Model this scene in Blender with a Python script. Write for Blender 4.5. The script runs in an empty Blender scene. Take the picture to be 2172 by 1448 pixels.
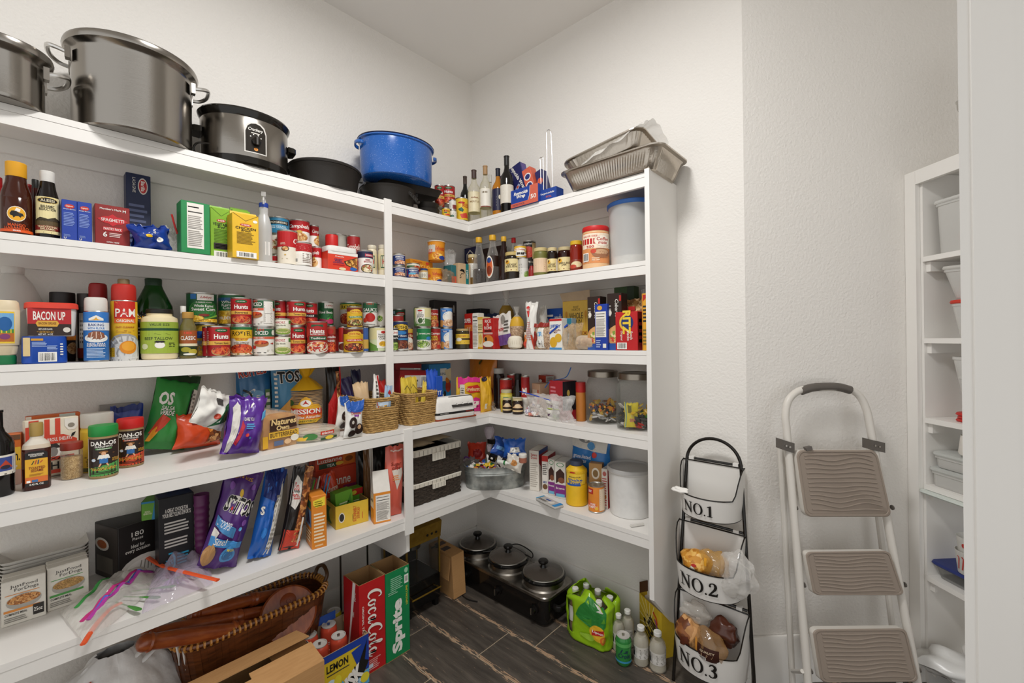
import bpy, math, random
from math import sin, cos, pi, radians, sqrt, atan, atan2, hypot
from mathutils import Vector, Matrix, noise
random.seed(7)
S = bpy.context.scene
COL = S.collection
# ------------------------------------------------------------------ camera, light, exposure
F, CX, CY, ROLL = 928.2, 1086.0, 718.5, -0.0125
CAM = (2.1, -1.948, 1.40)
YAW = radians(42.2)
cd = bpy.data.cameras.new('camera')
cam = bpy.data.objects.new('camera', cd)
COL.objects.link(cam)
cd.sensor_width = 36.0
cd.lens = F / 2172 * 36
cd.shift_y = -(724 - CY) / 2172
cd.clip_start = .02
cam.matrix_world = Matrix.Translation(CAM) @ Matrix.Rotation(YAW, 4, 'Z') @ Matrix.Rotation(pi / 2, 4, 'X') @ Matrix.Rotation(ROLL, 4, 'Z')
S.camera = cam
w = bpy.data.worlds.new('world'); S.world = w; w.use_nodes = True
w.node_tree.nodes['Background'].inputs[0].default_value = (1, 1, .99, 1)
w.node_tree.nodes['Background'].inputs[1].default_value = 1.2
def area(name, loc, size, power, color, rot=(0, 0, 0), shape='DISK'):
    l = bpy.data.lights.new(name, 'AREA'); l.energy = power; l.size = size; l.color = color; l.shape = shape
    o = bpy.data.objects.new(name, l); o.location = loc; o.rotation_euler = rot; COL.objects.link(o)
    return o
area('ceiling_lamp', (1.36, -1.36, 3.0), .40, 41, (1, .995, .985))
S.cycles.max_bounces = 14; S.cycles.diffuse_bounces = 8; S.cycles.transparent_max_bounces = 24
S.view_settings.view_transform = 'Standard'
S.view_settings.look = 'None'
S.view_settings.gamma = 1
S.view_settings.use_curve_mapping = False
S.view_settings.exposure = -0.24
# ------------------------------------------------------------------ measuring the photograph
AXX, AXY, RX, RY = -sin(YAW), cos(YAW), cos(YAW), sin(YAW)
def un(px, py):
    a, b, c, s = px - CX, py - CY, cos(ROLL), sin(ROLL)
    return (a * c + b * s) / F, (-a * s + b * c) / F
def proj(p):
    dx, dy = p[0] - CAM[0], p[1] - CAM[1]
    D = dx * AXX + dy * AXY
    a, b = F * (dx * RX + dy * RY) / D, -F * (p[2] - CAM[2]) / D
    return CX + a * cos(ROLL) - b * sin(ROLL), CY + a * sin(ROLL) + b * cos(ROLL)
def far(px, py, D):
    u, v = un(px, py)
    return Vector((CAM[0] + D * (AXX + u * RX), CAM[1] + D * (AXY + u * RY), CAM[2] - v * D))
def onz(px, py, z):
    u, v = un(px, py)
    return far(px, py, (CAM[2] - z) / v)
def onx(px, py, x):
    u, v = un(px, py)
    return far(px, py, (x - CAM[0]) / (AXX + u * RX))
def ony(px, py, y):
    u, v = un(px, py)
    return far(px, py, (y - CAM[1]) / (AXY + u * RY))
def zat(px, py, p):
    "height of the pixel seen at the plan position p"
    D = (p[0] - CAM[0]) * AXX + (p[1] - CAM[1]) * AXY
    u, v = un(px, py)
    return CAM[2] - v * D
Z = {1: 2.068, 2: 1.711, 3: 1.3454, 4: 1.0015, 5: .6018}
DU, DL, DB, DBL, WB = .2574, .4144, .2697, .2790, 1.3184
YP = -.793
CEIL = 3.06
ZT = {k: v + .0007 for k, v in Z.items()}
def plane(sh):
    if sh[0] == 'L': return 'x', (DU if sh[1] in '123' else DL), ZT[int(sh[1])]
    return 'y', -(DB if sh[1] in '123' else DBL), ZT[int(sh[1])]
def spot(px, sh, d, z=None):
    "plan position on a shelf seen at column px, d behind the shelf's front edge"
    ax, v, z0 = plane(sh)
    z = z0 if z is None else z
    py = CY
    for _ in range(5):
        p = onx(px, py, v - d) if ax == 'x' else ony(px, py, v + d)
        py = proj((p[0], p[1], z))[1]
    return Vector((p[0], p[1], z))
# ------------------------------------------------------------------ materials
def lin(h):
    r = []
    for i in (0, 2, 4):
        c = int(h[i:i + 2], 16) / 255
        r.append(c / 12.92 if c <= .04045 else ((c + .055) / 1.055) ** 2.4)
    return (*r, 1)
MATS = {}
def nodes(name):
    m = bpy.data.materials.new(name); m.use_nodes = True
    nt = m.node_tree; b = nt.nodes['Principled BSDF']
    return m, nt, b
def N(nt, t, **k):
    n = nt.nodes.new(t)
    for a, v in k.items():
        if a in n.inputs: n.inputs[a].default_value = v
        else: setattr(n, a, v)
    return n
def ramp(nt, fac, stops, interp='LINEAR'):
    r = N(nt, 'ShaderNodeValToRGB'); r.color_ramp.interpolation = interp
    e = r.color_ramp.elements
    while len(e) < len(stops): e.new(.5)
    for x, (p, c) in zip(e, stops): x.position = p; x.color = lin(c) if isinstance(c, str) else c
    nt.links.new(fac, r.inputs[0])
    return r.outputs[0]
def mat(spec):
    """'c81e20' paint/print; suffix letters: m brushed metal, g glossy, r rough, f foil wrapper, c clear film, t thin glass, p plastic milky
    '~a,b,c,scale' speckled food picture"""
    if not isinstance(spec, str): return spec
    if spec in MATS: return MATS[spec]
    if spec[0] == '~':
        cs = spec[1:].split(',')
        m, nt, b = nodes('speckle'); sc = float(cs.pop())
        tc = N(nt, 'ShaderNodeTexCoord')
        v = N(nt, 'ShaderNodeTexVoronoi', Scale=sc); v.inputs['Randomness'].default_value = 1
        nz = N(nt, 'ShaderNodeTexNoise', Scale=sc * .8, Detail=3.0)
        nt.links.new(tc.outputs['Object'], nz.inputs[0])
        mx = N(nt, 'ShaderNodeVectorMath', operation='SCALE'); mx.inputs[3].default_value = .02
        nt.links.new(nz.outputs['Color'], mx.inputs[0])
        ad = N(nt, 'ShaderNodeVectorMath', operation='ADD')
        nt.links.new(tc.outputs['Object'], ad.inputs[0]); nt.links.new(mx.outputs[0], ad.inputs[1])
        nt.links.new(ad.outputs[0], v.inputs['Vector'])
        sx = N(nt, 'ShaderNodeSeparateColor'); nt.links.new(v.outputs['Color'], sx.inputs[0])
        st = [(i / len(cs), c) for i, c in enumerate(cs)]
        nt.links.new(ramp(nt, sx.outputs[0], st, 'CONSTANT'), b.inputs['Base Color'])
        b.inputs['Roughness'].default_value = .45
        MATS[spec] = m
        return m
    c, k = spec[:6], spec[6:]
    m, nt, b = nodes('paint_' + spec)
    col = lin(c)
    b.inputs['Base Color'].default_value = col
    b.inputs['Roughness'].default_value = .45
    b.inputs['Specular IOR Level'].default_value = .4
    if k == 'm':
        b.inputs['Metallic'].default_value = 1; b.inputs['Roughness'].default_value = .3
    elif k == 'g': b.inputs['Roughness'].default_value = .12
    elif k == 'r': b.inputs['Roughness'].default_value = .8; b.inputs['Specular IOR Level'].default_value = .15
    elif k == 'f':
        b.inputs['Roughness'].default_value = .28; b.inputs['Specular IOR Level'].default_value = .5
        tc = N(nt, 'ShaderNodeTexCoord'); nz = N(nt, 'ShaderNodeTexNoise', Scale=30.0, Detail=3.0); bp = N(nt, 'ShaderNodeBump', Strength=.2, Distance=.006)
        nt.links.new(tc.outputs['Object'], nz.inputs[0]); nt.links.new(nz.outputs[0], bp.inputs['Height']); nt.links.new(bp.outputs[0], b.inputs['Normal'])
    elif k in ('c', 't', 'p'):
        op = {'c': (.72, .12), 't': (.93, .05), 'p': (.45, .3)}[k]
        tr = N(nt, 'ShaderNodeBsdfTransparent'); tr.inputs[0].default_value = (1, 1, 1, 1)
        mx = N(nt, 'ShaderNodeMixShader'); lw = N(nt, 'ShaderNodeLayerWeight', Blend=.35)
        mr = N(nt, 'ShaderNodeMapRange'); mr.inputs['To Min'].default_value = 1 - op[0]; mr.inputs['To Max'].default_value = min(1, 1.55 - op[0])
        b.inputs['Roughness'].default_value = op[1]; b.inputs['Specular IOR Level'].default_value = .8
        if k == 'c':
            tc = N(nt, 'ShaderNodeTexCoord'); nz = N(nt, 'ShaderNodeTexNoise', Scale=28.0, Detail=2.0); bp = N(nt, 'ShaderNodeBump', Strength=.8, Distance=.01)
            nt.links.new(tc.outputs['Object'], nz.inputs[0]); nt.links.new(nz.outputs[0], bp.inputs['Height']); nt.links.new(bp.outputs[0], b.inputs['Normal'])
        nt.links.new(lw.outputs['Facing'], mr.inputs[0]); nt.links.new(mr.outputs[0], mx.inputs[0])
        nt.links.new(tr.outputs[0], mx.inputs[1]); nt.links.new(b.outputs[0], mx.inputs[2])
        nt.links.new(mx.outputs[0], nt.nodes['Material Output'].inputs[0])
    else:
        tc = N(nt, 'ShaderNodeTexCoord'); nz = N(nt, 'ShaderNodeTexNoise', Scale=40.0, Detail=2.0)
        nt.links.new(tc.outputs['Object'], nz.inputs[0])
        d = tuple(x * .93 for x in col[:3]) + (1,)
        nt.links.new(ramp(nt, nz.outputs[0], [(.3, d), (.7, col)]), b.inputs['Base Color'])
    MATS[spec] = m
    return m
def bumped(name, c, rough, scale, strength, dist, stretch=(1, 1, 1), metal=0, c2=None, detail=4.0, spec=.3):
    if name in MATS: return MATS[name]
    m, nt, b = nodes(name)
    tc = N(nt, 'ShaderNodeTexCoord'); mp = N(nt, 'ShaderNodeMapping'); mp.inputs['Scale'].default_value = stretch
    nz = N(nt, 'ShaderNodeTexNoise', Scale=scale, Detail=detail); bp = N(nt, 'ShaderNodeBump', Strength=strength, Distance=dist)
    nt.links.new(tc.outputs['Object'], mp.inputs[0]); nt.links.new(mp.outputs[0], nz.inputs[0]); nt.links.new(nz.outputs[0], bp.inputs['Height'])
    nt.links.new(bp.outputs[0], b.inputs['Normal'])
    if c2: nt.links.new(ramp(nt, nz.outputs[0], [(.35, c), (.65, c2)]), b.inputs['Base Color'])
    else: b.inputs['Base Color'].default_value = lin(c)
    b.inputs['Roughness'].default_value = rough; b.inputs['Metallic'].default_value = metal; b.inputs['Specular IOR Level'].default_value = spec
    MATS[name] = m
    return m
# ------------------------------------------------------------------ mesh building
class MB:
    def __init__(s): s.v = []; s.f = []; s.m = []; s.mats = []
    def mi(s, m):
        m = mat(m)
        if m not in s.mats: s.mats.append(m)
        return s.mats.index(m)
    def add(s, vs, fs, m):
        o = len(s.v); i = s.mi(m)
        s.v += [tuple(v) for v in vs]
        for f in fs: s.f.append([o + k for k in f]); s.m.append(i)
        return s
    def loft(s, rings, m, cap0=True, cap1=True, closed=True):
        n = len(rings[0]); o = len(s.v)
        for r in rings: s.v += [tuple(p) for p in r]
        for k in range(len(rings) - 1):
            i = s.mi(m[k] if isinstance(m, (list, tuple)) else m)
            for j in range(n if closed else n - 1):
                a, b = o + k * n + j, o + k * n + (j + 1) % n
                s.f.append([a, b, b + n, a + n]); s.m.append(i)
        if cap0: s.f.append([o + j for j in range(n)][::-1]); s.m.append(s.mi(m[0] if isinstance(m, (list, tuple)) else m))
        if cap1: s.f.append([o + (len(rings) - 1) * n + j for j in range(n)]); s.m.append(s.mi(m[-1] if isinstance(m, (list, tuple)) else m))
        return s
    def lathe(s, prof, m, n=24, c=(0, 0), cap0=True, cap1=True, sx=1, sy=1):
        return s.loft([[(c[0] + r * sx * cos(2 * pi * j / n), c[1] + r * sy * sin(2 * pi * j / n), z) for j in range(n)] for r, z in prof], m, cap0, cap1)
    def box(s, x0, x1, y0, y1, z0, z1, m, mx=None):
        vs = [Vector((x, y, z)) for z in (z0, z1) for y in (y0, y1) for x in (x0, x1)]
        if mx is not None: vs = [mx @ v for v in vs]
        return s.add(vs, [(0, 2, 3, 1), (4, 5, 7, 6), (0, 1, 5, 4), (2, 6, 7, 3), (0, 4, 6, 2), (1, 3, 7, 5)], m)
    def tube(s, pts, r, m, n=8, closed=False, flat=1):
        pts = [Vector(p) for p in pts]; rings = []
        up = Vector((0, 0, 1)); L = len(pts); prev = None
        for i, p in enumerate(pts):
            t = (pts[(i + 1) % L] - pts[i - 1]) if (closed or 0 < i < L - 1) else (pts[1] - pts[0] if i == 0 else pts[-1] - pts[-2])
            t.normalize()
            if prev is None:
                a = t.cross(up if abs(t.z) < .95 else Vector((1, 0, 0))).normalized()
            else:
                a = (prev - t * prev.dot(t)).normalized()
            prev = a; b = t.cross(a)
            rr = r[i] if isinstance(r, (list, tuple)) else r
            rings.append([p + (a * cos(2 * pi * j / n) + b * sin(2 * pi * j / n) * flat) * rr for j in range(n)])
        if closed: rings.append(rings[0])
        return s.loft(rings, m, not closed, not closed)
    def prism(s, outline, y0, y1, m, axis='y'):
        "outline in x,z pushed along y (or x,y pushed along z)"
        n = len(outline)
        if axis == 'y': r = [[(a, y, b) for a, b in outline] for y in (y0, y1)]
        elif axis == 'x': r = [[(y, a, b) for a, b in outline] for y in (y0, y1)]
        else: r = [[(a, b, y) for a, b in outline] for y in (y0, y1)]
        return s.loft(r, m)
    def build(s, name, parent=None, smooth=35):
        me = bpy.data.meshes.new(name)
        me.from_pydata(s.v, [], s.f)
        for m in s.mats: me.materials.append(m)
        me.polygons.foreach_set('material_index', s.m)
        me.validate(); me.update()
        if smooth:
            me.shade_smooth(); me.set_sharp_from_angle(angle=radians(smooth))
        o = bpy.data.objects.new(name, me)
        COL.objects.link(o)
        if parent: o.parent = parent
        return o
def rr(w, d, r, z, n=5, c=(0, 0)):
    "rounded rectangle ring"
    r = min(r, w / 2 * .999, d / 2 * .999); R = []
    for qx, qy, a0 in ((1, 1, 0), (-1, 1, pi / 2), (-1, -1, pi), (1, -1, 1.5 * pi)):
        for k in range(n):
            a = a0 + pi / 2 * k / (n - 1)
            R.append((c[0] + qx * (w / 2 - r) + r * cos(a), c[1] + qy * (d / 2 - r) + r * sin(a), z))
    return R
def tag(o, label, cat, group=None):
    o['label'] = label; o['category'] = cat
    if group: o['group'] = group
    return o
def struct(o): o['kind'] = 'structure'; return o
def empty(name, loc, rz=0, label=None, cat=None, group=None):
    o = bpy.data.objects.new(name, None); COL.objects.link(o); o.location = loc; o.rotation_euler = (0, 0, rz); o.empty_display_size = .05
    if label: tag(o, label, cat, group)
    return o
def copy_tree(o, parent=None):
    c = o.copy(); COL.objects.link(c)
    if parent: c.parent = parent
    for ch in o.children: copy_tree(ch, c)
    return c
def bez(pts, n=8):
    "smooth path through points (Catmull-Rom)"
    P = [Vector(p) for p in pts]; out = []
    for i in range(len(P) - 1):
        a, b, c, d = P[max(i - 1, 0)], P[i], P[i + 1], P[min(i + 2, len(P) - 1)]
        for k in range(n):
            t = k / n
            out.append(.5 * ((2 * b) + (c - a) * t + (2 * a - 5 * b + 4 * c - d) * t * t + (3 * b - a - 3 * c + d) * t ** 3))
    return out + [P[-1]]
# ------------------------------------------------------------------ printing on surfaces
GL = {}
def glyphs(t, bold=0, shear=0):
    k = (t, bold, shear)
    if k not in GL:
        cu = bpy.data.curves.new('lettering', 'FONT'); cu.body = t; cu.resolution_u = 2; cu.offset = bold; cu.shear = shear; cu.fill_mode = 'FRONT'
        cu.space_line = .8; cu.align_x = 'CENTER'
        o = bpy.data.objects.new('lettering', cu)
        me = bpy.data.meshes.new_from_object(o)
        vs = [(v.co.x, v.co.y) for v in me.vertices]; fs = [list(p.vertices) for p in me.polygons]
        bpy.data.objects.remove(o); bpy.data.meshes.remove(me); bpy.data.curves.remove(cu)
        x0 = min(v[0] for v in vs); x1 = max(v[0] for v in vs); y0 = min(v[1] for v in vs); y1 = max(v[1] for v in vs)
        GL[k] = ([((x - x0) / (x1 - x0), (y - y0) / (y1 - y0)) for x, y in vs], fs, (x1 - x0) / (y1 - y0))
    return GL[k]
class Print:
    "flat print laid on a surface; fn(x, y, lift) maps metres on the label to local space; W, H size in metres"
    def __init__(s, fn, W, H): s.fn = fn; s.W = W; s.H = H; s.mb = MB(); s.n = 0
    def lift(s): s.n += 1; return .00035 + .00016 * s.n
    def put(s, vs, fs, m): l = s.lift(); s.mb.add([s.fn(x, y, l) for x, y in vs], fs, m)
    def rect(s, u0, v0, u1, v1, m, nu=None, nv=None):
        W, H = s.W, s.H
        nu = nu or (max(1, int(abs(u1 - u0) * 12)) if getattr(s, 'bent', 1) else 1); nv = nv or (max(1, int(abs(v1 - v0) * 12)) if getattr(s, 'curvy', 0) else 1)
        vs = [((u0 + (u1 - u0) * i / nu) * W, (v0 + (v1 - v0) * j / nv) * H) for j in range(nv + 1) for i in range(nu + 1)]
        fs = [(j * (nu + 1) + i, j * (nu + 1) + i + 1, (j + 1) * (nu + 1) + i + 1, (j + 1) * (nu + 1) + i) for j in range(nv) for i in range(nu)]
        s.put(vs, fs, m); return s
    def ell(s, cu, cv, ru, rv, m, n=18, rot=0):
        cx, cy, rx, ry = cu * s.W, cv * s.H, ru * s.W, rv * s.H; vs = [(cx, cy)]; fs = []
        K = 3
        for k in range(1, K + 1):
            for j in range(n):
                x, y = rx * k / K * cos(2 * pi * j / n), ry * k / K * sin(2 * pi * j / n)
                vs.append((cx + x * cos(rot) - y * sin(rot), cy + x * sin(rot) + y * cos(rot)))
        for j in range(n):
            fs.append((0, 1 + j, 1 + (j + 1) % n))
            for k in range(K - 1):
                a, b = 1 + k * n + j, 1 + k * n + (j + 1) % n
                fs.append((a, a + n, b + n, b))
        s.put(vs, fs, m); return s
    def poly(s, pts, m):
        P = []
        for i, p in enumerate(pts):
            q = pts[(i + 1) % len(pts)]; k = max(1, int(hypot(q[0] - p[0], q[1] - p[1]) / .09)) if getattr(s, 'bent', 1) else 1
            P += [(p[0] + (q[0] - p[0]) * j / k, p[1] + (q[1] - p[1]) * j / k) for j in range(k)]
        cx = sum(p[0] for p in pts) / len(pts); cy = sum(p[1] for p in pts) / len(pts); n = len(P)
        K = (.25, .5, .75, 1) if getattr(s, 'bent', 1) else (1,)
        vs = [(cx * s.W, cy * s.H)] + [((cx + (p[0] - cx) * k) * s.W, (cy + (p[1] - cy) * k) * s.H) for k in K for p in P]
        fs = [(0, 1 + j, 1 + (j + 1) % n) for j in range(n)] + [(1 + r_ * n + j, 1 + (r_ + 1) * n + j, 1 + (r_ + 1) * n + (j + 1) % n, 1 + r_ * n + (j + 1) % n) for r_ in range(len(K) - 1) for j in range(n)]
        s.put(vs, fs, m); return s
    def strip(s, pts, wd, m):
        "line of width wd (metres or list) through uv points"
        P = [Vector((a * s.W, b * s.H)) for a, b in pts]; vs = []; n = len(P)
        for i, p in enumerate(P):
            t = (P[min(i + 1, n - 1)] - P[max(i - 1, 0)]).normalized(); q = Vector((-t.y, t.x)) * (wd[i] if isinstance(wd, list) else wd) / 2
            vs += [tuple(p + q), tuple(p - q)]
        s.put(vs, [(2 * i, 2 * i + 1, 2 * i + 3, 2 * i + 2) for i in range(n - 1)], m); return s
    def text(s, t, cu, cv, h, m, w=None, rot=0, bold=.015, shear=0):
        "h, w as fractions of label height and width (of width and height when turned)"
        g, fs, asp = glyphs(t, bold, shear)
        turned = abs(rot) == 90
        hh = h * (s.W if turned else s.H); ww = asp * hh
        if w: ww = w * (s.H if turned else s.W)
        c, q = cos(radians(rot)), sin(radians(rot)); cx, cy = cu * s.W, cv * s.H
        vs = [(cx + (x - .5) * ww * c - (y - .5) * hh * q, cy + (x - .5) * ww * q + (y - .5) * hh * c) for x, y in g]
        s.put(vs, fs, m); return s
    def lines(s, u0, v0, u1, v1, n, m='5a5650', gap=.5, rag=.25):
        rnd = random.Random(int(u0 * 997 + v0 * 131 + n)); h = (v1 - v0) / n
        for i in range(n):
            b = v0 + i * h
            s.n -= 1
            s.rect(u0, b, u1 - (u1 - u0) * rag * rnd.random(), b + h * gap, m, nu=max(1, int((u1 - u0) * 5)))
        s.n += 1; return s
    def bars(s, u0, v0, u1, v1):
        s.rect(u0, v0, u1, v1, 'f2efe8'); rnd = random.Random(3); x = u0 + (u1 - u0) * .08
        while x < u1 - (u1 - u0) * .1:
            w_ = (u1 - u0) * rnd.uniform(.015, .05); s.n -= 1
            s.rect(x, v0 + (v1 - v0) * .12, x + w_, v1 - (v1 - v0) * .1, '1c1a18', nu=1); x += w_ + (u1 - u0) * rnd.uniform(.015, .05)
        s.n += 1; return s
    def build(s, parent, name='label'):
        return s.mb.build(name, parent, smooth=0) if s.mb.v else None
def flatfn(o, U, V, Nn):
    o, U, V, Nn = Vector(o), Vector(U), Vector(V), Vector(Nn)
    return lambda x, y, l: o + U * x + V * y + Nn * l
def faceprint(w, d, h, side='front', z0=0):
    q = faceprint0(w, d, h, side, z0); q.bent = 0; return q
def faceprint0(w, d, h, side, z0):
    "print on a face of a box centred on x,y, standing on z0"
    if side == 'front': return Print(flatfn((-w / 2, -d / 2, z0), (1, 0, 0), (0, 0, 1), (0, -1, 0)), w, h)
    if side == 'left': return Print(flatfn((-w / 2, d / 2, z0), (0, -1, 0), (0, 0, 1), (-1, 0, 0)), d, h)
    if side == 'right': return Print(flatfn((w / 2, -d / 2, z0), (0, 1, 0), (0, 0, 1), (1, 0, 0)), d, h)
    return Print(flatfn((-w / 2, -d / 2, z0 + h), (1, 0, 0), (0, 1, 0), (0, 0, 1)), w, d)
SPAN = radians(170)
def cylprint(R, z0, h, span=SPAN, sx=1, sy=1):
    "label wrapped on a cylinder, u=.5 faces local -y"
    return Print(lambda x, y, l: Vector(((R + l) * sx * sin(x / R - span / 2), -(R + l) * sy * cos(x / R - span / 2), z0 + y)), R * span, h)
# ------------------------------------------------------------------ room
WALL = bumped('wall_plaster', 'e3dfd9', .75, 95, .55, .004, detail=3.0)
PAINT = bumped('white_trim_paint', 'e4e1dc', .38, 60, .05, .001)
CEILM = bumped('ceiling_paint', 'eeebe6', .85, 60, .1, .002)
GROUT = bumped('grout', 'a3917a', .9, 120, .3, .002, c2='b9a78f')
def tile_mat():
    m, nt, b = nodes('slate_plank')
    tc = N(nt, 'ShaderNodeTexCoord'); mp = N(nt, 'ShaderNodeMapping'); mp.inputs['Scale'].default_value = (1, 7, 1)
    n1 = N(nt, 'ShaderNodeTexNoise', Scale=5.0, Detail=6.0); n2 = N(nt, 'ShaderNodeTexNoise', Scale=26.0, Detail=5.0)
    oi = N(nt, 'ShaderNodeObjectInfo'); ad = N(nt, 'ShaderNodeVectorMath', operation='ADD'); ge = N(nt, 'ShaderNodeNewGeometry')
    nt.links.new(ge.outputs['Position'], mp.inputs[0]); nt.links.new(oi.outputs['Random'], ad.inputs[1]); nt.links.new(mp.outputs[0], ad.inputs[0])
    nt.links.new(ad.outputs[0], n1.inputs[0]); nt.links.new(ad.outputs[0], n2.inputs[0])
    base = ramp(nt, n1.outputs[0], [(.3, '3a342f'), (.55, '4f4841'), (.8, '665d54')])
    mx = N(nt, 'ShaderNodeMix', data_type='RGBA'); mx.inputs['B'].default_value = lin('b99778')
    gx = N(nt, 'ShaderNodeSeparateXYZ'); nt.links.new(tc.outputs['Generated'], gx.inputs[0])
    ed = N(nt, 'ShaderNodeMath', operation='SUBTRACT'); ed.inputs[1].default_value = .5; nt.links.new(gx.outputs[1], ed.inputs[0])
    ab = N(nt, 'ShaderNodeMath', operation='ABSOLUTE'); nt.links.new(ed.outputs[0], ab.inputs[0])
    eg = ramp(nt, ab.outputs[0], [(.40, (0, 0, 0, 1)), (.5, (.24, .24, .24, 1))])
    ns = N(nt, 'ShaderNodeMath', operation='ADD'); nt.links.new(n2.outputs[0], ns.inputs[0]); nt.links.new(eg, ns.inputs[1])
    wear = ramp(nt, ns.outputs[0], [(.68, (0, 0, 0, 1)), (.74, (1, 1, 1, 1))])
    sc = N(nt, 'ShaderNodeMath', operation='MULTIPLY'); sc.inputs[1].default_value = .8
    nt.links.new(wear, sc.inputs[0]); nt.links.new(sc.outputs[0], mx.inputs['Factor']); nt.links.new(base, mx.inputs['A'])
    nt.links.new(mx.outputs['Result'], b.inputs['Base Color'])
    bp = N(nt, 'ShaderNodeBump', Strength=.4, Distance=.003); nt.links.new(n2.outputs[0], bp.inputs['Height']); nt.links.new(bp.outputs[0], b.inputs['Normal'])
    b.inputs['Roughness'].default_value = .5
    return m
TILE = tile_mat()
K = 1.611                                       # the outside corner of the back wall, where the angled wall starts
def wall(name, pts, z0=0, z1=CEIL, t=.12, m=WALL):
    "wall slab along plan points a->b, thickened to the left of the direction"
    (ax, ay), (bx, by) = pts
    d = Vector((bx - ax, by - ay)).normalized(); n = Vector((-d.y, d.x)) * t
    mb = MB(); o = [(ax, ay), (bx, by), (bx + n.x, by + n.y), (ax + n.x, ay + n.y)]
    return struct(mb.prism(o, z0, z1, m, 'z').build(name))
wall('wall_left', ((0, -3.4), (0, 0)))
wall('wall_back', ((-.12, 0), (K, 0)))
Q = Vector((2.105, .494))                       # where the angled wall meets the right-hand shelves
wall('wall_angled', ((K, 0), (K + 1.2, 1.2)))
wall('wall_right', ((K + 1.2, 1.2), (4.2, -.25)))
struct(MB().box(-.2, 4.6, -3.6, 1.4, CEIL, CEIL + .1, CEILM).build('ceiling'))
fl = struct(MB().box(-.2, 4.6, -3.6, 1.4, -.06, -.004, GROUT).build('floor'))
ys = sorted([onz(971, 1271, 0).y, onz(874.6, 1293, 0).y, onz(855, 1387, 0).y, onz(1167, 1310, 0).y], reverse=True)
pitch = (ys[0] - ys[3]) / 3
cuts = {0: [onz(1162, 1347, 0).x], 1: [onz(1048, 1363, 0).x], 2: [onz(893, 1333, 0).x], 3: [onz(912, 1438, 0).x]}
for r in range(-7, 12):
    y1 = ys[0] - pitch * r; y0 = y1 - pitch
    L = pitch * 4.6
    x = (cuts[r][0] if r in cuts else (r * .41) % L) % L - L
    while x < 4.5:
        a, b = max(x, -.05) + .003, min(x + L, 4.5) - .003
        ym = (y0 + y1) / 2
        if b - a > .05 and y0 < 1.3 and y1 > -2.6:
            cx, cy = (a + b) / 2, ym; hw, hh = (b - a) / 2, pitch / 2 - .0028
            mb = MB().loft([rr(2 * hw, 2 * hh, .004, -.012, 2), rr(2 * hw, 2 * hh, .004, -.0025, 2), rr(2 * hw - .004, 2 * hh - .004, .004, 0, 2)], TILE)
            o = mb.build('floor_tile', fl, smooth=0); o.location = (cx, cy, 0)
        x += L
BBH = .187
def baseboard(name, a, b):
    d = Vector((b[0] - a[0], b[1] - a[1])).normalized(); n = Vector((d.y, -d.x)); mb = MB()
    prof = [(0, 0), (.016, 0), (.016, BBH - .012), (.010, BBH), (0, BBH)]
    mb.loft([[(p[0] + n.x * u, p[1] + n.y * u, v) for u, v in prof] for p in (a, b)], PAINT)
    return struct(mb.build(name))
baseboard('baseboard_left', (0, -3.4), (0, 0)); baseboard('baseboard_back', (0, 0), (K + .006, 0)); baseboard('baseboard_angled', (K + .004, 0), (Q.x, Q.y))
# the door jamb beside the camera
J = far(2039, 724, .74); JD = Vector((RX, RY)); JN = Vector((-AXX, -AXY))
mb = MB().prism([(J.x + JD.x * a + JN.x * b, J.y + JD.y * a + JN.y * b) for a, b in ((0, 0), (.0185, 0), (.0195, .003), (.093, .003), (.095, .0), (.30, 0), (.30, -.05), (.06, -.05))][::-1], 0, 2.6, PAINT, 'z')
struct(mb.build('trim_1'))
# ------------------------------------------------------------------ built-in shelving, left and back walls
un1 = empty('shelving_unit', (0, 0, 0), 0, 'white painted built-in corner shelving of five tiers along left and back walls', 'shelving')
TH, FT = .019, .0565
YE = -2.7
for i, z in Z.items():
    d, db = (DU, DB) if i < 4 else (DL, DBL)
    MB().box(0.001, d, YE, -.001, z - TH, z, PAINT).build('shelf', un1, 0)
    MB().box(d + .0005, WB - .0005, -db, -.001, z - TH, z, PAINT).build('shelf', un1, 0)
    MB().box(d - .018, d - .0014, YE, -db + .018, z - FT, z - TH - .0006, PAINT).build('shelf_fascia', un1, 0)
    MB().box(d - .0012, WB - .0005, -db + .0014, -db + .018, z - FT, z - TH - .0006, PAINT).build('shelf_fascia', un1, 0)
    MB().box(0.0005, .018, YE, -.001, z - TH - .048, z - TH - .0005, PAINT).build('cleat', un1, 0)
    MB().box(.0185, WB - .0005, -.018, -.0005, z - TH - .048, z - TH - .0005, PAINT).build('cleat', un1, 0)
# end panel with its slanted foot
f0 = zat(1378, 1267.6, (WB, -DB)); b0 = zat(1423.5, 1321.8, (WB + .02, -.083))
MB().prism([(-DBL - .003, f0), (-.085, b0), (-.0005, b0), (-.0005, Z[1] + .008), (-DBL - .003, Z[1] + .008)], WB, WB + .02, PAINT, 'x').build('end_panel', un1, 0)
fd = zat(857, 1173, (DL, YP))
MB().prism([(.0185, fd - .045), (.33, fd - .045), (DL - .02, fd), (DL - .02, Z[5] - FT - .001), (.0185, Z[5] - FT - .001)], YP - .009, YP + .009, PAINT, 'x').build('divider_panel', un1, 0)
for o in un1.children:
    if o.name.startswith('divider'):        # prism(axis x) pushes along x: turn so that the panel stands across the shelf
        for v in o.data.vertices: v.co = (v.co.y, v.co.x, v.co.z)
        o.data.flip_normals()
def edge(px, x, z): return onx(px, proj((x, YP, z))[1], x).y
pu0, pu1 = edge(815, DU, 1.9), edge(830, DU, 1.9)
pl0, pl1 = edge(857, DL, .8), edge(875, DL, .8)
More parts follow.
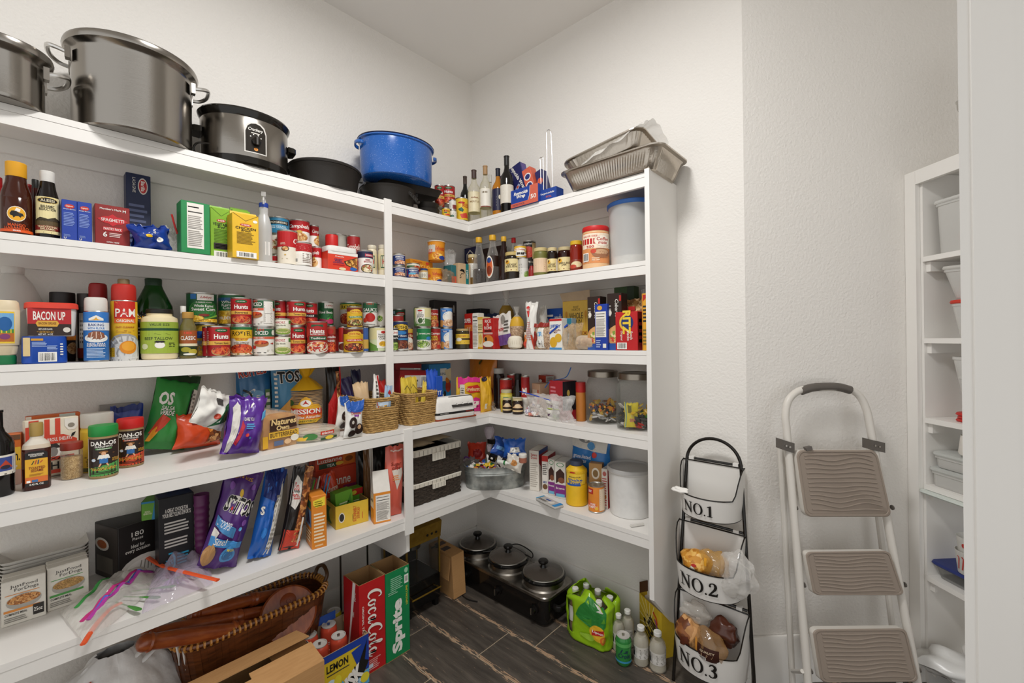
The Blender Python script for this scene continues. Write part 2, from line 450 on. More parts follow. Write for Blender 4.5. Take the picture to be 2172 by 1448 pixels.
MB().box(DU - .002, DU + .006, pu0, pu1, Z[4] + .001, Z[1] + .008, PAINT).build('post', un1, 0)
MB().box(DL - .002, DL + .006, pl0, pl1, zat(866, 1131, (DL, YP)), Z[4] - .004, PAINT).build('post', un1, 0)
# ------------------------------------------------------------------ shelf tower in the right-hand recess
rot45 = radians(-45)
tw = empty('shelf_tower', (Q.x, Q.y, 0), rot45, 'white shelf tower of open bays beside the step ladder and door jamb', 'shelving')
# local x runs along the face towards the camera, local y into the recess
def facept(px, py):
    "point on the tower's face seen at a pixel -> (local x, z)"
    u, v = un(px, py); dx, dy = AXX + u * RX, AXY + u * RY; n = Vector((.7071, .7071))
    D = (n.x * (Q.x - CAM[0]) + n.y * (Q.y - CAM[1])) / (n.x * dx + n.y * dy); p = far(px, py, D)
    return (p.x - Q.x) * .7071 - (p.y - Q.y) * .7071, p.z
tz = [facept(2000, y)[1] for y in (537, 717, 892, 1038, 1237)] + [.10]
ZTOW = facept(1990, 377)[1]
TW = .62
MB().box(.001, .046, -.019, 0, 0, ZTOW + .055, PAINT).build('stile', tw, 0)
MB().box(.0465, TW, -.019, 0, ZTOW, ZTOW + .055, PAINT).build('top_rail', tw, 0)
MB().box(.0, TW, .001, .34, ZTOW + .036, ZTOW + .055, PAINT).build('top_board', tw, 0)
MB().box(.036, .0565, .001, .34, .0, ZTOW + .035, PAINT).build('side_panel', tw, 0)
MB().box(.057, TW, .341, .352, .0, ZTOW + .035, PAINT).build('back_panel', tw, 0)
for z in tz:
    MB().box(.057, TW, -.004, .34, z - .02, z, PAINT).build('shelf', tw, 0)
    MB().box(.057, .075, .012, .34, z - .06, z - .021, PAINT).build('cleat', tw, 0)
# ------------------------------------------------------------------ placing things
WHERE = {'L1': 'on left top shelf', 'L2': 'on left second shelf', 'L3': 'on left third shelf', 'L4': 'on left fourth shelf', 'L5': 'on left lowest shelf',
         'B1': 'on back top shelf', 'B2': 'on back second shelf', 'B3': 'on back third shelf', 'B4': 'on back fourth shelf', 'B5': 'on back lowest shelf'}
def cylspot(x0, x1, sh, d, zb=None):
    "centre and radius of an upright cylinder whose sides are seen at columns x0 and x1, its front d behind the edge (or base front seen at row d)"
    xm = (x0 + x1) / 2
    za = ZT[int(sh[1])] if sh != 'floor' else .0007
    za = za if zb is None else zb
    r = .04
    for _ in range(6):
        if d > 5:
            q = onz(xm, d, za); v = Vector((q.x - CAM[0], q.y - CAM[1])); v = v * (1 + r / v.length); p = Vector((CAM[0] + v.x, CAM[1] + v.y, za))
        else: p = spot(xm, sh, d + r, za)
        py = proj(p)[1]
        a0, a1 = atan(un(x0, py)[0]), atan(un(x1, py)[0])
        dist = hypot(p.x - CAM[0], p.y - CAM[1]); r = dist * sin((a1 - a0) / 2)
        # aim the column at the middle of the two sides as angles
        am = (a0 + a1) / 2
        u = math.tan(am); xm = CX + F * u - (py - CY) * sin(ROLL) if abs(ROLL) > 0 else xm
    return p, r
def ztop(x0, x1, yt, p, r):
    "height of the near rim seen at row yt"
    v = Vector((CAM[0] - p.x, CAM[1] - p.y)).normalized() * r
    return zat((x0 + x1) / 2, yt, (p.x + v.x, p.y + v.y))
def towards(p): return atan2(CAM[1] - p[1], CAM[0] - p[0]) + pi / 2      # turns local -y to the camera
STEEL = bumped('brushed_steel', '96918a', .2, 14, .12, .001, stretch=(1, 1, 60), metal=1)
CHROME = mat('d8d6d2m'); BLACKP = mat('16130fg'); IRON = bumped('cast_iron', '221e1a', .5, 160, .25, .001, spec=.35)
# ------------------------------------------------------------------ pots along the top
def loop_handle(mb, at, out, side, wdt, drop, r, m):
    "a bent rod standing out from the pot; at = middle of the root, out/side unit vectors"
    at, out, side = Vector(at), Vector(out), Vector(side); up = Vector((0, 0, 1))
    pts = [at - side * wdt / 2, at - side * wdt * .5 + out * drop * .6 + up * .006, at - side * wdt * .28 + out * drop + up * .014, at + side * wdt * .28 + out * drop + up * .014, at + side * wdt * .5 + out * drop * .6 + up * .006, at + side * wdt / 2]
    mb.tube(bez(pts, 5), r, m, 8)
def stockpot(x0, x1, yt, d, label):
    p, r = cylspot(x0, x1, 'L1', d); h = ztop(x0, x1, yt, p, r) - p.z
    t = empty('stockpot', p, towards(p), label, 'pot')
    MB().lathe([(r * .96, 0), (r * .99, .004), (r, .012), (r, h - .040), (r + .004, h - .030), (r + .017, h - .020), (r + .020, h - .008), (r + .018, h), (r - .004, h - .001), (r - .006, h - .02), (r - .006, .01), (0.001, .008)], STEEL, 56, cap1=False).build('body', t)
    for s in (-1, 1):
        mb = MB(); loop_handle(mb, (s * (r + .001), -.01, h - .055), (s, 0, 0), (0, 1, 0), .10, .045, .0065, CHROME)
        for k in (-1, 1): mb.box(s * r - .006, s * r + .006, -.01 + k * .05 - .011, -.01 + k * .05 + .011, h - .075, h - .04, STEEL)
        mb.build('handle', t)
    return t
stockpot(-105, 96, 74, -.05, 'tall stainless steel stockpot cut off by the left edge on left top shelf')
stockpot(150, 408, 84, -.066, 'largest stainless steel stockpot with two loop handles on left top shelf')
# oval slow cooker
def oval(p, a, b, z0, n=48): return [(a * cos(2 * pi * j / n), b * sin(2 * pi * j / n), z0) for j in range(n)]
pc = spot(522, 'L1', .105); rz = radians(90 - 8)
hc = ztop(522, 522, 234, pc, .11) - pc.z
t = empty('slow_cooker', pc, rz, 'oval stainless slow cooker with black rim, side grips and control dial', 'slow cooker')
A, B_ = .150, .122
def ovals(prof): return [oval(pc, A * k if k < 5 else k, B_ * k if k < 5 else k, z) for k, z in prof]
MB().loft(ovals([(.93, 0), (.97, .006), (.98, .03)]), BLACKP).build('base', t)
MB().loft(ovals([(.985, .03), (1, .036), (1, hc - .03), (.99, hc - .026)]), STEEL).build('body', t)
MB().loft(ovals([(.99, hc - .026), (1.04, hc - .014), (1.06, hc - .003), (1.03, hc + .004), (.9, hc + .012), (.3, hc + .03)]), BLACKP).build('rim', t)
for s in (-1, 1):
    MB().loft([[(s * (A - .004 + x), y, hc * .62 + z) for y, z in ((-k, -.012), (k, -.012), (k, .008), (-k, .008))] for x, k in ((0, .04), (.022, .036), (.032, .026))], BLACKP).build('side_grip', t)
fn = lambda x, y, l: Vector(((A + l) * sin((x - .038) / A + .1), -(B_ + l) * cos((x - .038) / A + .1), .045 + y))
q = Print(fn, .076, hc - .085)
q.poly([(0, 0), (1, 0), (1, .68), (.9, .88), (.72, .97), (.5, 1), (.28, .97), (.1, .88), (0, .68)], 'cfcbc4')
q.poly([(.05, .03), (.95, .03), (.95, .66), (.85, .84), (.7, .92), (.5, .95), (.3, .92), (.15, .84), (.05, .66)], '2b2723g')
q.text('Crockery', .5, .74, .13, 'e8e4dc', w=.66, shear=.3); q.lines(.3, .62, .72, .68, 1, 'cfcac0'); q.ell(.5, .13, .09, .05, 'd98a2a')
for a in (-50, -20, 20, 50): q.ell(.5 + .3 * sin(radians(a)), .36 + .24 * cos(radians(a)), .03, .018, 'e8e4dc', 8)
q.build(t, 'control_panel')
kb = MB(); kp = Matrix.Translation(fn(.038, (hc - .085) * .36, 0)) @ Matrix.Rotation(.1, 4, 'Z') @ Matrix.Rotation(pi / 2, 4, 'X')
kb.loft([[kp @ Vector((r_ * cos(2 * pi * j / 16), r_ * sin(2 * pi * j / 16), z_)) for j in range(16)] for r_, z_ in ((.016, 0), (.015, .012), (.013, .014))], BLACKP)
kb.box(-.003, .003, -.014, .014, .014, .020, '3a3632', kp); kb.build('dial', t)
MB().tube(bez([(-.13, -.10, .05), (-.165, -.11, .04), (-.175, -.09, .02), (-.15, -.06, .006)], 5), .0035, BLACKP).build('cord', t)
# cast iron
def dutch(x0, x1, yt, d, label, lid=True, bail=True, zb=None, yk=None):
    p, r = cylspot(x0, x1, 'L1', d, zb); h = ztop(x0, x1, yt, p, r) - p.z
    t = empty('dutch_oven', p, towards(p), label, 'pot')
    hb = h * (.74 if lid else 1)
    MB().lathe([(r * .86, 0), (r * .9, .004), (r * .97, hb * .8), (r, hb * .9), (r + .004, hb), (r - .006, hb), (r * .9, .02), (.001, .012)], IRON, 40, cap1=False).build('body', t)
    if lid: MB().lathe([(r + .006, hb + .001), (r + .008, hb + .008), (r + .003, hb + .014), (r * .82, hb + .022), (r * .5, h - .003), (.001, h)], IRON, 40, cap1=False).build('lid', t)
    for s in (-1, 1):
        MB().box(s * r - .012, s * r + .012, -.012, .012, hb * .78, hb * .98, IRON).build('lug', t)
    if bail:
        pts = [((r + .01) * cos(a), (r * .5) * sin(a), hb * .95 + r * .62 * sin(a)) for a in [pi * k / 16 for k in range(17)]]
        MB().tube(pts, .0028, '5c5750m', 6).build('bail_handle', t)
    return t, h
dutch(612, 764, 326, -.03, 'lidded black cast iron dutch oven with wire bail beside the slow cooker')
o2, h2 = dutch(764, 880, 388, -.012, 'small open black cast iron dutch oven under the blue roaster', False)
p2 = o2.location
t = empty('cast_iron_griddle', (p2.x - .02, p2.y + .125, p2.z + h2 + .002), radians(80), 'black rectangular cast iron griddle bearing the blue roaster', 'griddle')
mb = MB(); mb.loft([rr(.30, .18, .03, 0), rr(.33, .205, .035, .03), rr(.34, .215, .035, .034), rr(.335, .21, .035, .036), rr(.32, .195, .03, .033), rr(.28, .17, .03, .006)], IRON); mb.build('pan', t)
MB().loft([[(-.17 - k * .05, y * (1 - .3 * k), .03 - .004 * k + z) for y, z in ((-.02, -.004), (.02, -.004), (.02, .004), (-.02, .004))] for k in (0, .5, 1)], IRON).build('handle', t)
zg = p2.z + h2 + .038
pb, rb = cylspot(764, 916, 'L1', .0, zg); hb_ = ztop(840, 840, 300, pb, rb) - zg
hb_ = max(.1, hb_)
rb *= .88; pb = Vector((rb * .93 + .012, 0, zg)); pb.y = onx(842, 340, pb.x).y
ANAM = bumped('blue_speckled_enamel', '1d57a4', .14, 260, .0, .001, c2='2462b2')
nt = ANAM.node_tree; bs = nt.nodes['Principled BSDF']
vz = N(nt, 'ShaderNodeTexVoronoi', Scale=150.0); tcn = N(nt, 'ShaderNodeTexCoord'); nt.links.new(tcn.outputs['Object'], vz.inputs['Vector'])
nt.links.new(ramp(nt, vz.outputs['Distance'], [(.10, '9db8dc'), (.16, '1f5aa8')]), bs.inputs['Base Color']); bs.inputs['Specular IOR Level'].default_value = .6
t = empty('enamel_roaster', pb, radians(78), 'oval blue speckled enamel roaster on top of the cast iron', 'roaster')
k1 = rb * 1.12; k2 = rb * .86
MB().loft([oval(0, k1 * a, k2 * a, z) for a, z in ((.9, 0), (.96, .006), (.985, .02), (1, hb_ - .012), (1.05, hb_ - .008), (1.06, hb_), (1.03, hb_ + .003), (.99, hb_ - .004), (.95, .012), (.3, .008))], ANAM).build('body', t)
MB().loft([oval(0, k1 * a, k2 * a, z) for a, z in ((1.055, hb_ - .003), (1.068, hb_), (1.055, hb_ + .004), (1.045, hb_ + .002))], '101a3ag', cap0=False, cap1=False).build('rim', t)
for s in (-1, 1):
    mb = MB(); mb.loft([[(s * (k1 * (.99) + .03 * sin(a) ), -.042 * cos(a), hb_ * .80 + z + .006 * sin(a)) for z in (-.007, .009)] for a in [pi * k / 10 for k in range(11)]], ANAM, closed=False, cap0=False, cap1=False)
    o = mb.build('handle', t); sm = o.modifiers.new('thick', 'SOLIDIFY'); sm.thickness = .005
# the coil grip and the two small lids
pl_ = spot(908, 'L1', .075)
for i, (dz, rr_, lab) in enumerate(((0, .06, 'lower small black cast iron skillet in pile beside red cans'), (.031, .056, 'upper small black cast iron skillet in pile beside red cans'))):
    t = empty('skillet', (pl_.x, pl_.y, pl_.z + dz), radians(120 + i * 30), lab, 'skillet')
    MB().lathe([(rr_ * .85, 0), (rr_ * .92, .004), (rr_, .026), (rr_ + .003, .0298), (rr_ - .004, .0295), (rr_ * .86, .004), (.001, .003)], IRON, 32, cap1=False).build('pan', t)
    MB().tube([(rr_ - .004, 0, .013), (rr_ + .03, 0, .018), (rr_ + .055, 0, .022)], [.008, .007, .009], IRON, 8, flat=.5).build('handle', t)
pts = []
pa = onx(858, 398, DU - .01); pz = onx(886, 428, DU + .015)
t = tag(MB().tube([tuple(pa + (pz - pa) * (k / 60) + Vector((.002, .008 * cos(k * .63), .008 * sin(k * .63)))) for k in range(61)], .0055, IRON, 8).build('coil_grip'), 'twisted black iron coil grip hanging before the small skillets', 'handle')
# ------------------------------------------------------------------ printing shorthand
CN = {'w': 'efebe3', 'k': '1a1816', 'r': 'b71d1d', 'y': 'e6b92a', 'g': '1d6a35', 'b': '1c4399', 'o': 'dd7a26', 'n': '46291a', 'c': 'e9dcb6', 's': 'b9b6b0', 'q': '7b7770', 'u': '5b2a86', 'l': '6fa8d6', 'e': '8fbf3a', 'z': 'c8442e',
      'T': '~a32414,c9421f,8a1a10,d76a34,130', 'C': '~e0b32e,d29c1e,edcc5a,b98a1c,170', 'B': '~5d2a1c,7c3a26,4a2016,93583c,120', 'P': '~d9b072,c99552,a5622c,e5c894,140', 'G': '~5f7d2c,86a446,3f5a1e,a8bf62,130',
      'F': '~c98a3a,8a5420,e0ad58,5a3416,110', 'N': '~b98d58,d3ae7c,9a6c3c,c79f68,190', 'M': '~d8c9a6,b0492e,e6dcc0,8f7a3c,120', 'Z': '~cfa46a,b58449,e2c08c,8d5f30,90', 'H': '~5a3a24,7a5638,3e2616,96724c,150', 'L': '~b99a78,96765a,cdb294,7d6048,260'}
def cc(k): return CN.get(k, k)
def ink(pr, spec):
    for cmd in spec.split(';'):
        a = cmd.split()
        if not a: continue
        k, a = a[0], a[1:]
        if k in 'brelx':
            f = []; rest = []
            for t in a:
                try:
                    if len(t) >= 6 and '.' not in t: raise ValueError
                    f.append(float(t))
                except ValueError: rest.append(t)
        if k == 'b': pr.rect(0, f[0], 1, f[1], cc(rest[0]), nu=14) if getattr(pr, 'curvy', 0) else pr.rect(-.55, f[0], 1.55, f[1], cc(rest[0]), nu=36)
        elif k == 'r': pr.rect(*f[:4], cc(rest[0]))
        elif k == 'e': pr.ell(*f[:4], cc(rest[0]), rot=radians(f[4]) if len(f) > 4 else 0)
        elif k == 'l': pr.lines(*f[:4], int(f[4]), cc(rest[0]) if rest else '5a5650')
        elif k == 'x': pr.bars(*f[:4])
        elif k == 't':
            o = {}
            for t in a[5:]:
                if t[0] == 'w': o['w'] = float(t[1:])
                elif t[0] == 'a': o['rot'] = float(t[1:])
                elif t[0] == 'i': o['shear'] = float(t[1:])
                elif t[0] == 'd': o['bold'] = float(t[1:])
            pr.text(a[0].replace('_', ' ').replace('|', '\n'), float(a[1]), float(a[2]), float(a[3]), cc(a[4]), **o)
        elif k == 'p': pr.poly([tuple(map(float, t.split(','))) for t in a[1:]], cc(a[0]))
        elif k == 'S': pr.strip([tuple(map(float, t.split(','))) for t in a[2:]], float(a[1]), cc(a[0]))
def settle(o, z):
    "lift a tipped thing until its lowest point rests on height z"
    M = o.rotation_euler.to_matrix(); o.location.z += max(0, z - o.location.z - min((M @ v.co).z for v in o.data.vertices))
class It: pass
def far_rim(sh, r, up=0): return up if sh[-1] in '123' else -r
def mk(root, p, r, h):
    i = It(); i.o = root; i.p = p; i.r = r; i.h = h; i.top = p.z + h; return i
def lab_(sh, label): return label + ' ' + WHERE[sh] if sh in WHERE and not label.endswith('.') else label.rstrip('.')
def faced(p, turn): return towards(p) + radians(turn)
# ------------------------------------------------------------------ containers
def can(sh, x0, x1, yt, d, label, spec, c='r', on=None, turn=0, group=None, name='food_can', zb=None, opened=False):
    p, r = cylspot(x0, x1, sh, d, on.top + .0004 if on else zb); h = ztop(x0, x1, yt, p, far_rim(sh, r, r * .5)) - p.z
    h = max(h, .03)
    m = 'c2bfb8m'
    o = MB().lathe([(r * .93, .002), (r * .97, 0), (r, .001), (r, .0035), (r * .965, .005), (r * .965, h - .005), (r, h - .0035), (r, h - .0005), (r * .96, h), (r * .93, h - .004), (.0005, h - .0045)], m, 28, cap1=False).build(name)
    o.location = p; o.rotation_euler = (0, 0, faced(p, turn)); tag(o, lab_(sh, label), 'can', group)
    MB().lathe([(r * .975, .0055), (r * .978, .006), (r * .978, h - .006), (r * .975, h - .0055)], cc(c), 28, cap0=False, cap1=False).build('paper_label', o)
    pr = cylprint(r * .978, .0062, h - .0124); ink(pr, spec); pr.build(o, 'label_print')
    return mk(o, p, r, h)
def lathed(sh, x0, x1, yt, d, label, parts, spec='', lab=None, name='bottle', cat='bottle', on=None, turn=0, group=None, sy=1, n=28, zb=None, hfix=None):
    """parts: list of (part name, material, [(r, z) as shares of radius and height], caps); first is the thing itself; lab = (v0, v1, radius share, colour)"""
    p, r = cylspot(x0, x1, sh, d, on.top + .0004 if on else zb)
    if on and d > 5: p = Vector((on.p.x, on.p.y, on.top + .0004)); r = on.r
    h = hfix or ztop(x0, x1, yt, p, far_rim(sh, r * .8)) - p.z
    root = None
    for nm, m, prof in parts:
        o = MB().lathe([(max(a * r, .0004), b * h) for a, b in prof], cc(m) if isinstance(m, str) else m, n, sy=sy).build(nm, root)
        if root is None: root = o; o.location = p; o.rotation_euler = (0, 0, faced(p, turn)); tag(o, lab_(sh, label), cat, group)
    if lab:
        v0, v1, k, c = lab
        MB().lathe([(r * k * 1.006, v0 * h), (r * k * 1.012, v0 * h + .0003), (r * k * 1.012, v1 * h - .0003), (r * k * 1.006, v1 * h)], cc(c), n, cap0=False, cap1=False, sy=sy).build('paper_label', root)
        pr = cylprint(r * k * 1.012, v0 * h, (v1 - v0) * h, sy=sy); ink(pr, spec); pr.build(root, 'label_print')
    return mk(root, p, r, h)
def cap_prof(r0, z0, z1): return [(r0 * .98, z0), (r0, z0 + .004), (r0, z1 - .008), (r0 * .93, z1), (0, z1)]
def jar(sh, x0, x1, yt, d, label, content, lid, spec='', lab=(.12, .62, 'c'), lidh=.13, fill=.84, glass='d8dcd6t', neck=.86, **k):
    b = [(.9, 0), (.98, .02), (1, .06), (1, .76), (.97, .82), (neck, .87), (neck, 1 - lidh)]
    inner = [(.86, .012), (.955, .03), (.965, .08), (.965, min(fill, .76))] + ([(neck * .95, fill)] if fill > .8 else []) + [(0, fill)]
    if glass: parts = [('jar', glass, b), ('contents', content, inner)]
    else: parts = [('jar', content, b)]
    parts.append(('lid', lid, [(neck * 1.02, 1 - lidh), (neck * 1.07, 1 - lidh + .01), (neck * 1.07, .985), (neck, 1), (0, 1)]))
    return lathed(sh, x0, x1, yt, d, label, parts, spec, (lab[0], lab[1], 1, lab[2]) if lab else None, cat='jar', **k)
def carton(sh, x0, x1, yt, d, th, label, c, front='', left='', right='', top='', name='food_box', cat='box', on=None, rz=0, tilt=0, roll=0, group=None, opened=False, zb=None, bev=.0012, flaps=None):
    za = (ZT[int(sh[1])] if sh != 'floor' else .0007) if zb is None else zb
    if on: za = on.top + .0005
    if isinstance(d, (tuple, list)): A, B = onz(x0, d[0], za), onz(x1, d[1], za)
    else: A, B = spot(x0, sh, d, za), spot(x1, sh, d, za)
    W = (B - A).length; ang = atan2(B.y - A.y, B.x - A.x); m = (A + B) / 2
    y0 = yt if not isinstance(yt, (tuple, list)) else (yt[0] + yt[1]) / 2
    h = zat((x0 + x1) / 2, y0, m) - za
    nb = Vector((-sin(ang), cos(ang), 0))
    o = MB()
    cm = cc(c); a, b_ = W / 2, th / 2
    if not opened:
        o.loft([rr(W - 2 * bev, th - 2 * bev, .0005, 0, 2), rr(W, th, bev, bev, 2), rr(W, th, bev, h - bev, 2), rr(W - 2 * bev, th - 2 * bev, .0005, h, 2)], cm)
    else:
        o.loft([rr(W - .003, th - .003, .0005, .003, 2), rr(W - .003, th - .003, .0005, h, 2), rr(W, th, bev, h, 2), rr(W, th, bev, 0, 2)][::-1], [cm, cm, '9a774f', '9a774f'][:3] if True else cm, cap0=True, cap1=True)
    ob = o.build(name)
    ob.location = m + nb * th / 2; ob.rotation_euler = (tilt, roll, ang + radians(rz)); tag(ob, lab_(sh, label), cat, group)
    if roll or tilt: settle(ob, za)
    for side, sp in (('front', front), ('left', left), ('right', right), ('top', top)):
        if sp: q = faceprint(W, th, h, side); ink(q, sp); q.build(ob, 'print')
    if not opened and h > .03:      # the tucked end flap of the carton
        MB().loft([rr(W * .96, th * .92, .002, h, 2), rr(W * .95, th * .90, .002, h + .0008, 2)], cm).build('end_flap', ob)
    return mk(ob, m, W / 2, h)
def bagfn(w, h, th, seed, pinch=.10, top=.06, bot=.05, sag=0, wr=.004):
    def f(u, v, s):
        "u -1..1, v 0..1, s -1 front / 1 back"
        e = min(1, max(0, (v - bot * .6) / (1 - top - bot * .6)))
        g = (max(0, sin(pi * e)) ** .55) * (1 - .25 * e)
        tx = max(0, 1 - abs(u) ** 2.6) ** .6
        x = w / 2 * u * (1 - pinch * (max(0, sin(pi * v)) ** 1.5) * .6)
        n = noise.noise(Vector((u * 2.1 + seed, v * 3.4, s * 3 + seed * .7))) + .5 * noise.noise(Vector((u * 5 + seed, v * 7, s * 5)))
        edge = noise.noise(Vector((u * 6 + seed * 2, 9.1, v * .5))) * .012 * (v ** 6)
        return Vector((x + n * wr * .6, s * (th / 2 * g * tx + .0006) + n * wr * (.25 + tx), v * h + edge - sag * tx * g))
    return f
def bagmesh(f, m, nu=20, nv=24, mback=None):
    mb = MB()
    for s, mm in ((-1, m), (1, mback or m)):
        vs = [f(-1 + 2 * i / nu, j / nv, s) for j in range(nv + 1) for i in range(nu + 1)]
        fs = [(j * (nu + 1) + i, j * (nu + 1) + i + 1, (j + 1) * (nu + 1) + i + 1, (j + 1) * (nu + 1) + i) for j in range(nv) for i in range(nu)]
        mb.add(vs, fs if s < 0 else [q[::-1] for q in fs], mm)
    return mb
SEED = [1]
def bag(sh, x0, x1, yt, d, th, label, c, spec='', name='snack_bag', cat='bag', on=None, lean=0, roll=0, rz=0, group=None, pinch=.10, wr=.004, zb=None, top=.06, sag=0, wk=1):
    za = (ZT[int(sh[1])] if sh != 'floor' else .0007) if zb is None else zb
    if on: za = on.top + .0005
    if isinstance(d, (tuple, list)): A, B = onz(x0, d[0], za), onz(x1, d[1], za)
    else: A, B = spot(x0, sh, d, za), spot(x1, sh, d, za)
    W = (B - A).length * wk; ang = atan2(B.y - A.y, B.x - A.x); m = (A + B) / 2
    h = zat((x0 + x1) / 2, yt, m) - za
    SEED[0] += 1
    f = bagfn(W, h, th, SEED[0] * 3.3, pinch, top, sag=sag, wr=wr)
    o = bagmesh(f, cc(c) + ('f' if len(cc(c)) == 6 else '')).build(name, smooth=60)
    nb = Vector((-sin(ang), cos(ang), 0))
    o.location = m + nb * th / 2; o.rotation_euler = (lean, radians(roll), ang + radians(rz)); tag(o, lab_(sh, label), cat, group); settle(o, za)
    if spec:
        pr = Print(lambda x, y, l: f((2 * x / W - 1) * .93, y / h, -1) + Vector((0, -(l * 2.2 + .0006) * (1 + 2.5 * (2 * x / W - 1) ** 4), 0)), W, h); pr.curvy = 1; ink(pr, spec); pr.build(o, 'print')
    return mk(o, m, W / 2, h)
def filmbag(name, pts_fn, nu, nv, m, label, cat, loc, rz=0, group=None):
    mb = MB(); vs = [pts_fn(i / nu, j / nv) for j in range(nv + 1) for i in range(nu + 1)]
    mb.add(vs, [(j * (nu + 1) + i, j * (nu + 1) + i + 1, (j + 1) * (nu + 1) + i + 1, (j + 1) * (nu + 1) + i) for j in range(nv) for i in range(nu)], m)
    o = mb.build(name, smooth=60); o.location = loc; o.rotation_euler = (0, 0, rz); tag(o, label, cat, group); return o
def blob(mb, c, rad, m, seed=0, n=10, wob=.2, flat=1):
    "lumpy closed form"
    rings = []
    for i in range(1, n):
        a = pi * i / n; ring = []
        for j in range(n + 2):
            b = 2 * pi * j / (n + 2); dv = Vector((sin(a) * cos(b), sin(a) * sin(b), -cos(a)))
            k = 1 + wob * noise.noise(dv * 1.7 + Vector((seed, seed * .37, 0)))
            ring.append((c[0] + dv.x * rad[0] * k, c[1] + dv.y * rad[1] * k, c[2] + dv.z * rad[2] * k))
        rings.append(ring)
    return mb.loft(rings, m)
# bottle outlines (share of radius, share of height)
WINE = [(.92, 0), (1, .02), (1, .60), (.9, .66), (.5, .74), (.38, .80), (.36, .97), (.4, .975), (.4, 1), (0, 1)]
SAUCE = [(.94, 0), (1, .02), (1, .52), (.92, .60), (.66, .72), (.6, .86), (0, .86)]
WATER = [(.85, 0), (1, .03), (.94, .3), (1, .45), (1, .62), (.85, .74), (.45, .86), (.42, .92), (0, .92)]
SYRUP = [(.95, 0), (1, .02), (.96, .2), (.8, .42), (.86, .55), (.7, .66), (.42, .78), (.4, .92), (0, .92)]
AERO = [(.95, 0), (1, .008), (1, .76), (.96, .79), (.86, .80), (0, .80)]
SHAKER = [(.95, 0), (1, .02), (1, .80), (.92, .82), (0, .82)]
# ------------------------------------------------------------------ left second shelf
def B2(sh, x0, x1, yt, d, label, body, prof, cap, capr, capz, spec='', lab=None, **k):
    return lathed(sh, x0, x1, yt, d, label, [('bottle', body, prof), ('cap', cap, cap_prof(capr, capz, 1))], spec, lab, **k)
B2('L2', -24, 14, 376, .12, 'red squeeze bottle behind the yellow capped sauce, cut off at left', 'a31518', SAUCE, '9c1214', .62, .84)
B2('L2', 40, 75, 391, .13, 'red squeeze bottle peeking out between two dark sauce bottles', 'a31518', SAUCE, '9c1214', .7, .84)
B2('L2', 0, 70, 346, .012, 'mango habanero sauce bottle with yellow cap', '3b1609g', [(.94, 0), (1, .02), (1, .50), (.95, .58), (.70, .72), (.64, .80), (.64, .88), (0, .88)], 'e0a11d', .68, .80,
   'b 0 .08 e0561c;e .5 .52 .20 .22 f3ead6;e .5 .52 .185 .20 e8a824;p k .36,.52 .40,.60 .48,.61 .55,.56 .62,.55 .65,.47 .60,.47 .58,.42 .55,.46 .48,.45 .44,.40 .42,.46 .38,.47;p w .46,.60 .50,.70 .58,.66 .56,.58;t MANGO .5 .20 .085 e0561c w.36;t HABANERO .5 .11 .08 e0561c w.50;t sauce .5 .04 .035 w w.15', (.03, .50, 1, '3b1609g'))
B2('L2', 62, 90, 381, .10, 'dark red bottle with black cap behind the white capped balsamic', '330f0cg', SAUCE, 'k', .55, .86)
B2('L2', 78, 131, 365, .015, 'black balsamic bottle with white cap and cream label', '120c0ag', [(.94, 0), (1, .02), (1, .50), (.93, .62), (.72, .74), (.62, .84), (.6, .86), (0, .86)], 'd9d6d0', .63, .84,
   'r .12 .0 .88 1 e8d9a2;e .5 .90 .30 .085 c9a545;e .5 .90 .28 .07 k;t ALESSI .5 .90 .07 e8dcb8 w.38;t BALSAMIC|REDUCTION .5 .70 .15 k w.46;r .12 .22 .88 .36 5b4a2c;p 3b311d .12,.36 .3,.44 .5,.40 .7,.46 .88,.38 .88,.34 .12,.34;r .12 .09 .88 .22 7d1e16;t TRADITIONAL|BALSAMIC .5 .155 .11 e9dcae w.56;r .12 .0 .88 .08 e2d19a;l .2 .02 .8 .06 1 k', (.06, .60, 1.0, '120c0ag'))
LIP = 'e .5 .84 .32 .055 c2321f;t Lipton .5 .84 .05 w w.45;t Recipe_Secrets .5 .765 .03 w w.8 i.3;l .12 .35 .85 .70 9 7d92cf;l .12 .08 .6 .14 3 7d92cf;t U .2 .04 .05 w'
carton('L2', 131.5, 164.5, 424, .004, .085, 'left one of two narrow blue soup mix boxes', '213f9c', LIP)
carton('L2', 165, 195.5, 429, .004, .085, 'right one of two narrow blue soup mix boxes', '213f9c', LIP)
carton('L2', 200, 277, (420, 431), .004, .075, 'dark red spaghetti pantry pack box', '8f2320', "t Member's_Mark .45 .91 .045 w w.62;t M .84 .90 .06 w;p c8232a .06,.66 .25,.73 .38,.74 .5,.80 .62,.74 .75,.73 .94,.66 .75,.58 .62,.57 .5,.51 .38,.57 .25,.58;t SPAGHETTI .5 .655 .075 w w.66;r .22 .40 .78 .49 c8232a;t PANTRY_PACK .5 .445 .06 w w.52;t 6 .28 .31 .12 w;l .40 .26 .80 .37 3 e7c8c0;t OPEN_HERE .5 .13 .03 w w.36")
carton('L2', 268.5, 321, (364, 376), .19, .05, 'tall navy lasagne box standing against the wall', '1b2547', 'e .68 .86 .20 .10 d9d2c8;e .68 .86 .165 .085 b5262a;t Barilla .68 .86 .16 w a-90;t LASAGNE .32 .86 .13 d9d5cc a-90 d0;l .1 .1 .9 .66 9 5d678c')
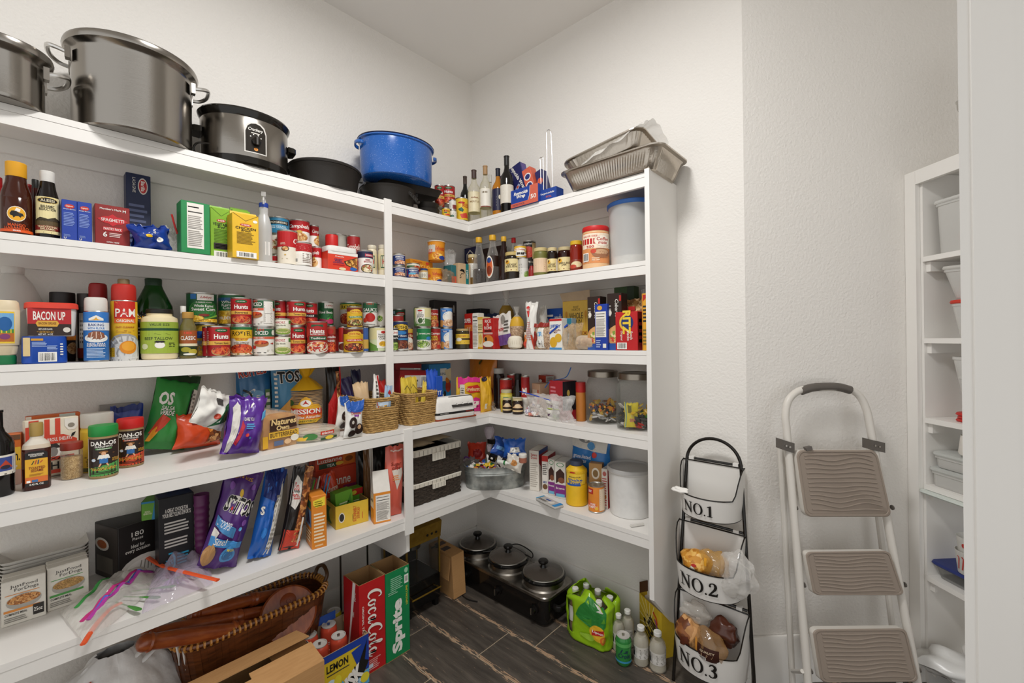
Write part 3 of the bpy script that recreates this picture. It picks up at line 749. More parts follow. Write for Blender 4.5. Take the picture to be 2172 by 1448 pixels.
for i, (x0, x1, yt, c, lb) in enumerate(((282, 372, 478, '1b3a8c', 'crumpled royal blue pasta bag lying flat beside the spaghetti box'), (284, 350, 505, '16307a', 'flattened navy bag under the crumpled blue pasta bag'))):
    bag('L2', x0, x1, yt, .01 + .03 * i, .09, lb, c, 't S .6 .7 .2 w;e .4 .5 .08 .07 e2b422;e .7 .35 .12 .1 w' if not i else 'r .1 .3 .9 .6 d4d0c8', roll=-6 + 8 * i, wr=.012, pinch=.3)
def crumple(sh, x0, x1, yt, d, th, label, c='e8e6e2c', wr=.016, **k): return bag(sh, x0, x1, yt, d, th, label, c, name='plastic_bag', wr=wr, pinch=.45, **k)
crumple('L2', 345, 396, 470, .0, .07, 'clear crumpled plastic bag with a twist tie against green carton')
p = spot(377, 'L2', .05)
tag(MB().tube(bez([(p.x, p.y, p.z + .07), (p.x, p.y - .008, p.z + .10), (p.x + .002, p.y - .016, p.z + .135)], 4), .003, 'b5201c').build('twist_tie'), 'red twist tie sticking up from clear bag on left second shelf', 'tie')
NUT = 't Nutrition_Facts .5 .93 .035 k w.8;l .06 .86 .94 .90 1;t Calories_200 .5 .82 .04 k w.8;l .06 .50 .94 .78 8;r .06 .46 .94 .475 k;l .06 .06 .94 .44 10'
def nut(u0, v0, u1, v1, c='e6e1d8', m='97918a'):
    W, H = u1 - u0, v1 - v0; g = lambda a, b: f'{u0 + a * W:.3f} {v0 + b * H:.3f}'
    return f'r {u0} {v0} {u1} {v1} {c};l {g(.06, .90)} {g(.9, .95)} 1 3a3632;l {g(.06, .79)} {g(.94, .84)} 1 3a3632;l {g(.06, .46)} {g(.94, .74)} 7 {m};r {g(.05, .435)} {g(.95, .445)} 3a3632;l {g(.06, .05)} {g(.94, .41)} 9 {m};'
carton('L2', 389, 450, (425, 434), .0, .065, 'bright green carton with white nutrition panel', '23854a', nut(.2, .10, .78, .97), left='r .3 .2 .7 .8 1c6e3c')
def tetra(x0, x1, yt, d, label, c, spec, th=.062, cap=True):
    it = carton('L2', x0, x1, yt, d, th, label, c, spec, name='broth_carton', cat='carton')
    W = it.r * 2; h = it.h
    mb = MB()
    mb.loft([[(-W / 2, .004 - th / 2 + .02, h), (W / 2, .004 - th / 2 + .02, h), (W / 2, th / 2 - .03, h + .001), (-W / 2, th / 2 - .03, h + .001)], [(-W / 2, -.004, h + .012), (W / 2, -.004, h + .012), (W / 2, .0, h + .012), (-W / 2, .0, h + .012)]], cc(c)); mb.build('top_fin', it.o)
    if cap: MB().lathe([(.013, h), (.013, h + .012), (.011, h + .015), (.0004, h + .015)], 'e9e6e0', 18, c=(W * .1, th * .25)).build('cap', it.o)
    return it
BR = ';e .5 .755 .22 .03 c0241f;t HEB .5 .755 .03 w w.3;S {d} .0016 .02,1 .5,.85 .98,1;e .86 .86 .09 .032 w;t {t} .5 .68 .055 k w.78;t Broth .5 .63 .05 k w.36 i.3;l .16 .33 .86 .60 9 {d};r .14 .02 .90 .15 efeae0;x .18 .03 .86 .14'
tetra(447, 493.5, (430, 438), .0, 'lime green vegetable broth carton', '86b52c', BR.format(t='VEGETABLE', d='5e8420')[1:] + ';r .14 .19 .90 .31 2b2320;l .2 .21 .85 .29 3 d8d0c4')
tetra(493.5, 549.5, (451, 458), -.014, 'yellow chicken broth carton overhanging the edge', 'e3b52a', BR.format(t='CHICKEN', d='8a6c16')[1:], cap=False)
tetra(494, 532, 446, .075, 'second lime green broth carton with white cap behind the yellow one', '86b52c', '')
sp = lathed('L2', 543, 578, 432, .03, 'translucent white spray bottle with blue collar', [('spray_bottle', 'd6d5d2p', [(.95, 0), (1, .03), (1, .55), (.96, .62), (.66, .78), (.52, .82), (.56, .86), (.54, .93), (.5, 1), (0, 1)])], '', None, name='spray_bottle', zb=None)
sp.o.name = 'spray_bottle'
h, r = sp.h, sp.r
MB().lathe([(r * .56, h * .93), (r * .58, h * .94), (r * .58, h), (r * .45, h + .002), (.0004, h + .002)], '1f3f9a', 20).build('collar', sp.o)
mb = MB(); mb.loft([[(x, y, h + z) for x, y in ((-.008, a), (.008, a), (.008, b), (-.008, b))] for z, a, b in ((.002, -.010, .010), (.016, -.010, .012), (.022, -.030, .022), (.038, -.034, .022), (.040, -.02, .016))], 'dcdad6p'); mb.build('spray_head', sp.o)
MB().tube([(0, -.022, h + .02), (0, -.030, h + .006), (0, -.026, h - .008)], .0035, 'dcdad6p').build('trigger', sp.o)
MB().add([cylprint(r * 1.005, h * .1, h * .3).fn(r * x, y * h, .0006) for x, y in ((1.6, .03), (2.2, .03), (2.2, .25), (1.6, .25))], [(0, 1, 2, 3)], 'e6e2dc').build('sticker', sp.o)
# soups
CS = 'b .52 1 b31a1f;t Campbells .5 .72 .22 w w.8 i.25 d.02;e .5 .48 .10 .07 c9a24a;e .5 .25 .3 .2 P'
c0 = can('L2', 570, 600, 541, .10, 'lowest red soup can under the cream and blue cans', 'b .5 1 b31a1f;t S .7 .7 .3 w;e .6 .2 .2 .15 T', 'w')
c1 = can('L2', 568, 612, 498, .10, 'cream can in middle of the blue topped stack', 'e .5 .5 .4 .3 M', 'd8cfc0', on=c0)
can('L2', 566, 614.5, 461, .10, 'blue clam chowder can topping a stack', 'r .14 .58 .86 .82 k;t PROGRESSO .5 .70 .13 e8dfcc w.60;t NEW_ENGLAND|CLAM_CHOWDER .5 .38 .20 c9e0ea w.56', '2f7ea3', on=c1)
can('L2', 588.5, 632.5, 490, .03, 'tall red and cream soup can before blue topped stack', "r -.2 .52 1.2 1 b81c20;t C .80 .72 .17 w i.3;t SLOW|KETTLE .34 .62 .07 e9d6c4;e .42 .46 .13 .08 4a3a24;e .42 .46 .10 .065 P;e .42 .27 .03 .02 c9a24a;l .3 .14 .55 .18 1 b9ab92", 'e6ddcc')
c2 = can('L2', 620, 656, 518, .10, 'hidden lower soup can supporting an upper red soup can', CS, 'w')
can('L2', 614.5, 659, 467, .10, 'upper red and white soup can behind the tall cream one', CS, 'w', on=c2)
c3 = can('L2', 655, 678, 524, .12, 'rear lower soup can under a turned red soup can', CS, 'w', turn=60)
can('L2', 655, 677, 476, .12, 'turned red soup can on top of the rear stack', CS, 'w', on=c3, turn=50)
can('L2', 623.5, 664, 514, .004, 'short soup can showing its printed back', 'b .62 1 b01c20;l .1 .66 .9 .94 4 e6cfc8;r .08 .06 .46 .5 e6e0d6;x .1 .1 .34 .3;l .5 .1 .92 .56 6 8d7f74', 'w')
can('L2', 664, 684, 523, .05, 'soup can half hidden beside the red snack pouch', CS, 'w', turn=-40)
bag('L2', 666, 699, 520, .02, .05, 'red and white soup pouch left of the fried onions', 'c6302a', 'r 0 .0 1 .42 e4dfd6;e .5 .3 .25 .14 cfc6bb;l .2 .5 .8 .6 2 e9d0c8')
lathed('L2', 691, 718, 499, .10, 'jar with red lid behind the fried onions tub', [('jar', 'c9c0b0', SHAKER), ('lid', 'c4201d', [(1, .62), (1.02, .64), (1.02, .98), (.96, 1), (0, 1)])], name='jar', cat='jar')
can('L2', 705, 737, 497, .13, 'plain silver can behind the fried onions tub', 'b .3 .7 8d8c80', 'a9a79b')
can('L2', 736, 765, 500, .08, 'maroon soup can right behind the fried onions tub', 't Campbells .5 .7 .2 e9d8cc w.8 i.25', '9a181b')
it = carton('L2', 696, 759, (531, 539), .004, .07, 'red crispy fried onions tub with white rim', 'd8402a', 'r 0 .84 1 1 e6e2dc;t Frenchs .38 .74 .07 w w.30 i.2;t CRISPY|FRIED|ONIONS .34 .48 .26 1d2f63 w.36;r .16 .25 .54 .31 b71d1d;p 20351f .52,.5 .98,.80 .98,.12 .60,.3;p F .56,.5 .97,.76 .97,.16 .63,.32;e .84 .12 .12 .10 2c62ae;e .47 .08 .12 .07 e4d3a8', name='snack_tub', cat='tub')
MB().loft([rr(it.r * 2.02, .074, .02, it.h), rr(it.r * 2.06, .076, .02, it.h + .004), rr(it.r * 2.02, .074, .02, it.h + .022), rr(it.r * 1.7, .06, .02, it.h + .026)], 'e9e6e0').build('lid', it.o)
can('L2', 757.5, 792, 531, .004, 'beef broth can with navy top', 'b .68 1 1f2342;r .5 .74 .92 .88 c8374a;t SWANSON .71 .81 .07 w w.34;t BEEF|BROTH .62 .54 .18 a5252c w.34;e .6 .16 .28 .22 3b3a3c;e .6 .16 .25 .19 M;l .06 .1 .2 .6 6 b9867a', 'w')
JM = dict(lab=(.2, .7, 'd6c9a0'), spec='r .3 .1 .7 .9 1f4a2c;r .34 .16 .66 .84 e6dcc0;t H .5 .5 .3 b5261f')
jar('L2', 779, 800, 521, .05, 'rear one of two mayonnaise jars left of the post', 'd9cdb0', 'cfc6b0', glass=None, **JM)
jar('L2', 795, 824, 518, .004, 'front mayonnaise jar half hidden by the post', 'dcd0b4', 'd2c9b4', glass=None, **JM)
# ------------------------------------------------------------------ left third shelf
lathed('L3', -14, 126, 574, .07, 'translucent empty gallon jug at left end', [('milk_jug', 'cfccc6p', [(.92, 0), (1, .02), (1, .55), (.93, .68), (.6, .88), (.34, .97), (.33, 1.0), (0, 1.0)]), ('cap', 'dedbd5p', [(.36, .975), (.37, 1.04), (.36, 1.05), (0, 1.05)])], name='milk_jug', cat='jug')
rn = lathed('L3', -26, 51, 637, .012, 'cream ranch dressing squeeze bottle standing on its green cap', [('squeeze_bottle', 'dccbaa', [(.7, .14), (.82, .16), (.96, .34), (1, .5), (1, .86), (.94, .97), (.8, 1), (0, 1)]), ('cap', '106b3c', [(.76, 0), (.78, .01), (.78, .12), (.72, .145), (0, .145)])],
   'r .10 .05 .80 .95 e9c43a;r .12 .1 .78 .9 4d8a3a;r .12 .45 .78 .9 6fa8d6;e .6 .6 .14 .2 1c5c9c;r .12 .1 .78 .34 b5652a;e .6 .24 .1 .08 7d3a6a;e .4 .2 .1 .08 c8442e', (.30, .85, 1.0, 'dccbaa'), sy=.7, turn=-14)
def tub(sh, x0, x1, yt, d, label, c, lidc, spec, on=None, th=.11, flare=.9, lid=True, turn=0, group=None):
    za = on.top + .0005 if on else ZT[int(sh[1])]
    A, B = spot(x0, sh, d, za), spot(x1, sh, d, za); W = (B - A).length; m = (A + B) / 2; ang = atan2(B.y - A.y, B.x - A.x); h = zat((x0 + x1) / 2, yt, m) - za
    nb = Vector((-sin(ang), cos(ang), 0))
    hb = h * (.86 if lid else 1)
    o = MB().loft([rr(W * flare - .004, th * flare - .004, .02, 0, 6), rr(W * flare, th * flare, .022, .003, 6), rr(W * .97, th * .97, .024, hb, 6), rr(W * .95, th * .95, .022, hb, 6)], cc(c)).build('food_tub')
    o.location = m + nb * th / 2; o.rotation_euler = (0, 0, ang + radians(turn)); tag(o, lab_(sh, label), 'tub', group)
    if lid: MB().loft([rr(W, th, .026, hb - .004, 6), rr(W + .006, th + .006, .028, hb - .003, 6), rr(W + .004, th + .004, .027, h - .003, 6), rr(W - .004, th - .004, .024, h, 6)], cc(lidc)).build('lid', o)
    k = (1 - flare) * .5
    q = Print(lambda x, y, l: Vector((x - W * .46, -th / 2 * (flare + (.97 - flare) * y / hb) - l - .0004, y)), W * .92, hb); ink(q, spec); q.build(o, 'print')
    return mk(o, m, W / 2, h)
t1 = tub('L3', 38, 138, 713, .006, 'royal blue tub lying under the red lidded one', '1749a8', '1749a8', 'r 0 .28 .16 .95 d8c08a;l .2 .62 .55 .82 4 9db4e0;r .18 .84 .46 .92 d49a2c;x .34 .06 .78 .42;l .55 .48 .8 .68 4 9db4e0;l .86 .3 .94 .78 5 e6e2d8', lid=False, flare=1.0)
tub('L3', 47, 160, 641, .012, 'white bacon grease tub with red lid on the blue tub', 'e6e2da', 'd8402e', 'r .0 .42 .9 .96 b3262a;r .0 .02 .9 .42 33231c;t BACON_UP .44 .70 .30 w w.66 d.02;p d8a43c .16,.44 .2,.53 .6,.53 .64,.44 .6,.33 .2,.33;t BACON_GREASE .40 .44 .08 6b2a12 w.36;t BEST-LOVED_FLAVOR .36 .24 .06 w w.28;t FRY_|_COOK_|_BAKE .36 .15 .06 d8a43c w.36;e .8 .22 .08 .09 d9d2c6;t NET_WT._14_OZ .36 .06 .06 w w.3', on=t1)
lathed('L3', 116, 170, 621, .14, 'tall charcoal drink canister with orange band behind the tubs', [('canister', '211d1c', [(.97, 0), (1, .01), (1, .82), (0, .82)]), ('lid', '1b1817', [(1.02, .80), (1.03, .82), (1.03, .98), (1, 1), (0, 1)])], 'b .36 .46 d07a2c;e .8 .2 .2 .12 N;l .3 .1 .6 .3 4 cfc6bb', (.04, .78, 1, '211d1c'), name='canister', cat='canister')
lathed('L3', 165, 202, 623, .15, 'dark canister between charcoal canister and blue spray can', [('canister', '2a2321', SHAKER), ('lid', '3a3634', [(1.02, .80), (1.03, .98), (1, 1), (0, 1)])], 'r .2 .2 .4 .9 d8d2c8;b 0 .2 8a2a20;l .25 .3 .38 .8 6', (.04, .78, 1, '2a2321'), name='canister', cat='canister')
def aerosol(x0, x1, yt, d, label, c, capc, spec, capz=.78, nozzle=None, **k):
    pt = [('spray_can', 'c5c2bbm', [(.97, 0), (1, .006), (1, .012), (.97, .014), (.97, capz - .02), (.9, capz), (0, capz)]), ('cap', capc, [(.9, capz - .015), (.93, capz), (.92, .94), (.86, .985), (.7, 1), (0, 1)])]
    if nozzle: pt.append(('nozzle', nozzle, [(.44, .99), (.44, 1.06), (.40, 1.068), (0, 1.068)]))
    return lathed('L3', x0, x1, yt, d, label, pt, spec, (.02, capz - .02, .985, c), name='spray_can', cat='spray can', **k)
aerosol(187, 231, 601, .11, 'red capped spray can behind the blue baking spray', '8f1d1a', '8f1616', '')
aerosol(177, 232, 631, .006, 'blue baking spray can with white cap', '2a6fb8', 'd9d5ce', 'p e9e4da .3,.86 .5,.93 .7,.86 .7,.82 .3,.82;p e0a32c .36,.83 .5,.89 .64,.83;r -.2 .62 1.2 .78 dfe4ea;t BAKING .5 .73 .055 2a3f7d w.42;t WITH_FLOUR .5 .66 .045 2a6fb8 w.46;e .5 .46 .34 .09 e6e6e2;p 8a5238 .26,.47 .3,.56 .42,.6 .58,.6 .7,.56 .74,.47 .6,.43 .4,.43;S d9c0ae .002 .36,.46 .4,.58;S d9c0ae .002 .5,.45 .5,.59;S d9c0ae .002 .64,.46 .6,.58;t IDEAL_PARA|REPOSTERIA .5 .32 .08 w w.5;l .24 .06 .76 .26 7 b9cde6', capz=.79)
aerosol(234, 293, 602, .008, 'yellow and red cooking spray can with brown nozzle', 'd9ab25', 'b7261c', 'p c3281e .24,1 .24,.62 .82,.62 .82,1;t PAM .54 .80 .14 w w.52 d.01;r .24 .62 .82 .70 dd6a22;t ORIGINAL .54 .66 .05 w w.46;t EASY_CLEANUP .53 .55 .03 a5451c w.48;l .3 .46 .78 .51 2 b58420;e .52 .10 .56 .34 9c9a98;e .54 .10 .50 .30 c9c8c6;r -.1 -.0 1.2 .04 c9c8c6;e .6 .20 .22 .115 d9861e;e .6 .22 .16 .08 e6a02e;r .06 .04 .26 .2 cfa21e;l .08 .06 .24 .16 3 6b2a12', capz=.79, nozzle='7d6a48')
lathed('L3', 284, 369, 606, .10, 'big dark green bottle with green cap behind the tallow jar', [('bottle', '123d12g', [(.95, 0), (1, .02), (1, .60), (.97, .72), (.5, .96), (.44, 1), (0, 1)]), ('cap', '15331c', [(.43, .98), (.44, 1.09), (.4, 1.1), (0, 1.1)])], sy=.7)
bag('L3', 290, 320, 660, .07, .05, 'black and gold potato bag squeezed beside tallow jar', '14120f', 'r .1 .2 .9 .4 1f5a2c;t PO .5 .85 .12 d8a43c;l .1 .5 .9 .7 3 cfc6bb')
jar('L3', 301, 381, 656, .006, 'beef tallow jar with black lid and lime label', 'dcc796', '17140f', 'b .80 .98 93a83c;t VALUE_SIZE .5 .91 .08 33401c w.36;b .72 .80 1f4a2c;b 0 .72 9db23e;t BEEF_TALLOW .48 .47 .09 33401c w.52;S 33401c .0008 .3,.58 .42,.62 .5,.60 .62,.62 .7,.58;e .5 .26 .09 .10 efeae0;p k .40,.36 .46,.33 .54,.33 .6,.36 .56,.40 .44,.40;e .22 .22 .07 .09 cfd6a8;l .66 .2 .8 .36 3 33401c', (.12, .74, '93a83c'), lidh=.09, neck=.70, glass='e2d3acg')
B2('L3', 379, 400, 649, .06, 'clear bottle with white cap behind the olive oil', 'c9c6bet', SAUCE, 'e0ddd6', .62, .86)
B2('L3', 381, 418, 662, .02, 'small olive oil bottle with gold cap and brown label', '6b6238g', [(.95, 0), (1, .02), (1, .62), (.9, .70), (.62, .80), (.6, .87), (0, .87)], 'b98c42', .68, .86, 'r -.2 .48 1.2 1 9c5226;t HEB .5 .9 .07 e0452c w.3;t CLASSIC .5 .70 .16 w w.62;r -.2 .38 1.2 .48 e3d8b8;r -.2 0 1.2 .38 28361c;e .4 .24 .2 .1 a39a2c;e .7 .16 .2 .1 b5a63a;e .55 .06 .25 .04 e6e4d8', (.06, .6, 1, '33401c'))
# the stacked vegetables
c0 = can('L3', 413, 466, 687, .09, 'big yellow corn can carrying the largest green corn can', 'b .85 1 c8a22c;e .3 .7 .3 .12 1f4a9a;r .1 .1 .6 .5 8a8f9a;e .4 .2 .3 .2 C', 'd0a62e')
can('L3', 394.5, 461, 621, .09, 'largest green sweet corn can topping its stack', 'b 0 .12 C;e .55 .44 .36 .34 3f8a3a;e .55 .46 .33 .31 2a6a30;r .40 .78 .80 1 w;t Libbys .60 .88 .10 b5261f w.26 i.3;r .24 .82 .38 1 2c6eae;t JUMBO-CAN .55 .70 .05 w w.36;t Whole_Kernel .55 .58 .09 w w.44;t Sweet_Corn .55 .46 .12 w w.56;e .55 .25 .12 .05 7d2a20;p 7aa83c .5,.08 .95,.22 .9,.28 .6,.14;e .3 .14 .25 .1 C', '1c5a30', on=c0)
c0 = can('L3', 466, 522, 690, .11, 'green lower can half hidden behind the stewed tomatoes stack', 'r .1 .1 .9 .5 C', '2a5c2c')
can('L3', 462, 521, 624, .11, 'tall green kernel corn can behind stewed tomatoes', 'r .04 .8 .5 .92 2f5f8a;b 0 .46 C;t Whole|Kernel|Corn .42 .66 .3 w w.4;t GOLDEN .3 .2 .1 w w.4', '1f6b3a', on=c0)
def hunts(sh, x0, x1, yt, d, label, band='Tomato_Sauce', dark=False, **k):
    s = f"e .5 .90 .20 .07 1f5a2a;t 100%_NATURAL .5 .90 .03 w w.26;t Hunts .5 .68 .17 w w.46 d.03;r -.2 .38 1.2 .52 {'1c1a18' if dark else 'e0ab4a'};t {band} .5 .45 .08 {'w' if dark else '2a1c12'} w.44;e .5 .16 .32 .17 b9905c;e .5 .18 .29 .15 T;l .0 .4 .1 .9 8 d9b0a8"
    return can(sh, x0, x1, yt, d, label, s, 'a81b20', **k)
c1 = can('L3', 489, 536, 690, .035, 'diced tomato can with green and yellow top left of the chili beans', 'b .90 1 1f6b3a;b .60 .90 e0b42c;t RO*TEL .52 .77 .17 k w.66;p e0b42c .22,.62 .78,.62 .66,.50 .34,.50;t Original .5 .57 .08 b5261f w.38;t DICED_TOMATOES|&_GREEN_CHILIES .5 .42 .09 5a4a3c w.5;e .5 .20 .42 .19 c8703c;e .5 .23 .38 .15 T;b 0 .06 M', 'e4dfd4')
hunts('L3', 489, 534.5, 631, .035, 'stewed tomatoes can standing on the green topped diced tomatoes', 'Stewed', on=c1)
hunts('L3', 429, 452, 692, .05, 'red tomato can mostly hidden behind the front tomato sauce', turn=40)
hunts('L3', 439, 489, 691, .004, 'front leftmost tomato sauce can', turn=16)
HB = 'b .70 1 2c5c3c;t DICED .42 .84 .15 w w.46;r .28 .93 .5 1 c0241f;e .86 .85 .09 .11 e4dfd4;r -.2 .60 1.2 .69 cf5a3c;t FOR_CHILI .34 .645 .06 w w.34;e .40 .42 .26 .13 a86a3a;e .40 .47 .24 .08 T;p a5322a .7,.42 .84,.46 .84,.38;e .14 .28 .1 .07 b5261f;l .1 .05 .6 .1 1 3a3632;l .6 .1 .9 .2 2 b9b2a6'
c1 = can('L3', 537, 582.5, 694, .012, 'diced tomatoes for chili can in bottom row', HB, 'e6e2d9')
can('L3', 536, 583, 634, .014, 'turned diced tomatoes for chili can on top row', HB + ';' + nut(.70, .1, 1.0, .96), 'e6e2d9', on=c1, turn=-34)
HZ = 'r .06 .72 .72 .92 efeae0;t HERDEZ .36 .82 .14 b5261f w.5;r .78 .72 .98 .96 3f7d2c;t Salsa_Verde .40 .62 .09 3a3a2a w.44 i.2;e .5 .2 .40 .22 7d9a3a;e .5 .24 .34 .17 c9c48a;e .5 .26 .22 .1 8a9a4a'
c1 = can('L3', 582, 617, 712, .012, 'lower small green salsa can', HZ, 'e4e0cc')
can('L3', 583, 617, 675, .012, 'upper small green salsa can', HZ, 'e4e0cc', on=c1)
c1 = hunts('L3', 586, 612, 692, .10, 'hidden bottom tomato can behind the salsa cans')
hunts('L3', 583, 608, 637, .10, 'rear red tomato can peeping above salsa cans', on=c1, turn=-40)
c1 = hunts('L3', 607, 648, 692, .05, 'lower red tomato can right of the salsa cans', turn=20)
hunts('L3', 606, 648, 638, .05, 'upper red tomato can above the right tomato can', on=c1, turn=22)
c1 = hunts('L3', 648, 674, 694, .08, 'hidden bottom can behind the pasta sauce')
hunts('L3', 645, 674, 641, .08, 'diced tomato can with black band behind pasta sauce', 'Diced', True, on=c1, turn=-12)
can('L3', 648, 692.5, 682, .012, 'traditional pasta sauce can in front row', 'p 1f5a3a .3,.86 .5,.93 .7,.86 .7,.94 .3,.94;t Hunts .5 .72 .15 w w.5 d.03;t PASTA_SAUCE .5 .61 .05 w w.5;r .22 .42 .84 .55 1f5a3a;t Traditional .53 .485 .07 w w.5;e .5 .18 .48 .2 ddd4c6;e .5 .2 .44 .17 ~b5322a,d98a4a,e8d6b0,a3241c,110;e .1 .7 .12 .2 b93a2a', 'a3201f')
c1 = can('L3', 690, 713, 690, .06, 'crushed tomatoes can with dome emblem right of pasta sauce', 'r -.2 .5 1.2 .7 8f1d1a;t Contadina .5 .6 .1 w w.8;t CRUSHED .5 .44 .08 w w.6;e .5 .82 .2 .12 b5261f;e .5 .2 .4 .2 T', '9a4a34')
c2 = can('L3', 676, 706, 692, .11, 'hidden lower can under the sliced beets', '', '8a2a24')
can('L3', 674, 708, 640, .10, 'dark green sliced beets can in upper row', 'e .5 .5 .4 .3 3f8a3a;e .5 .52 .37 .28 1f5a30;r .45 .76 .95 1 w;t Libbys .7 .88 .09 b5261f w.36 i.3;t Sliced_Beets .5 .58 .12 w w.66;e .3 .14 .3 .14 8a2a44;e .7 .16 .2 .12 b5305a;p 3f8a3a .55,.3 .6,.2 .68,.34', '1c5230', on=c2)
c1 = can('L3', 718, 738, 692, .07, 'white and red can behind lower yellow enchilada can', 'r 0 .4 .6 1 b5261f;e .5 .2 .4 .15 6b2a1c', 'ddd8cf')
c2 = can('L3', 712, 737, 694, .13, 'hidden rear can below a red rear can', '', '9a1f1c')
can('L3', 710, 735, 641, .13, 'rear red can between beets and diced tomatoes', '', '9a1f1c', on=c2)
c2 = can('L3', 722, 766, 692, .085, 'hidden lower diced tomato can behind the yellow enchilada cans', '', 'e4dfd4')
can('L3', 721, 769, 638, .085, 'upper diced tomato can with black lettering behind tall enchilada can', 'b .95 1 1f6b3a;b .72 .95 e0c22c;t RO*TEL .5 .83 .16 k w.7;t Original .5 .64 .08 b5261f w.4;e .4 .3 .4 .25 T', 'e4dfd4', on=c2)
OE = 'b .80 1 6b2318;e .55 .80 .26 .13 dca82a;e .55 .80 .24 .11 e0b53a;t Old_El_Paso .55 .80 .08 b5261f w.4;p {a} .2,.54 .85,.58 .9,.48 .3,.44;t ENCHILADA .55 .51 .06 w w.5;e .55 .2 .42 .19 5a2a18;e .55 .22 .38 .16 {f}'
c1 = can('L3', 728.5, 771, 696, .012, 'lower yellow enchilada sauce can', OE.format(a='c8442e', f='~b54a22,7d2a16,d9a05a,4a1c10,110'), 'd9ac24')
can('L3', 734, 767.5, 651, .018, 'upper slimmer yellow enchilada sauce can', OE.format(a='3f7d2c', f='~d9c08a,a3703a,8a9a4a,5a3a1c,120'), 'dcae26', on=c1)
c1 = can('L3', 768, 785, 693, .04, 'blue can squeezed between enchilada and kernel corn', 'b .1 .5 c9a24a', '3a5c9c')
c2 = can('L3', 772, 800, 693, .10, 'hidden lower tomato can under the sauce can', '', '2a5c3c')
can('L3', 767, 798.5, 641, .06, 'tomato sauce can with green and white label in upper row', 'b .60 1 2a5c3c;r .35 .92 .65 1 c0241f;t SAUCE .5 .70 .15 w w.72;e .5 .36 .24 .2 b5261f;p 3f7d2c .45,.55 .5,.6 .62,.56;e .25 .24 .12 .1 c8442e;l .2 .04 .8 .08 1 4a4640', 'e6e2d9', on=c1)
can('L3', 797, 818, 645, .09, 'white vegetable can beside the post in upper row', 'r .2 .2 .7 .9 d8d2c4;e .45 .35 .2 .15 G', 'cfc9bc', on=c2)
can('L3', 780, 818, 693, .012, 'whole kernel corn can with field picture beside the post', 'r -.2 .5 1.2 1 d9cf9a;p 5f8a3a -.1,.5 .5,.2 .5,0 -.1,0;S 3f6b2a .002 -.05,.3 .3,.0;S 3f6b2a .002 -.05,.4 .45,.1;r .46 .12 .96 .9 efeae0;t WHOLE|KERNEL|CORN .7 .62 .26 2a2622 w.38;e .7 .3 .16 .12 C;e .72 .82 .1 .06 b5261f', 'cfd8b0')
# ------------------------------------------------------------------ right of the post, second shelf
AR = 'b .92 1 cfcac0;r -.2 0 1.2 .92 1f3474;t ARMOUR .58 .76 .15 w w.50 d.03;t VIENNA|SAUSAGE .60 .55 .16 d5d8e2 w.46;p ~d9a483,c98a66,efd2b4,a65f3c,150 .3,.04 .95,.04 .95,.36 .6,.44 .3,.3;r .0 .1 .08 .3 w'
c1 = can('L2', 833, 860, 564, .01, 'lower of two stacked small navy sausage cans right of the post', AR, '1f3474', turn=-8)
can('L2', 833, 860, 538, .01, 'upper of two stacked small navy sausage cans right of the post', AR, '1f3474', on=c1, turn=-8)
can('L2', 862, 892, 556, .035, 'cream vegetable can behind the front small navy can', 'r .1 .7 .6 .9 3f6b3a;e .7 .7 .3 .2 T', 'd8d2bf')
can('L2', 861, 888.5, 567, .004, 'front small navy sausage can with turquoise swirl', AR + ';e .5 .4 .2 .1 5aa8c8;r .0 .2 .14 .8 d8d4ca;r .2 .2 .24 .8 b5261f', '1f3474')
jar('L2', 891, 908, 570, .03, 'tiny mustard jar with blue lid beside the noodle cups', 'c79a3c', '27437f', 'l .2 .2 .8 .8 5', (.2, .7, 'd9d3c0'))
VL = 'b .0 .94 d98a1e;t Velveeta .66 .66 .28 b5261f w.46 i.2;e .6 .2 .3 .2 ~e8b23c,c9761c,f0cf6a,b5561a,150;e .76 .12 .16 .12 2c3f8a;e .2 .5 .16 .14 cf5a3c;r -.1 .7 .05 .9 e8e2d2'
c1 = lathed('L2', 908, 946, 569, .02, 'lower orange macaroni cup under the orange tray', [('noodle_cup', 'e0911f', [(.74, 0), (.76, .01), (.97, .92), (1, .93), (1, .96), (0, .96)]), ('lid', 'e9c04a', [(1.02, .95), (1.03, .98), (1, 1), (0, 1)])], VL, (.04, .9, .9, 'd98a1e'), name='noodle_cup', cat='noodle cup')
c2 = carton('L2', 880, 934, (552, 543), .03, .09, 'orange noodle cup tray lying over the lower cup', 'd08a22', 't Velveeta .30 .72 .24 b5421f w.40 i.2;e .74 .68 .08 .2 c8442e;e .5 .2 .42 .22 ~e8a23c,c9761c,f0c05a,b5561a,130;e .9 .1 .06 .1 5a4a7a', right='r .05 .05 .95 .95 a3682c;e .5 .5 .36 .42 e0911f', on=c1, rz=8)
lathed('L2', 907, 945, 513, .035, 'top orange macaroni cup standing on the orange tray', [('noodle_cup', 'e0911f', [(.74, 0), (.76, .01), (.97, .92), (1, .93), (1, .96), (0, .96)]), ('lid', 'd9cfc0', [(1.02, .95), (1.03, .98), (1, 1), (0, 1)])], VL + ';r .05 .45 .45 .95 cfc8bc;l .08 .5 .42 .9 5 6b655c', (.04, .9, .9, 'd98a1e'), name='noodle_cup', cat='noodle cup', on=c2)
crumple('L2', 944, 975, 571, .01, .06, 'clear bag of brown dried beans beside the noodle cups', 'a98a6ac', wr=.008)
crumple('L2', 946, 974, 529, .10, .05, 'clear empty bag bunched up behind the noodle cups')
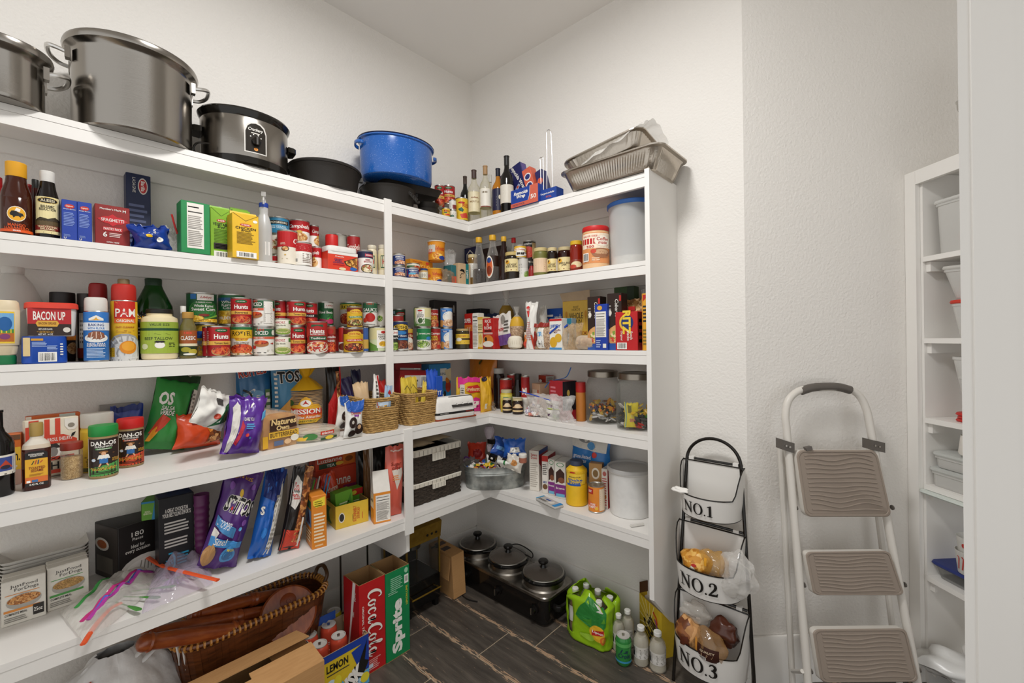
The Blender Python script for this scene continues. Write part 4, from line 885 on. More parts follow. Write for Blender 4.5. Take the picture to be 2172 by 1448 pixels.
carton('L2', 968, 993, (556, 558), .0, .05, 'torn kraft paper box with teal stripe at the inner corner', 'c9aa84', 'r .58 .0 .84 1 1f7a78;t SIMPLE .71 .5 .14 w a90;p 1c1a18 .05,.62 .2,.72 .45,.70 .5,.52 .3,.6;S 1c1a18 .003 .1,.36 .2,.5 .4,.5;S 1c1a18 .003 .05,.28 .2,.34', right='p k .1,.4 .5,.6 .8,.5 .5,.3')
carton('L2', 958, 968, 562, .03, .07, 'thin teal and coral box left of the kraft paper box', '2a6a6e', 'r 0 0 1 .4 c8543c')
carton('B2', 986, 1010, 525, .17, .05, 'navy and yellow box with white hexagon against the back corner', '25264f', 'p w .5,.95 .8,.85 .8,.68 .5,.58 .2,.68 .2,.85;p 25264f .5,.92 .75,.83 .75,.70 .5,.61 .25,.70 .25,.83;r 0 .0 1 .5 6b5a44')
# back second shelf
lathed('B2', 998, 1019, 538, .02, 'relish jar with white label beside the first syrup bottle', [('jar', '7a5a26g', [(.9, 0), (1, .03), (1, .84), (.85, .9), (0, .9)]), ('lid', 'c9b88a', [(.95, .89), (.97, .99), (0, 1)])], 'l .1 .3 .6 .9 5;r .6 .1 .95 .6 b5261f', (.25, .7, 1, 'd9d5ca'), name='jar', cat='jar')
def syrup(x0, x1, yt, d, label, c, capc, spec, lab=(.1, .5, .95, None), fill=.4, **k):
    pr = [(.92, 0), (1, .02), (1, .3), (.86, .5), (.74, .62), (.44, .78), (.40, .9), (0, .9)]
    parts = [('bottle', 'd9d4cct', pr)] if fill else [('bottle', c, pr)]
    if fill: parts.append(('contents', c, [(.88, .008), (.95, .03), (.94, min(fill, .3)), (.86 if fill > .3 else .94, fill), (0, fill)]))
    parts.append(('cap', capc, cap_prof(.5, .89, 1)))
    return lathed('B2', x0, x1, yt, d, label, parts, spec, (lab[0], lab[1], lab[2], lab[3] or '2a150c') if spec else None, cat='bottle', **k)
syrup(1003, 1031, 504, .006, 'nearly empty syrup bottle with yellow cap and red tag at inner corner', '1d0f0ag', 'dca92a', '', fill=.32)
syrup(1031, 1061, 499, .008, 'pancake syrup bottle with yellow cap and oval orange picture label', '1d0f0ag', 'dca92a', 'e .3 .5 .22 .5 e9e2d4;e .3 .5 .18 .42 c85a24;e .3 .35 .14 .2 7d2f14;e .3 .8 .12 .12 27437f', lab=(.08, .55, .97, '2a150c'))
syrup(1058, 1081, 502, .03, 'dark brown syrup bottle with yellow cap', '24100bg', 'd6a52c', '', fill=0)
syrup(1077, 1096, 503, .06, 'clear vinegar bottle with red cap', 'c9c4bat', 'b51c1f', '', fill=0)
carton('B2', 1025, 1064, 524, .15, .05, 'dark brown box standing behind the syrup bottles', '2c1612', 'S cfc6bb .003 .7,.8 .9,.6;e .8 .6 .1 .15 8a6a4a')
PC = 'e .26 .74 .10 .16 e2a42c;p 2a1a14 .2,.7 .22,.9 .3,.86 .28,.72;l .36 .6 .7 .8 1 8a7a4c;t DIXIE|RELISH .45 .46 .30 5a4a2c w.5;l .2 .1 .7 .2 1 8a4a2c;r .74 .04 1.0 .96 e0dbd0;l .76 .1 .98 .9 7'
jar('B2', 1071, 1104, 536, .006, 'dark olive jar with cream label and side panel', '20180eg', 'c2aa6a', PC, (.28, .74, 'e0cf98'), glass=None)
c1 = can('B2', 1101, 1121, 548, .05, 'silver can with green grass print under the yellow can', 'r .2 .0 1 .5 d5d3cb;e .8 .15 .3 .2 7a9a3a;l .1 .2 .4 .8 4', 'c9c6bf')
can('B2', 1090.5, 1117, 522, .05, 'yellow hominy can with red script standing on a silver can', 'e .5 .7 .4 .16 e8e2d2;t La_Costena .5 .7 .13 b5261f w.6 i.2;e .5 .32 .4 .28 e6e2d6;r .3 .2 .9 .42 2a2622;e .8 .25 .1 .1 w', 'd9ab2e', on=c1)
c1 = can('B2', 1112, 1136, 556, .11, 'black lower can behind the olive jar', 'b .2 .5 7d1c18', '1c1a18')
can('B2', 1110, 1137, 511, .11, 'black soup can with red picture in back row', 'b .82 1 1a1816;t Campbells .4 .88 .12 w w.6 i.2;e .4 .45 .4 .3 b5402c;r .65 .1 1 .95 b59a6a', '241c1a', on=c1)
lathed('B2', 1121, 1135, 560, .03, 'slim red and black bottle left of the green jar', [('bottle', '8a1c18', SAUCE), ('cap', '1c1a18', cap_prof(.6, .85, 1))], '', None)
jar('B2', 1129, 1161, 527, .012, 'olive green relish jar with pale peach label', '6b6a30', 'c4b27c', 'r .05 .05 .95 .95 dcbfa0;l .5 .2 .9 .8 4 8a7a5a;S k .003 .1,.5 .25,.5', (.12, .62, 'dcc4a4'), glass=None)
jar('B2', 1161, 1183, 526, .03, 'smaller dark preserves jar with cream label left of the jam jar', '1c120cg', 'c9b88a', PC, (.12, .58, 'dcc98c'), glass=None)
jar('B2', 1182, 1216, 519, .01, 'larger dark jam jar with cream label and gold lid', '2a0f0ag', 'bfae84', PC.replace('DIXIE|RELISH', 'SEEDLESS|JAM'), (.14, .62, 'e2d098'), glass=None)
jar('B2', 1209, 1237, 512, .05, 'red salsa jar with yellow lid', '7d1c0cg', 'cfa622', 'e .5 .5 .3 .3 d9c9a0;e .3 .3 .2 .2 b5402c', (.08, .4, '7a2a14'), glass=None)
lathed('B2', 1236, 1293, 484, .012, 'large peach coffee creamer canister with red lid', [('canister', 'dfb588', [(.95, 0), (1, .015), (1, .84), (.97, .86), (.99, .88), (0, .88)]), ('lid', 'c2201f', [(.98, .88), (1, .89), (1, .98), (.97, 1), (0, 1)])], 'r .1 .48 1.1 .97 efdcc4;r .12 .62 .62 .80 b71d1d;t VALUE_SIZE .34 .88 .05 c2201f w.40;e .68 .72 .22 .19 e9d8c0;e .68 .72 .20 .17 f2e6d6;t Coffee|mate .68 .72 .22 b5261f w.32 i.2;t 500 .36 .54 .08 b5261f w.2;e .64 .32 .24 .16 9c6a4a;e .64 .36 .2 .08 c9a07a;e .44 .38 .07 .07 c8442e;x .14 .06 .32 .34;l .4 .08 .6 .2 2 e9d2b4', (.12, .84, 1.0, 'd98e56'), name='canister', cat='canister')
ct = lathed('B2', 1283, 1386, 430, .01, 'clear round canister with blue lid and a little rice', [('canister', 'd5d5d3p', [(.86, 0), (.89, .01), (.97, .9), (1, .93)]), ('rice', '~d9d5cc,c9c4b8,e6e3da,bdb8ac,260', [(.85, .015), (.87, .16), (0, .19)]), ('lid', '3f74c4', [(1.02, .93), (1.05, .945), (1.05, .985), (1, 1), (0, 1)])], '', None, name='canister', cat='canister', n=40)
# ------------------------------------------------------------------ right of the post, third shelf
c1 = can('L3', 833, 857, 682, .06, 'hidden can under the black and yellow topped can', '', '2a2018')
can('L3', 831, 857, 668, .06, 'black and yellow can top showing above the blue bean can', 'b .0 .7 e2b93a;b .7 1 8a1f1a', '2a2018', zb=None)
can('L3', 832, 866, 681, .02, 'tall blue baked beans can with yellow oval', 'e .56 .82 .40 .13 1a1816;e .56 .82 .37 .11 e0b93a;t BUSHS .56 .82 .11 k w.56;e .5 .62 .3 .07 2f7ab8;t Navy_Beans .5 .50 .08 w w.6 i.2;r -.2 .36 1.2 .42 3f8ac0;e .5 .2 .45 .17 B;b 0 .04 cfcac0', '1c2f5c')
can('L3', 829, 845, 695, .002, 'front green peas can half behind the post', 'b .70 .95 w;t Libbys .6 .82 .14 b5261f w.5 i.2;t Green_Peas .6 .58 .1 w w.6;e .5 .2 .5 .2 G', '2a2a22')
c1 = can('L3', 850, 877, 693, .05, 'hidden can below the dark green vegetable can', '', '3a2a20')
can('L3', 848, 877, 652, .05, 'dark green vegetable can with red shield', 'p b5261f .35,.8 .5,.88 .8,.88 .9,.74 .7,.64 .4,.66;p d8d2c4 .42,.78 .8,.80 .8,.72 .42,.72;r .1 .76 .3 .94 9cc0d0;e .5 .4 .3 .14 3a7a4a;e .7 .12 .2 .1 d08a2a', '1c4a2c', on=c1)
can('L3', 862, 885, 694, .02, 'refried beans can with gold band', 'b .8 1 c9a23a;b .55 .8 8a2318;t rosarita .5 .68 .14 e9d8a0 w.8;e .5 .4 .4 .2 e4ddd0;e .5 .18 .5 .18 ~cfa48a,b5805f,e2c4ac,a3694a,150', '9a2a1c')
c1 = can('L3', 884, 915, 694, .008, 'sweet peas can with green top and bowl of peas', 'b .46 1 1f7a44;t sweet_peas .56 .74 .1 w w.62;e .74 .52 .13 .09 2f7fc0;e .4 .24 .46 .22 e9e6de;e .4 .25 .40 .18 G;e .1 .74 .1 .1 9ac08a', 'e6e3db')
can('L3', 878, 915, 651, .014, 'green beans can with field picture on top of the sweet peas', 'r -.2 .5 1.2 1 d9cf9a;p 4f7a3a .3,.5 1.1,.3 1.1,0 .1,0;r .24 .14 .58 .95 efeae0;t CUT|GREEN|BEANS .41 .62 .28 2a2622 w.26;e .41 .3 .1 .14 3a5a2a;e .4 .86 .1 .05 b5261f;r -.1 0 .12 1 5a8a3a', 'd2d4b0', on=c1)
PB = 'b .85 1 8f1c18;t Camps .5 .76 .14 w w.7;t PORK|BEANS .4 .54 .24 d9c23a w.56;e .5 .2 .48 .2 ~c9794a,a3502c,e0a06a,7d3018,140;r .6 .04 .9 .2 b5261f'
c1 = can('L3', 913, 935, 695, .012, 'lower red pork and beans can', PB, 'a3221c')
can('L3', 911, 930, 655, .03, 'upper red pork and beans can', PB, 'a3221c', on=c1, turn=20)
c2 = can('L3', 922, 946, 656, .10, 'dark red can behind the blue bean cans', '', '5c1512', zb=None)
GV = 'e .36 .88 .2 .06 27559c;t Great|Value .36 .88 .09 w w.24;e .7 .55 .42 .3 e6e3da;l .55 .56 .95 .68 2 b5745a;e .66 .2 .4 .2 d8b08a;e .66 .22 .36 .17 ~d9b48f,c08f64,ead2b4,a87850,150;r -.2 0 .3 .35 c98f4a'
c1 = can('L3', 934, 960, 695, .012, 'lower blue and white bean can turned to its ingredients', GV + ';r .6 .0 1.1 .94 b9cbe2;l .64 .1 .98 .9 8 4a5a7a', '4f86c6', turn=10)
can('L3', 934, 960, 652, .012, 'upper blue and white bean can showing its bowl', GV, '4f86c6', on=c1)
carton('L3', 922, 970, (637, 638), .12, .045, 'large black crispbread box with white back panel behind the bean cans', '191614', 'e .86 .84 .04 .08 8a857c;l .84 .7 .9 .8 2 6b665e;p b5361f .4,.78 .55,.86 .66,.76;t 1883 .5 .5 .1 5a544c w.3', right=nut(.12, .03, .9, .97), rz=0)
lathed('L3', 967, 996, 697, .004, 'pepper jar with yellow label and gold lid at the inner corner', [('jar', '3a3320g', [(.92, 0), (1, .03), (1, .84), (.88, .9), (0, .9)]), ('lid', 'b09a68', [(.9, .89), (.93, .9), (.93, .98), (.88, 1), (0, 1)])], 'b .58 1 dcb53a;t Georges .46 .8 .16 a5301f w.44 i.3;b .42 .58 2a2018;b 0 .42 dcb53a;e .3 .46 .16 .18 e9e2d0;l .2 .12 .7 .28 1 5a4a20', (.24, .74, 1, 'dcb53a'), name='jar', cat='jar')
# back third shelf
carton('B3', 986, 1003, 665, .035, .05, 'red and orange snack box with rabbit ears mark left of yellow pasta box', 'b3261f', 't SUPER .4 .80 .12 w w.8;r 0 .5 1 .68 d06a2a;S e6e0d4 .004 .4,.3 .45,.5 .42,.62;S e6e0d4 .004 .65,.3 .62,.5 .7,.62', right=nut(.05, .02, .95, .98))
carton('B3', 1003, 1014, 664, .02, .05, 'white nutrition side box beside the red snack box', 'dfdad0', nut(.0, .02, 1, .98))
carton('B3', 1014, 1025, 672, .02, .06, 'narrow pale yellow pasta box', 'e2cf9a', 'r 0 .5 1 .52 k;e .5 .3 .3 .16 d2b45a;l .1 .6 .9 .8 3 8a7a4a;r 0 0 1 .06 d6a62a;r 0 .92 1 1 d6b04a')
carton('B3', 1024, 1048, 675, .012, .05, 'red rice mix box', 'b5231f', 't RICE|A|RONI .48 .80 .32 w w.62;p 5a1a14 .2,.62 .8,.62 .8,.56 .2,.56;r .1 .48 .9 .54 c9a29a;e .5 .28 .46 .18 d07a2a;e .5 .16 .46 .1 e4ddd0;e .3 .32 .12 .07 2a2018;r .05 .0 .9 .07 7a3a2a')
carton('B3', 990, 1020, 655, .13, .08, 'black box lying behind the red snack box', '15151a', 'l .6 .6 .9 .7 1 6b6b74', left='')
bag('B3', 1010, 1052, 664, .10, .05, 'dark blue bag behind the rice mix', '1b2a4a')
bx = carton('B3', 1041, 1079, 700, .008, .11, 'open cardboard box holding a white packet', 'b78a5c', 'l .1 .0 .9 1 1 a87c50', right='r .02 .02 .98 .98 9c7146', opened=True, rz=-6)
bag('B3', 1049, 1087, 668, .045, .03, 'white packet with red lettering and purple base inside the cardboard box', 'd9d4cc', 't Mahatma .36 .52 .13 b5261f w.6;b .0 .32 6a4a8a;e .6 .8 .14 .14 8a857c;l .66 .4 .95 .8 4', zb=ZT[3] + .012, roll=-8)
mb = MB(); blob(mb, (0, 0, .042), (.042, .042, .042), 'ded6c4r', 3, 16, .03)
mb.lathe([(.030, .004), (.043, .014), (.046, .04), (.043, .068), (.030, .080), (.012, .083), (.010, .07)], 'ded6c4r', 24)
for k in range(10):
    a = pi * k / 10
    mb.tube([(.047 * cos(t) * cos(a) - .0 * sin(t), .047 * cos(t) * sin(a), .042 + .036 * sin(t)) for t in [pi * 2 * i / 24 for i in range(24)]], .0012, 'cfc6b2r', 4, closed=True)
p, r = cylspot(1077, 1109, 'B3', .004); o = mb.build('twine_ball'); o.location = p; o.scale = (r / .047,) * 3; tag(o, 'cream ball of wound kitchen twine on back third shelf', 'twine')
def beanbag(x0, x1, yt, d, label, m, top='c8c2b6c', zb=None, band=None):
    p, r = cylspot(x0, x1, 'B3', d, zb); h = zat((x0 + x1) / 2, yt, p) - p.z
    SEED[0] += 1; sd = SEED[0] * 1.7
    rings = []
    for k, (a, z) in enumerate(((.5, 0), (.86, .04), (1, .22), (1.02, .42), (.86, .60), (.5, .70), (.2, .76), (.16, .79), (.34, .88), (.5, 1))):
        rings.append([(r * a * (1 + .16 * noise.noise(Vector((cos(t) * 1.5 + sd, sin(t) * 1.5, z * 3)))) * cos(t), .75 * r * a * (1 + .16 * noise.noise(Vector((cos(t) * 1.5, sin(t) * 1.5 + sd, z * 2)))) * sin(t), h * z) for t in [2 * pi * j / 20 for j in range(20)]])
    ms = [cc(m)] * 5 + [top] * 4
    if band: ms[3] = cc(band); ms[4] = cc(band)
    o = MB().loft(rings, ms, cap1=False).build('bean_bag', smooth=60); o.location = p; o.rotation_euler = (0, 0, towards(p)); tag(o, lab_('B3', label), 'bag'); return o
PL = 'd9d4cac'
q1 = beanbag(1057, 1092, 617, .09, 'knotted bag of dark beans highest in the pile', '~3a2a22,5a4636,2a1e18,7a6450,260', PL, zb=ZT[3] + .05, band='8a6a1e')
q2 = beanbag(1082, 1112, 650, .04, 'bag of pinto beans with yellow netted band leaning on the cardboard box', 'L', PL, zb=ZT[3] + .045, band='cfa02a')
bag('B3', 1109, 1136, 640, .02, .05, 'tall twisted white and red flour bag', 'e2dfd8', 'e .3 .8 .16 .12 c8332e;l .2 .2 .8 .6 9 c98f8a;t MASA .3 .84 .06 w w.4;r .6 .0 .8 .3 c8432c', pinch=.5, zb=ZT[3] + .0, wr=.008)
bag('B3', 1107, 1128, 702, .004, .04, 'small orange and white bag before the twisted flour bag', 'ddd5c8', 'e .5 .6 .4 .25 d8722a;e .3 .25 .3 .2 c8442e;t DOG .5 .62 .14 w w.5', wr=.006)
bag('B3', 1129, 1166, 684, .008, .05, 'bag of lentils with white barcode label', 'L', 'r .22 .04 .66 .8 e6e3da;r .26 .5 .6 .66 5a9ac8;x .26 .06 .62 .36;b .84 1 8a2318;e .1 .4 .1 .3 8a2318', wr=.006)
carton('B3', 1150, 1190, (652, 655), .13, .05, 'blue baking mix box behind the muffin mix', '1d4a9a', 't proudly|baked_in|the_USA .72 .6 .5 w w.4;l .1 .8 .5 .9 1 w;r .1 .2 .5 .5 c9d2e0')
crumple('B3', 1142, 1156, 649, .11, .04, 'white paper bag edge left of the blue baking mix', 'd5d0c6')
carton('B3', 1166, 1192, 676, .004, .045, 'white and yellow corn muffin mix box', 'e6e3da', 'r 0 .93 1 1 b71d1d;t JIFFY .5 .75 .13 1f4f9c w.88 d.03;t corn_muffin|MIX .5 .60 .13 8a3a2a w.8;e .32 .24 .3 .17 d6a52a;e .72 .38 .28 .14 d9ac36;r 0 0 1 .07 4a8ac0')
for i, (a, b) in enumerate(((1192, 1202), (1203, 1213))): carton('B3', a, b, 675, .05, .04, ('left', 'right')[i] + ' one of two teal topped salt boxes behind the zip bags', '9fb4c0', 'r 0 .62 1 1 1f6f86;l .1 .1 .9 .5 4 6b8494')
it = carton('B3', 1190, 1248, (638, 637), .14, .05, 'tall yellow whole grain cereal box with kraft flaps', 'd9b04a', "t POST|HOKO'S .5 .84 .10 6b5a2a w.30;t WHOLE|GRAIN .5 .62 .26 3f3a24 w.50 d.0;t HONEST_TASTE .5 .44 .05 6b5a2a w.4;t AWESOME .7 .33 .08 b5652a w.4;S c98a2a .003 .14,.4 .16,.76;S c98a2a .003 .86,.4 .84,.76;e .15 .72 .04 .07 c98a2a;e .85 .72 .04 .07 c98a2a")
mb = MB(); W = it.r * 2
mb.loft([[(-W / 2, -.025, it.h), (W / 2, -.025, it.h), (W / 2, -.024, it.h), (-W / 2, -.024, it.h)], [(-W / 2 - .006, -.040, it.h + .040), (W / 2 + .01, -.042, it.h + .046), (W / 2 + .01, -.041, it.h + .046), (-W / 2 - .006, -.039, it.h + .040)]], 'b7a084'); mb.build('open_flap', it.o)
for i, (x0, x1, yt, zx) in enumerate(((1178, 1212, 690, 0), (1198, 1232, 686, 1))):
    g = crumple('B3', x0, x1, yt, .004 + .012 * i, .05, ('left', 'right')[i] + ' zip bag of pale crackers with blue zipper', 'd2b48cc', wr=.006)
    mb = MB(); h = g.h
    mb.loft([[(x + a, -.028 + .01 * zx, h + z) for a, z in ((0, -.004), (.0, .004))] + [(x + a, -.024 + .01 * zx, h + z) for a, z in ((0, .004), (0, -.004))] for x, z0 in ((-.03, 0), (.03, .0))], '1f46a8')
    o = mb.build('zipper', g.o); o.rotation_euler = (0, radians(-34), 0); o.location = (.0 + .01, -.0, -.0)
mb = MB().lathe([(.0, 0), (.028, .004), (.032, .015), (.032, .085), (.026, .094), (0, .096)], '~b98d58,a87a46,cfa86e,94683a,80', 20)
p = spot(1247, 'B3', .045); o = mb.build('cookie_roll'); o.location = p + Vector((.045, 0, .0325)); o.rotation_euler = (0, radians(-90), 0); tag(o, 'wrapped roll of golden crackers lying on back third shelf', 'crackers')
MB().lathe([(.033, .003), (.0345, .02), (.0345, .08), (.033, .09)], 'd9d0c0c', 20, cap0=False, cap1=False).build('wrapper', o)
CB = 't {n} .68 .74 .24 w a-90 i.2 d0;l .06 .60 .30 .82 4 9a938a;e .2 .66 .12 .05 e0d9cc;e .5 .25 .50 .17 c98f55;e .62 .30 .42 .14 d9a468;e .5 .24 .3 .1 ~c8442e,d9a468,7a9a3a,e8d0a0,90;r 0 0 1 .12 2a4f9a;r .86 .86 1 .96 b5261f'
carton('B3', 1247, 1274, 629, .02, .055, 'left dark brown cracker box with white script', '2a1a14', CB.format(n='Cabaret'))
carton('B3', 1289, 1319, 622, .02, .055, 'right dark brown cracker box with white script behind the red box', '2a1a14', CB.format(n='Cabaret'))
carton('B3', 1262.5, 1289, 645, .004, .05, 'tall narrow blue cracker box with white nutrition panel', '1c3c9c', 'e .4 .92 .2 .05 d9a43a;' + nut(.06, .28, .90, .84) + 'r .64 .05 .9 .14 e6e2d8;l .1 .06 .5 .24 4 a9b6d8')
carton('B3', 1304, 1346, 608, .16, .05, 'dark green box at the very back beside the bread', '2f4a1e', 'r .66 0 1 1 1c2f14', left='')
g = bag('B3', 1319, 1378, 634, .10, .08, 'clear bag of brown bread slices with red clip', 'Z', '', wr=.006, zb=ZT[3] + .085)
MB().box(-.03, .0, -.045, -.038, g.h * .62, g.h * .76, 'b5201c').build('clip', g.o)
crumple('B3', 1335, 1378, 608, .10, .05, 'twisted clear top of a bread bag against the end panel', zb=ZT[3] + .13)
carton('B3', 1306, 1353, 661, .004, .055, 'red cracker box turned on its end with yellow oval logo', 'b81c1f', 'e .52 .72 .30 .20 1f2f6a;e .46 .72 .28 .20 e0b43a;e .54 .72 .27 .18 1f2f6a;t RITZ .52 .72 .36 e8c63a a-90 d.05;t fresh|stacks .66 .38 .26 e8d8cc a-90;t Original .28 .38 .12 e8d8cc a-90 i.2;x .08 .03 .52 .2', right='r .02 .02 .98 .98 8f1518;l .2 .2 .8 .9 4 b5605a')
carton('B3', 1363, 1380, 622, .006, .05, 'yellow cracker box pressed against the end panel', 'dca02a', 'p b5261f .1,.98 .9,.98 .1,.86;l .1 .5 .95 .82 5 2a2a22;r .0 0 .12 1 c9851f;l .1 .1 .9 .4 5 7a6a2a')
# ------------------------------------------------------------------ back top shelf
c1 = can('B1', 938, 968, 423, .10, 'hidden lower tomato can at the corner of top shelf', '', '7d1c18', zb=None)
hunts('L1', 937, 966, 387, .03, 'red tomato can standing tall behind the yellow cans', on=None, zb=Z[1] + .10)
hunts('L1', 922, 943, 393, .08, 'red tomato can beside the black skillets', zb=Z[1] + .07)
RT = 'e .5 .8 .2 .05 b5261f;t RED .6 .66 .18 b5261f w.5;p 1f5a4a .3,.5 .5,.58 .62,.46 .56,.36 .4,.4;p c8432c .4,.24 .8,.34 .9,.1 .5,.06;l .1 .1 .3 .6 1 c9a22c'
can('L1', 937, 955, 441, .012, 'yellow tomato can left of the small white can', RT, 'dcb32e')
c1 = can('L1', 952, 969, 446, .012, 'lower small white can beside front yellow can', 'l .1 .1 .8 .8 4;r .1 .1 .6 .4 4a6a5a', 'dfdbd2')
can('L1', 952, 968, 424, .014, 'upper small white and red can beside front yellow can', 'r .5 .0 1 .5 7a2a2a;l .1 .2 .4 .8 3', 'dcd7cd', on=c1)
can('L1', 966, 993, 420, .002, 'front yellow tomato can at the inner corner of top shelf', RT.replace('.6 .66', '.8 .68'), 'dfb730')
def wine(x0, x1, yt, d, label, c, foil, spec, lab=(.12, .5, 1, 'e2d8bc'), **k):
    return lathed('B1', x0, x1, yt, d, label, [('wine_bottle', c, WINE[:7]), ('foil', foil, [(.39, .84), (.395, .845), (.395, .975), (.43, .98), (.43, .995), (.38, 1), (0, 1)])], spec, lab, name='wine_bottle', **k)
wine(977, 998, 374, .035, 'dark red wine bottle with brown foil at the inner corner', '141410g', '4a3a30', '', None)
wine(993, 1020, 361, .006, 'white wine bottle with dark foil and cream chateau label', 'c9bf8ct', '4a3630', 'r .18 .02 .86 .98 e2d6b4;p a98a6a .3,.66 .36,.74 .44,.70 .52,.76 .6,.70 .7,.74 .74,.66;t MERITUS .52 .50 .09 8a6a3c w.5;l .3 .1 .7 .3 2 b9a884', (.18, .56, 1.0, 'd5cb9c'))
wine(1018, 1043, 352, .02, 'white wine bottle with tan foil and white label', 'b9b070t', 'a8845a', 'r .18 .02 .86 .98 e6e0d2;r .3 .74 .6 .84 6b5a3c;r .18 .0 .86 .05 8a3a2a', (.22, .56, 1, 'e0d8c0'))
wine(1033, 1049, 370, .10, 'pale bottle with white foil between two front wine bottles', 'c9be90t', 'd9d6cc', '', None)
wine(1044, 1070, 347, .012, 'amber dessert wine bottle with navy label', 'b0701cg', '17182a', 'r .16 .0 .88 1 1d1b3a;l .4 .2 .66 .7 4 c9c0a8;e .58 .6 .06 .1 d9d0b8', (.16, .58, 1.0, '1d1b3a'))
wine(1062, 1090, 331, .05, 'dark red wine bottle behind the leaning foil box', '15120fg', '1c1a18', 'r .1 .0 .9 1 d9d2c4;l .3 .5 .7 .8 2', (.2, .5, 1, 'd5cec0'))
# ------------------------------------------------------------------ foil boxes, rack and foil pans on the back top shelf
RW = 't Reynolds|Wrap .42 .66 .42 w w.56 i.2 d.03'
i1 = carton('B1', 1084, 1141, (407, 392), .004, .06, 'blue and orange foil wrap box lying at the shelf edge', '1f3f92', 'p c8604a .72,1 1,1 1,0 .62,0 .70,.5;S e6ddd4 .002 .72,1 .70,.5 .60,.0;t Reynolds|Wrap .38 .62 .44 w w.52 i.2 d.03;r .0 .0 .66 .22 c8604a;t NON-STICK .3 .11 .10 3a2a4a w.44;t 50 .84 .36 .24 w w.2')
i2 = carton('B1', 1141, 1180, (404, 396), .010, .06, 'second blue foil wrap box behind the wire rack', '20418f', 't Reynolds .5 .6 .2 w w.8 i.2;t FOIL .6 .3 .16 c8604a w.3')
o = carton('B1', 1056, 1104, 352, .06, .05, 'navy foil sheets box leaning on the wrap box', '22245c', 't Reynolds_Wrap .76 .52 .17 w a-72 d.03;t FOIL|SHEETS .36 .62 .28 c8543c a-72;l .2 .2 .3 .5 2 8a8ab0;p 9aa6c8 .56,.18 .74,.3 .80,.22 .64,.06;p c8543c .62,.2 .7,.25 .74,.2 .66,.14', right='r .1 .5 .9 .98 5a4a8a;e .5 .3 .4 .16 d9d2cc;p d0604a .0,.0 1,.0 1,.25 0,.12', top='r .1 .1 .9 .9 2a2c68', roll=radians(-16), zb=i1.top + .012)
o.o.location = o.o.location + Vector((0, 0, .004))
carton('B1', 1118, 1136, (346, 350), .03, .05, 'orange foil sheets box behind the leaning navy box', 'cf5f44', 'e .5 .66 .4 .14 e6e0da;e .5 .66 .3 .1 2a2c68;e .5 .3 .4 .14 e6e0da;e .5 .3 .3 .1 2a2c68', roll=radians(-16), zb=i2.top + .02)
carton('B1', 1138, 1152, (352, 356), .05, .05, 'narrow navy sheets box behind the orange foil box', '24265c', 'e .5 .5 .4 .14 cf5f44', roll=radians(-16), zb=i2.top + .02)
def wp(px, py, y): return ony(px, py, y)
y0 = -DB + .035
rk = empty('wire_rack', spot(1165, 'B1', .04), 0, 'chrome wire cookbook rack standing between foil boxes and foil pans', 'rack')
L0 = rk.location
def W_(pts, nm):
    mb = MB(); mb.tube([Vector(p) - L0 for p in bez([wp(*p) for p in pts], 6)], .0017, 'c9c7c3m', 6); o = mb.build(nm, rk)
W_([(1160, 418, y0), (1160, 330, y0), (1159, 286, y0), (1162, 276, y0), (1167, 277, y0), (1169, 290, y0), (1171, 340, y0), (1172, 416, y0)], 'tall_loop')
W_([(1148, 406, y0 - .01), (1146, 345, y0 - .01), (1145, 336, y0 - .01), (1149, 334, y0 - .01), (1152, 340, y0 - .01), (1153, 404, y0 - .01)], 'short_loop')
W_([(1146, 405, y0 - .012), (1165, 407, y0), (1182, 403, y0 + .03)], 'cross_wire')
W_([(1142, 424, y0), (1160, 421, y0), (1180, 414, y0 + .02)], 'foot')
FOIL = bumped('pressed_foil', 'b9b0a4', .28, 120, .35, .002, metal=1)
def foilpan(loc, w, d, h, rz, tilt, label, nfl=26, roll=0):
    "fluted tray with a rolled rim, rim upward"
    t = empty('foil_pan', loc, rz, label, 'pan'); t.rotation_euler = (tilt, roll, rz)
    def ring(k, z, amp):
        R = rr(w * k, d * k, .05 * k, z, 10); P = [Vector(a) for a in R]; out = []
        n = len(P)
        for i in range(n):
            a, b = P[i], P[(i + 1) % n]; m = max(1, int((b - a).length / (w / nfl / 2)))
            for j in range(m): out.append(a + (b - a) * j / m)
        fin = []
        for i, p in enumerate(out):
            c = Vector((p.x, p.y, 0)); l = c.length
            q = p - c * (amp / l) * (i % 2); fin.append(q)
        return fin
    base = ring(.82, 0, 0); n = len(base)
    def resamp(k, z, amp):
        return [Vector((p.x * k / .82, p.y * k / .82, z)) - Vector((p.x, p.y, 0)).normalized() * amp * (i % 2) for i, p in enumerate(base)]
    mb = MB(); mb.loft([resamp(.80, 0, 0), resamp(.83, .004, .003), resamp(.90, h * .5, .0035), resamp(.965, h * .92, .003), resamp(.97, h - .004, 0), resamp(1.03, h - .002, 0), resamp(1.035, h + .003, 0), resamp(1.02, h + .005, 0), resamp(.965, h, 0), resamp(.95, h * .9, .003), resamp(.82, .006, 0)], FOIL)
    mb.build('tray', t); return t
A = spot(1190, 'B1', -.012); Bp = spot(1352, 'B1', -.012)
c = (A + Bp) / 2
wd = (Bp - A).length
p1 = foilpan((c.x + .055, -.155, Z[1] + .002), wd * 1.26, .30, .085, 0, 0, 'large fluted foil roasting pan overhanging the end of the top shelf', 46)
p2 = foilpan((c.x + .01, -.16, Z[1] + .10), wd * 1.0, .24, .06, radians(4), radians(-6), 'smaller foil pan stacked tilted in the large foil pan', 22, roll=radians(-9))
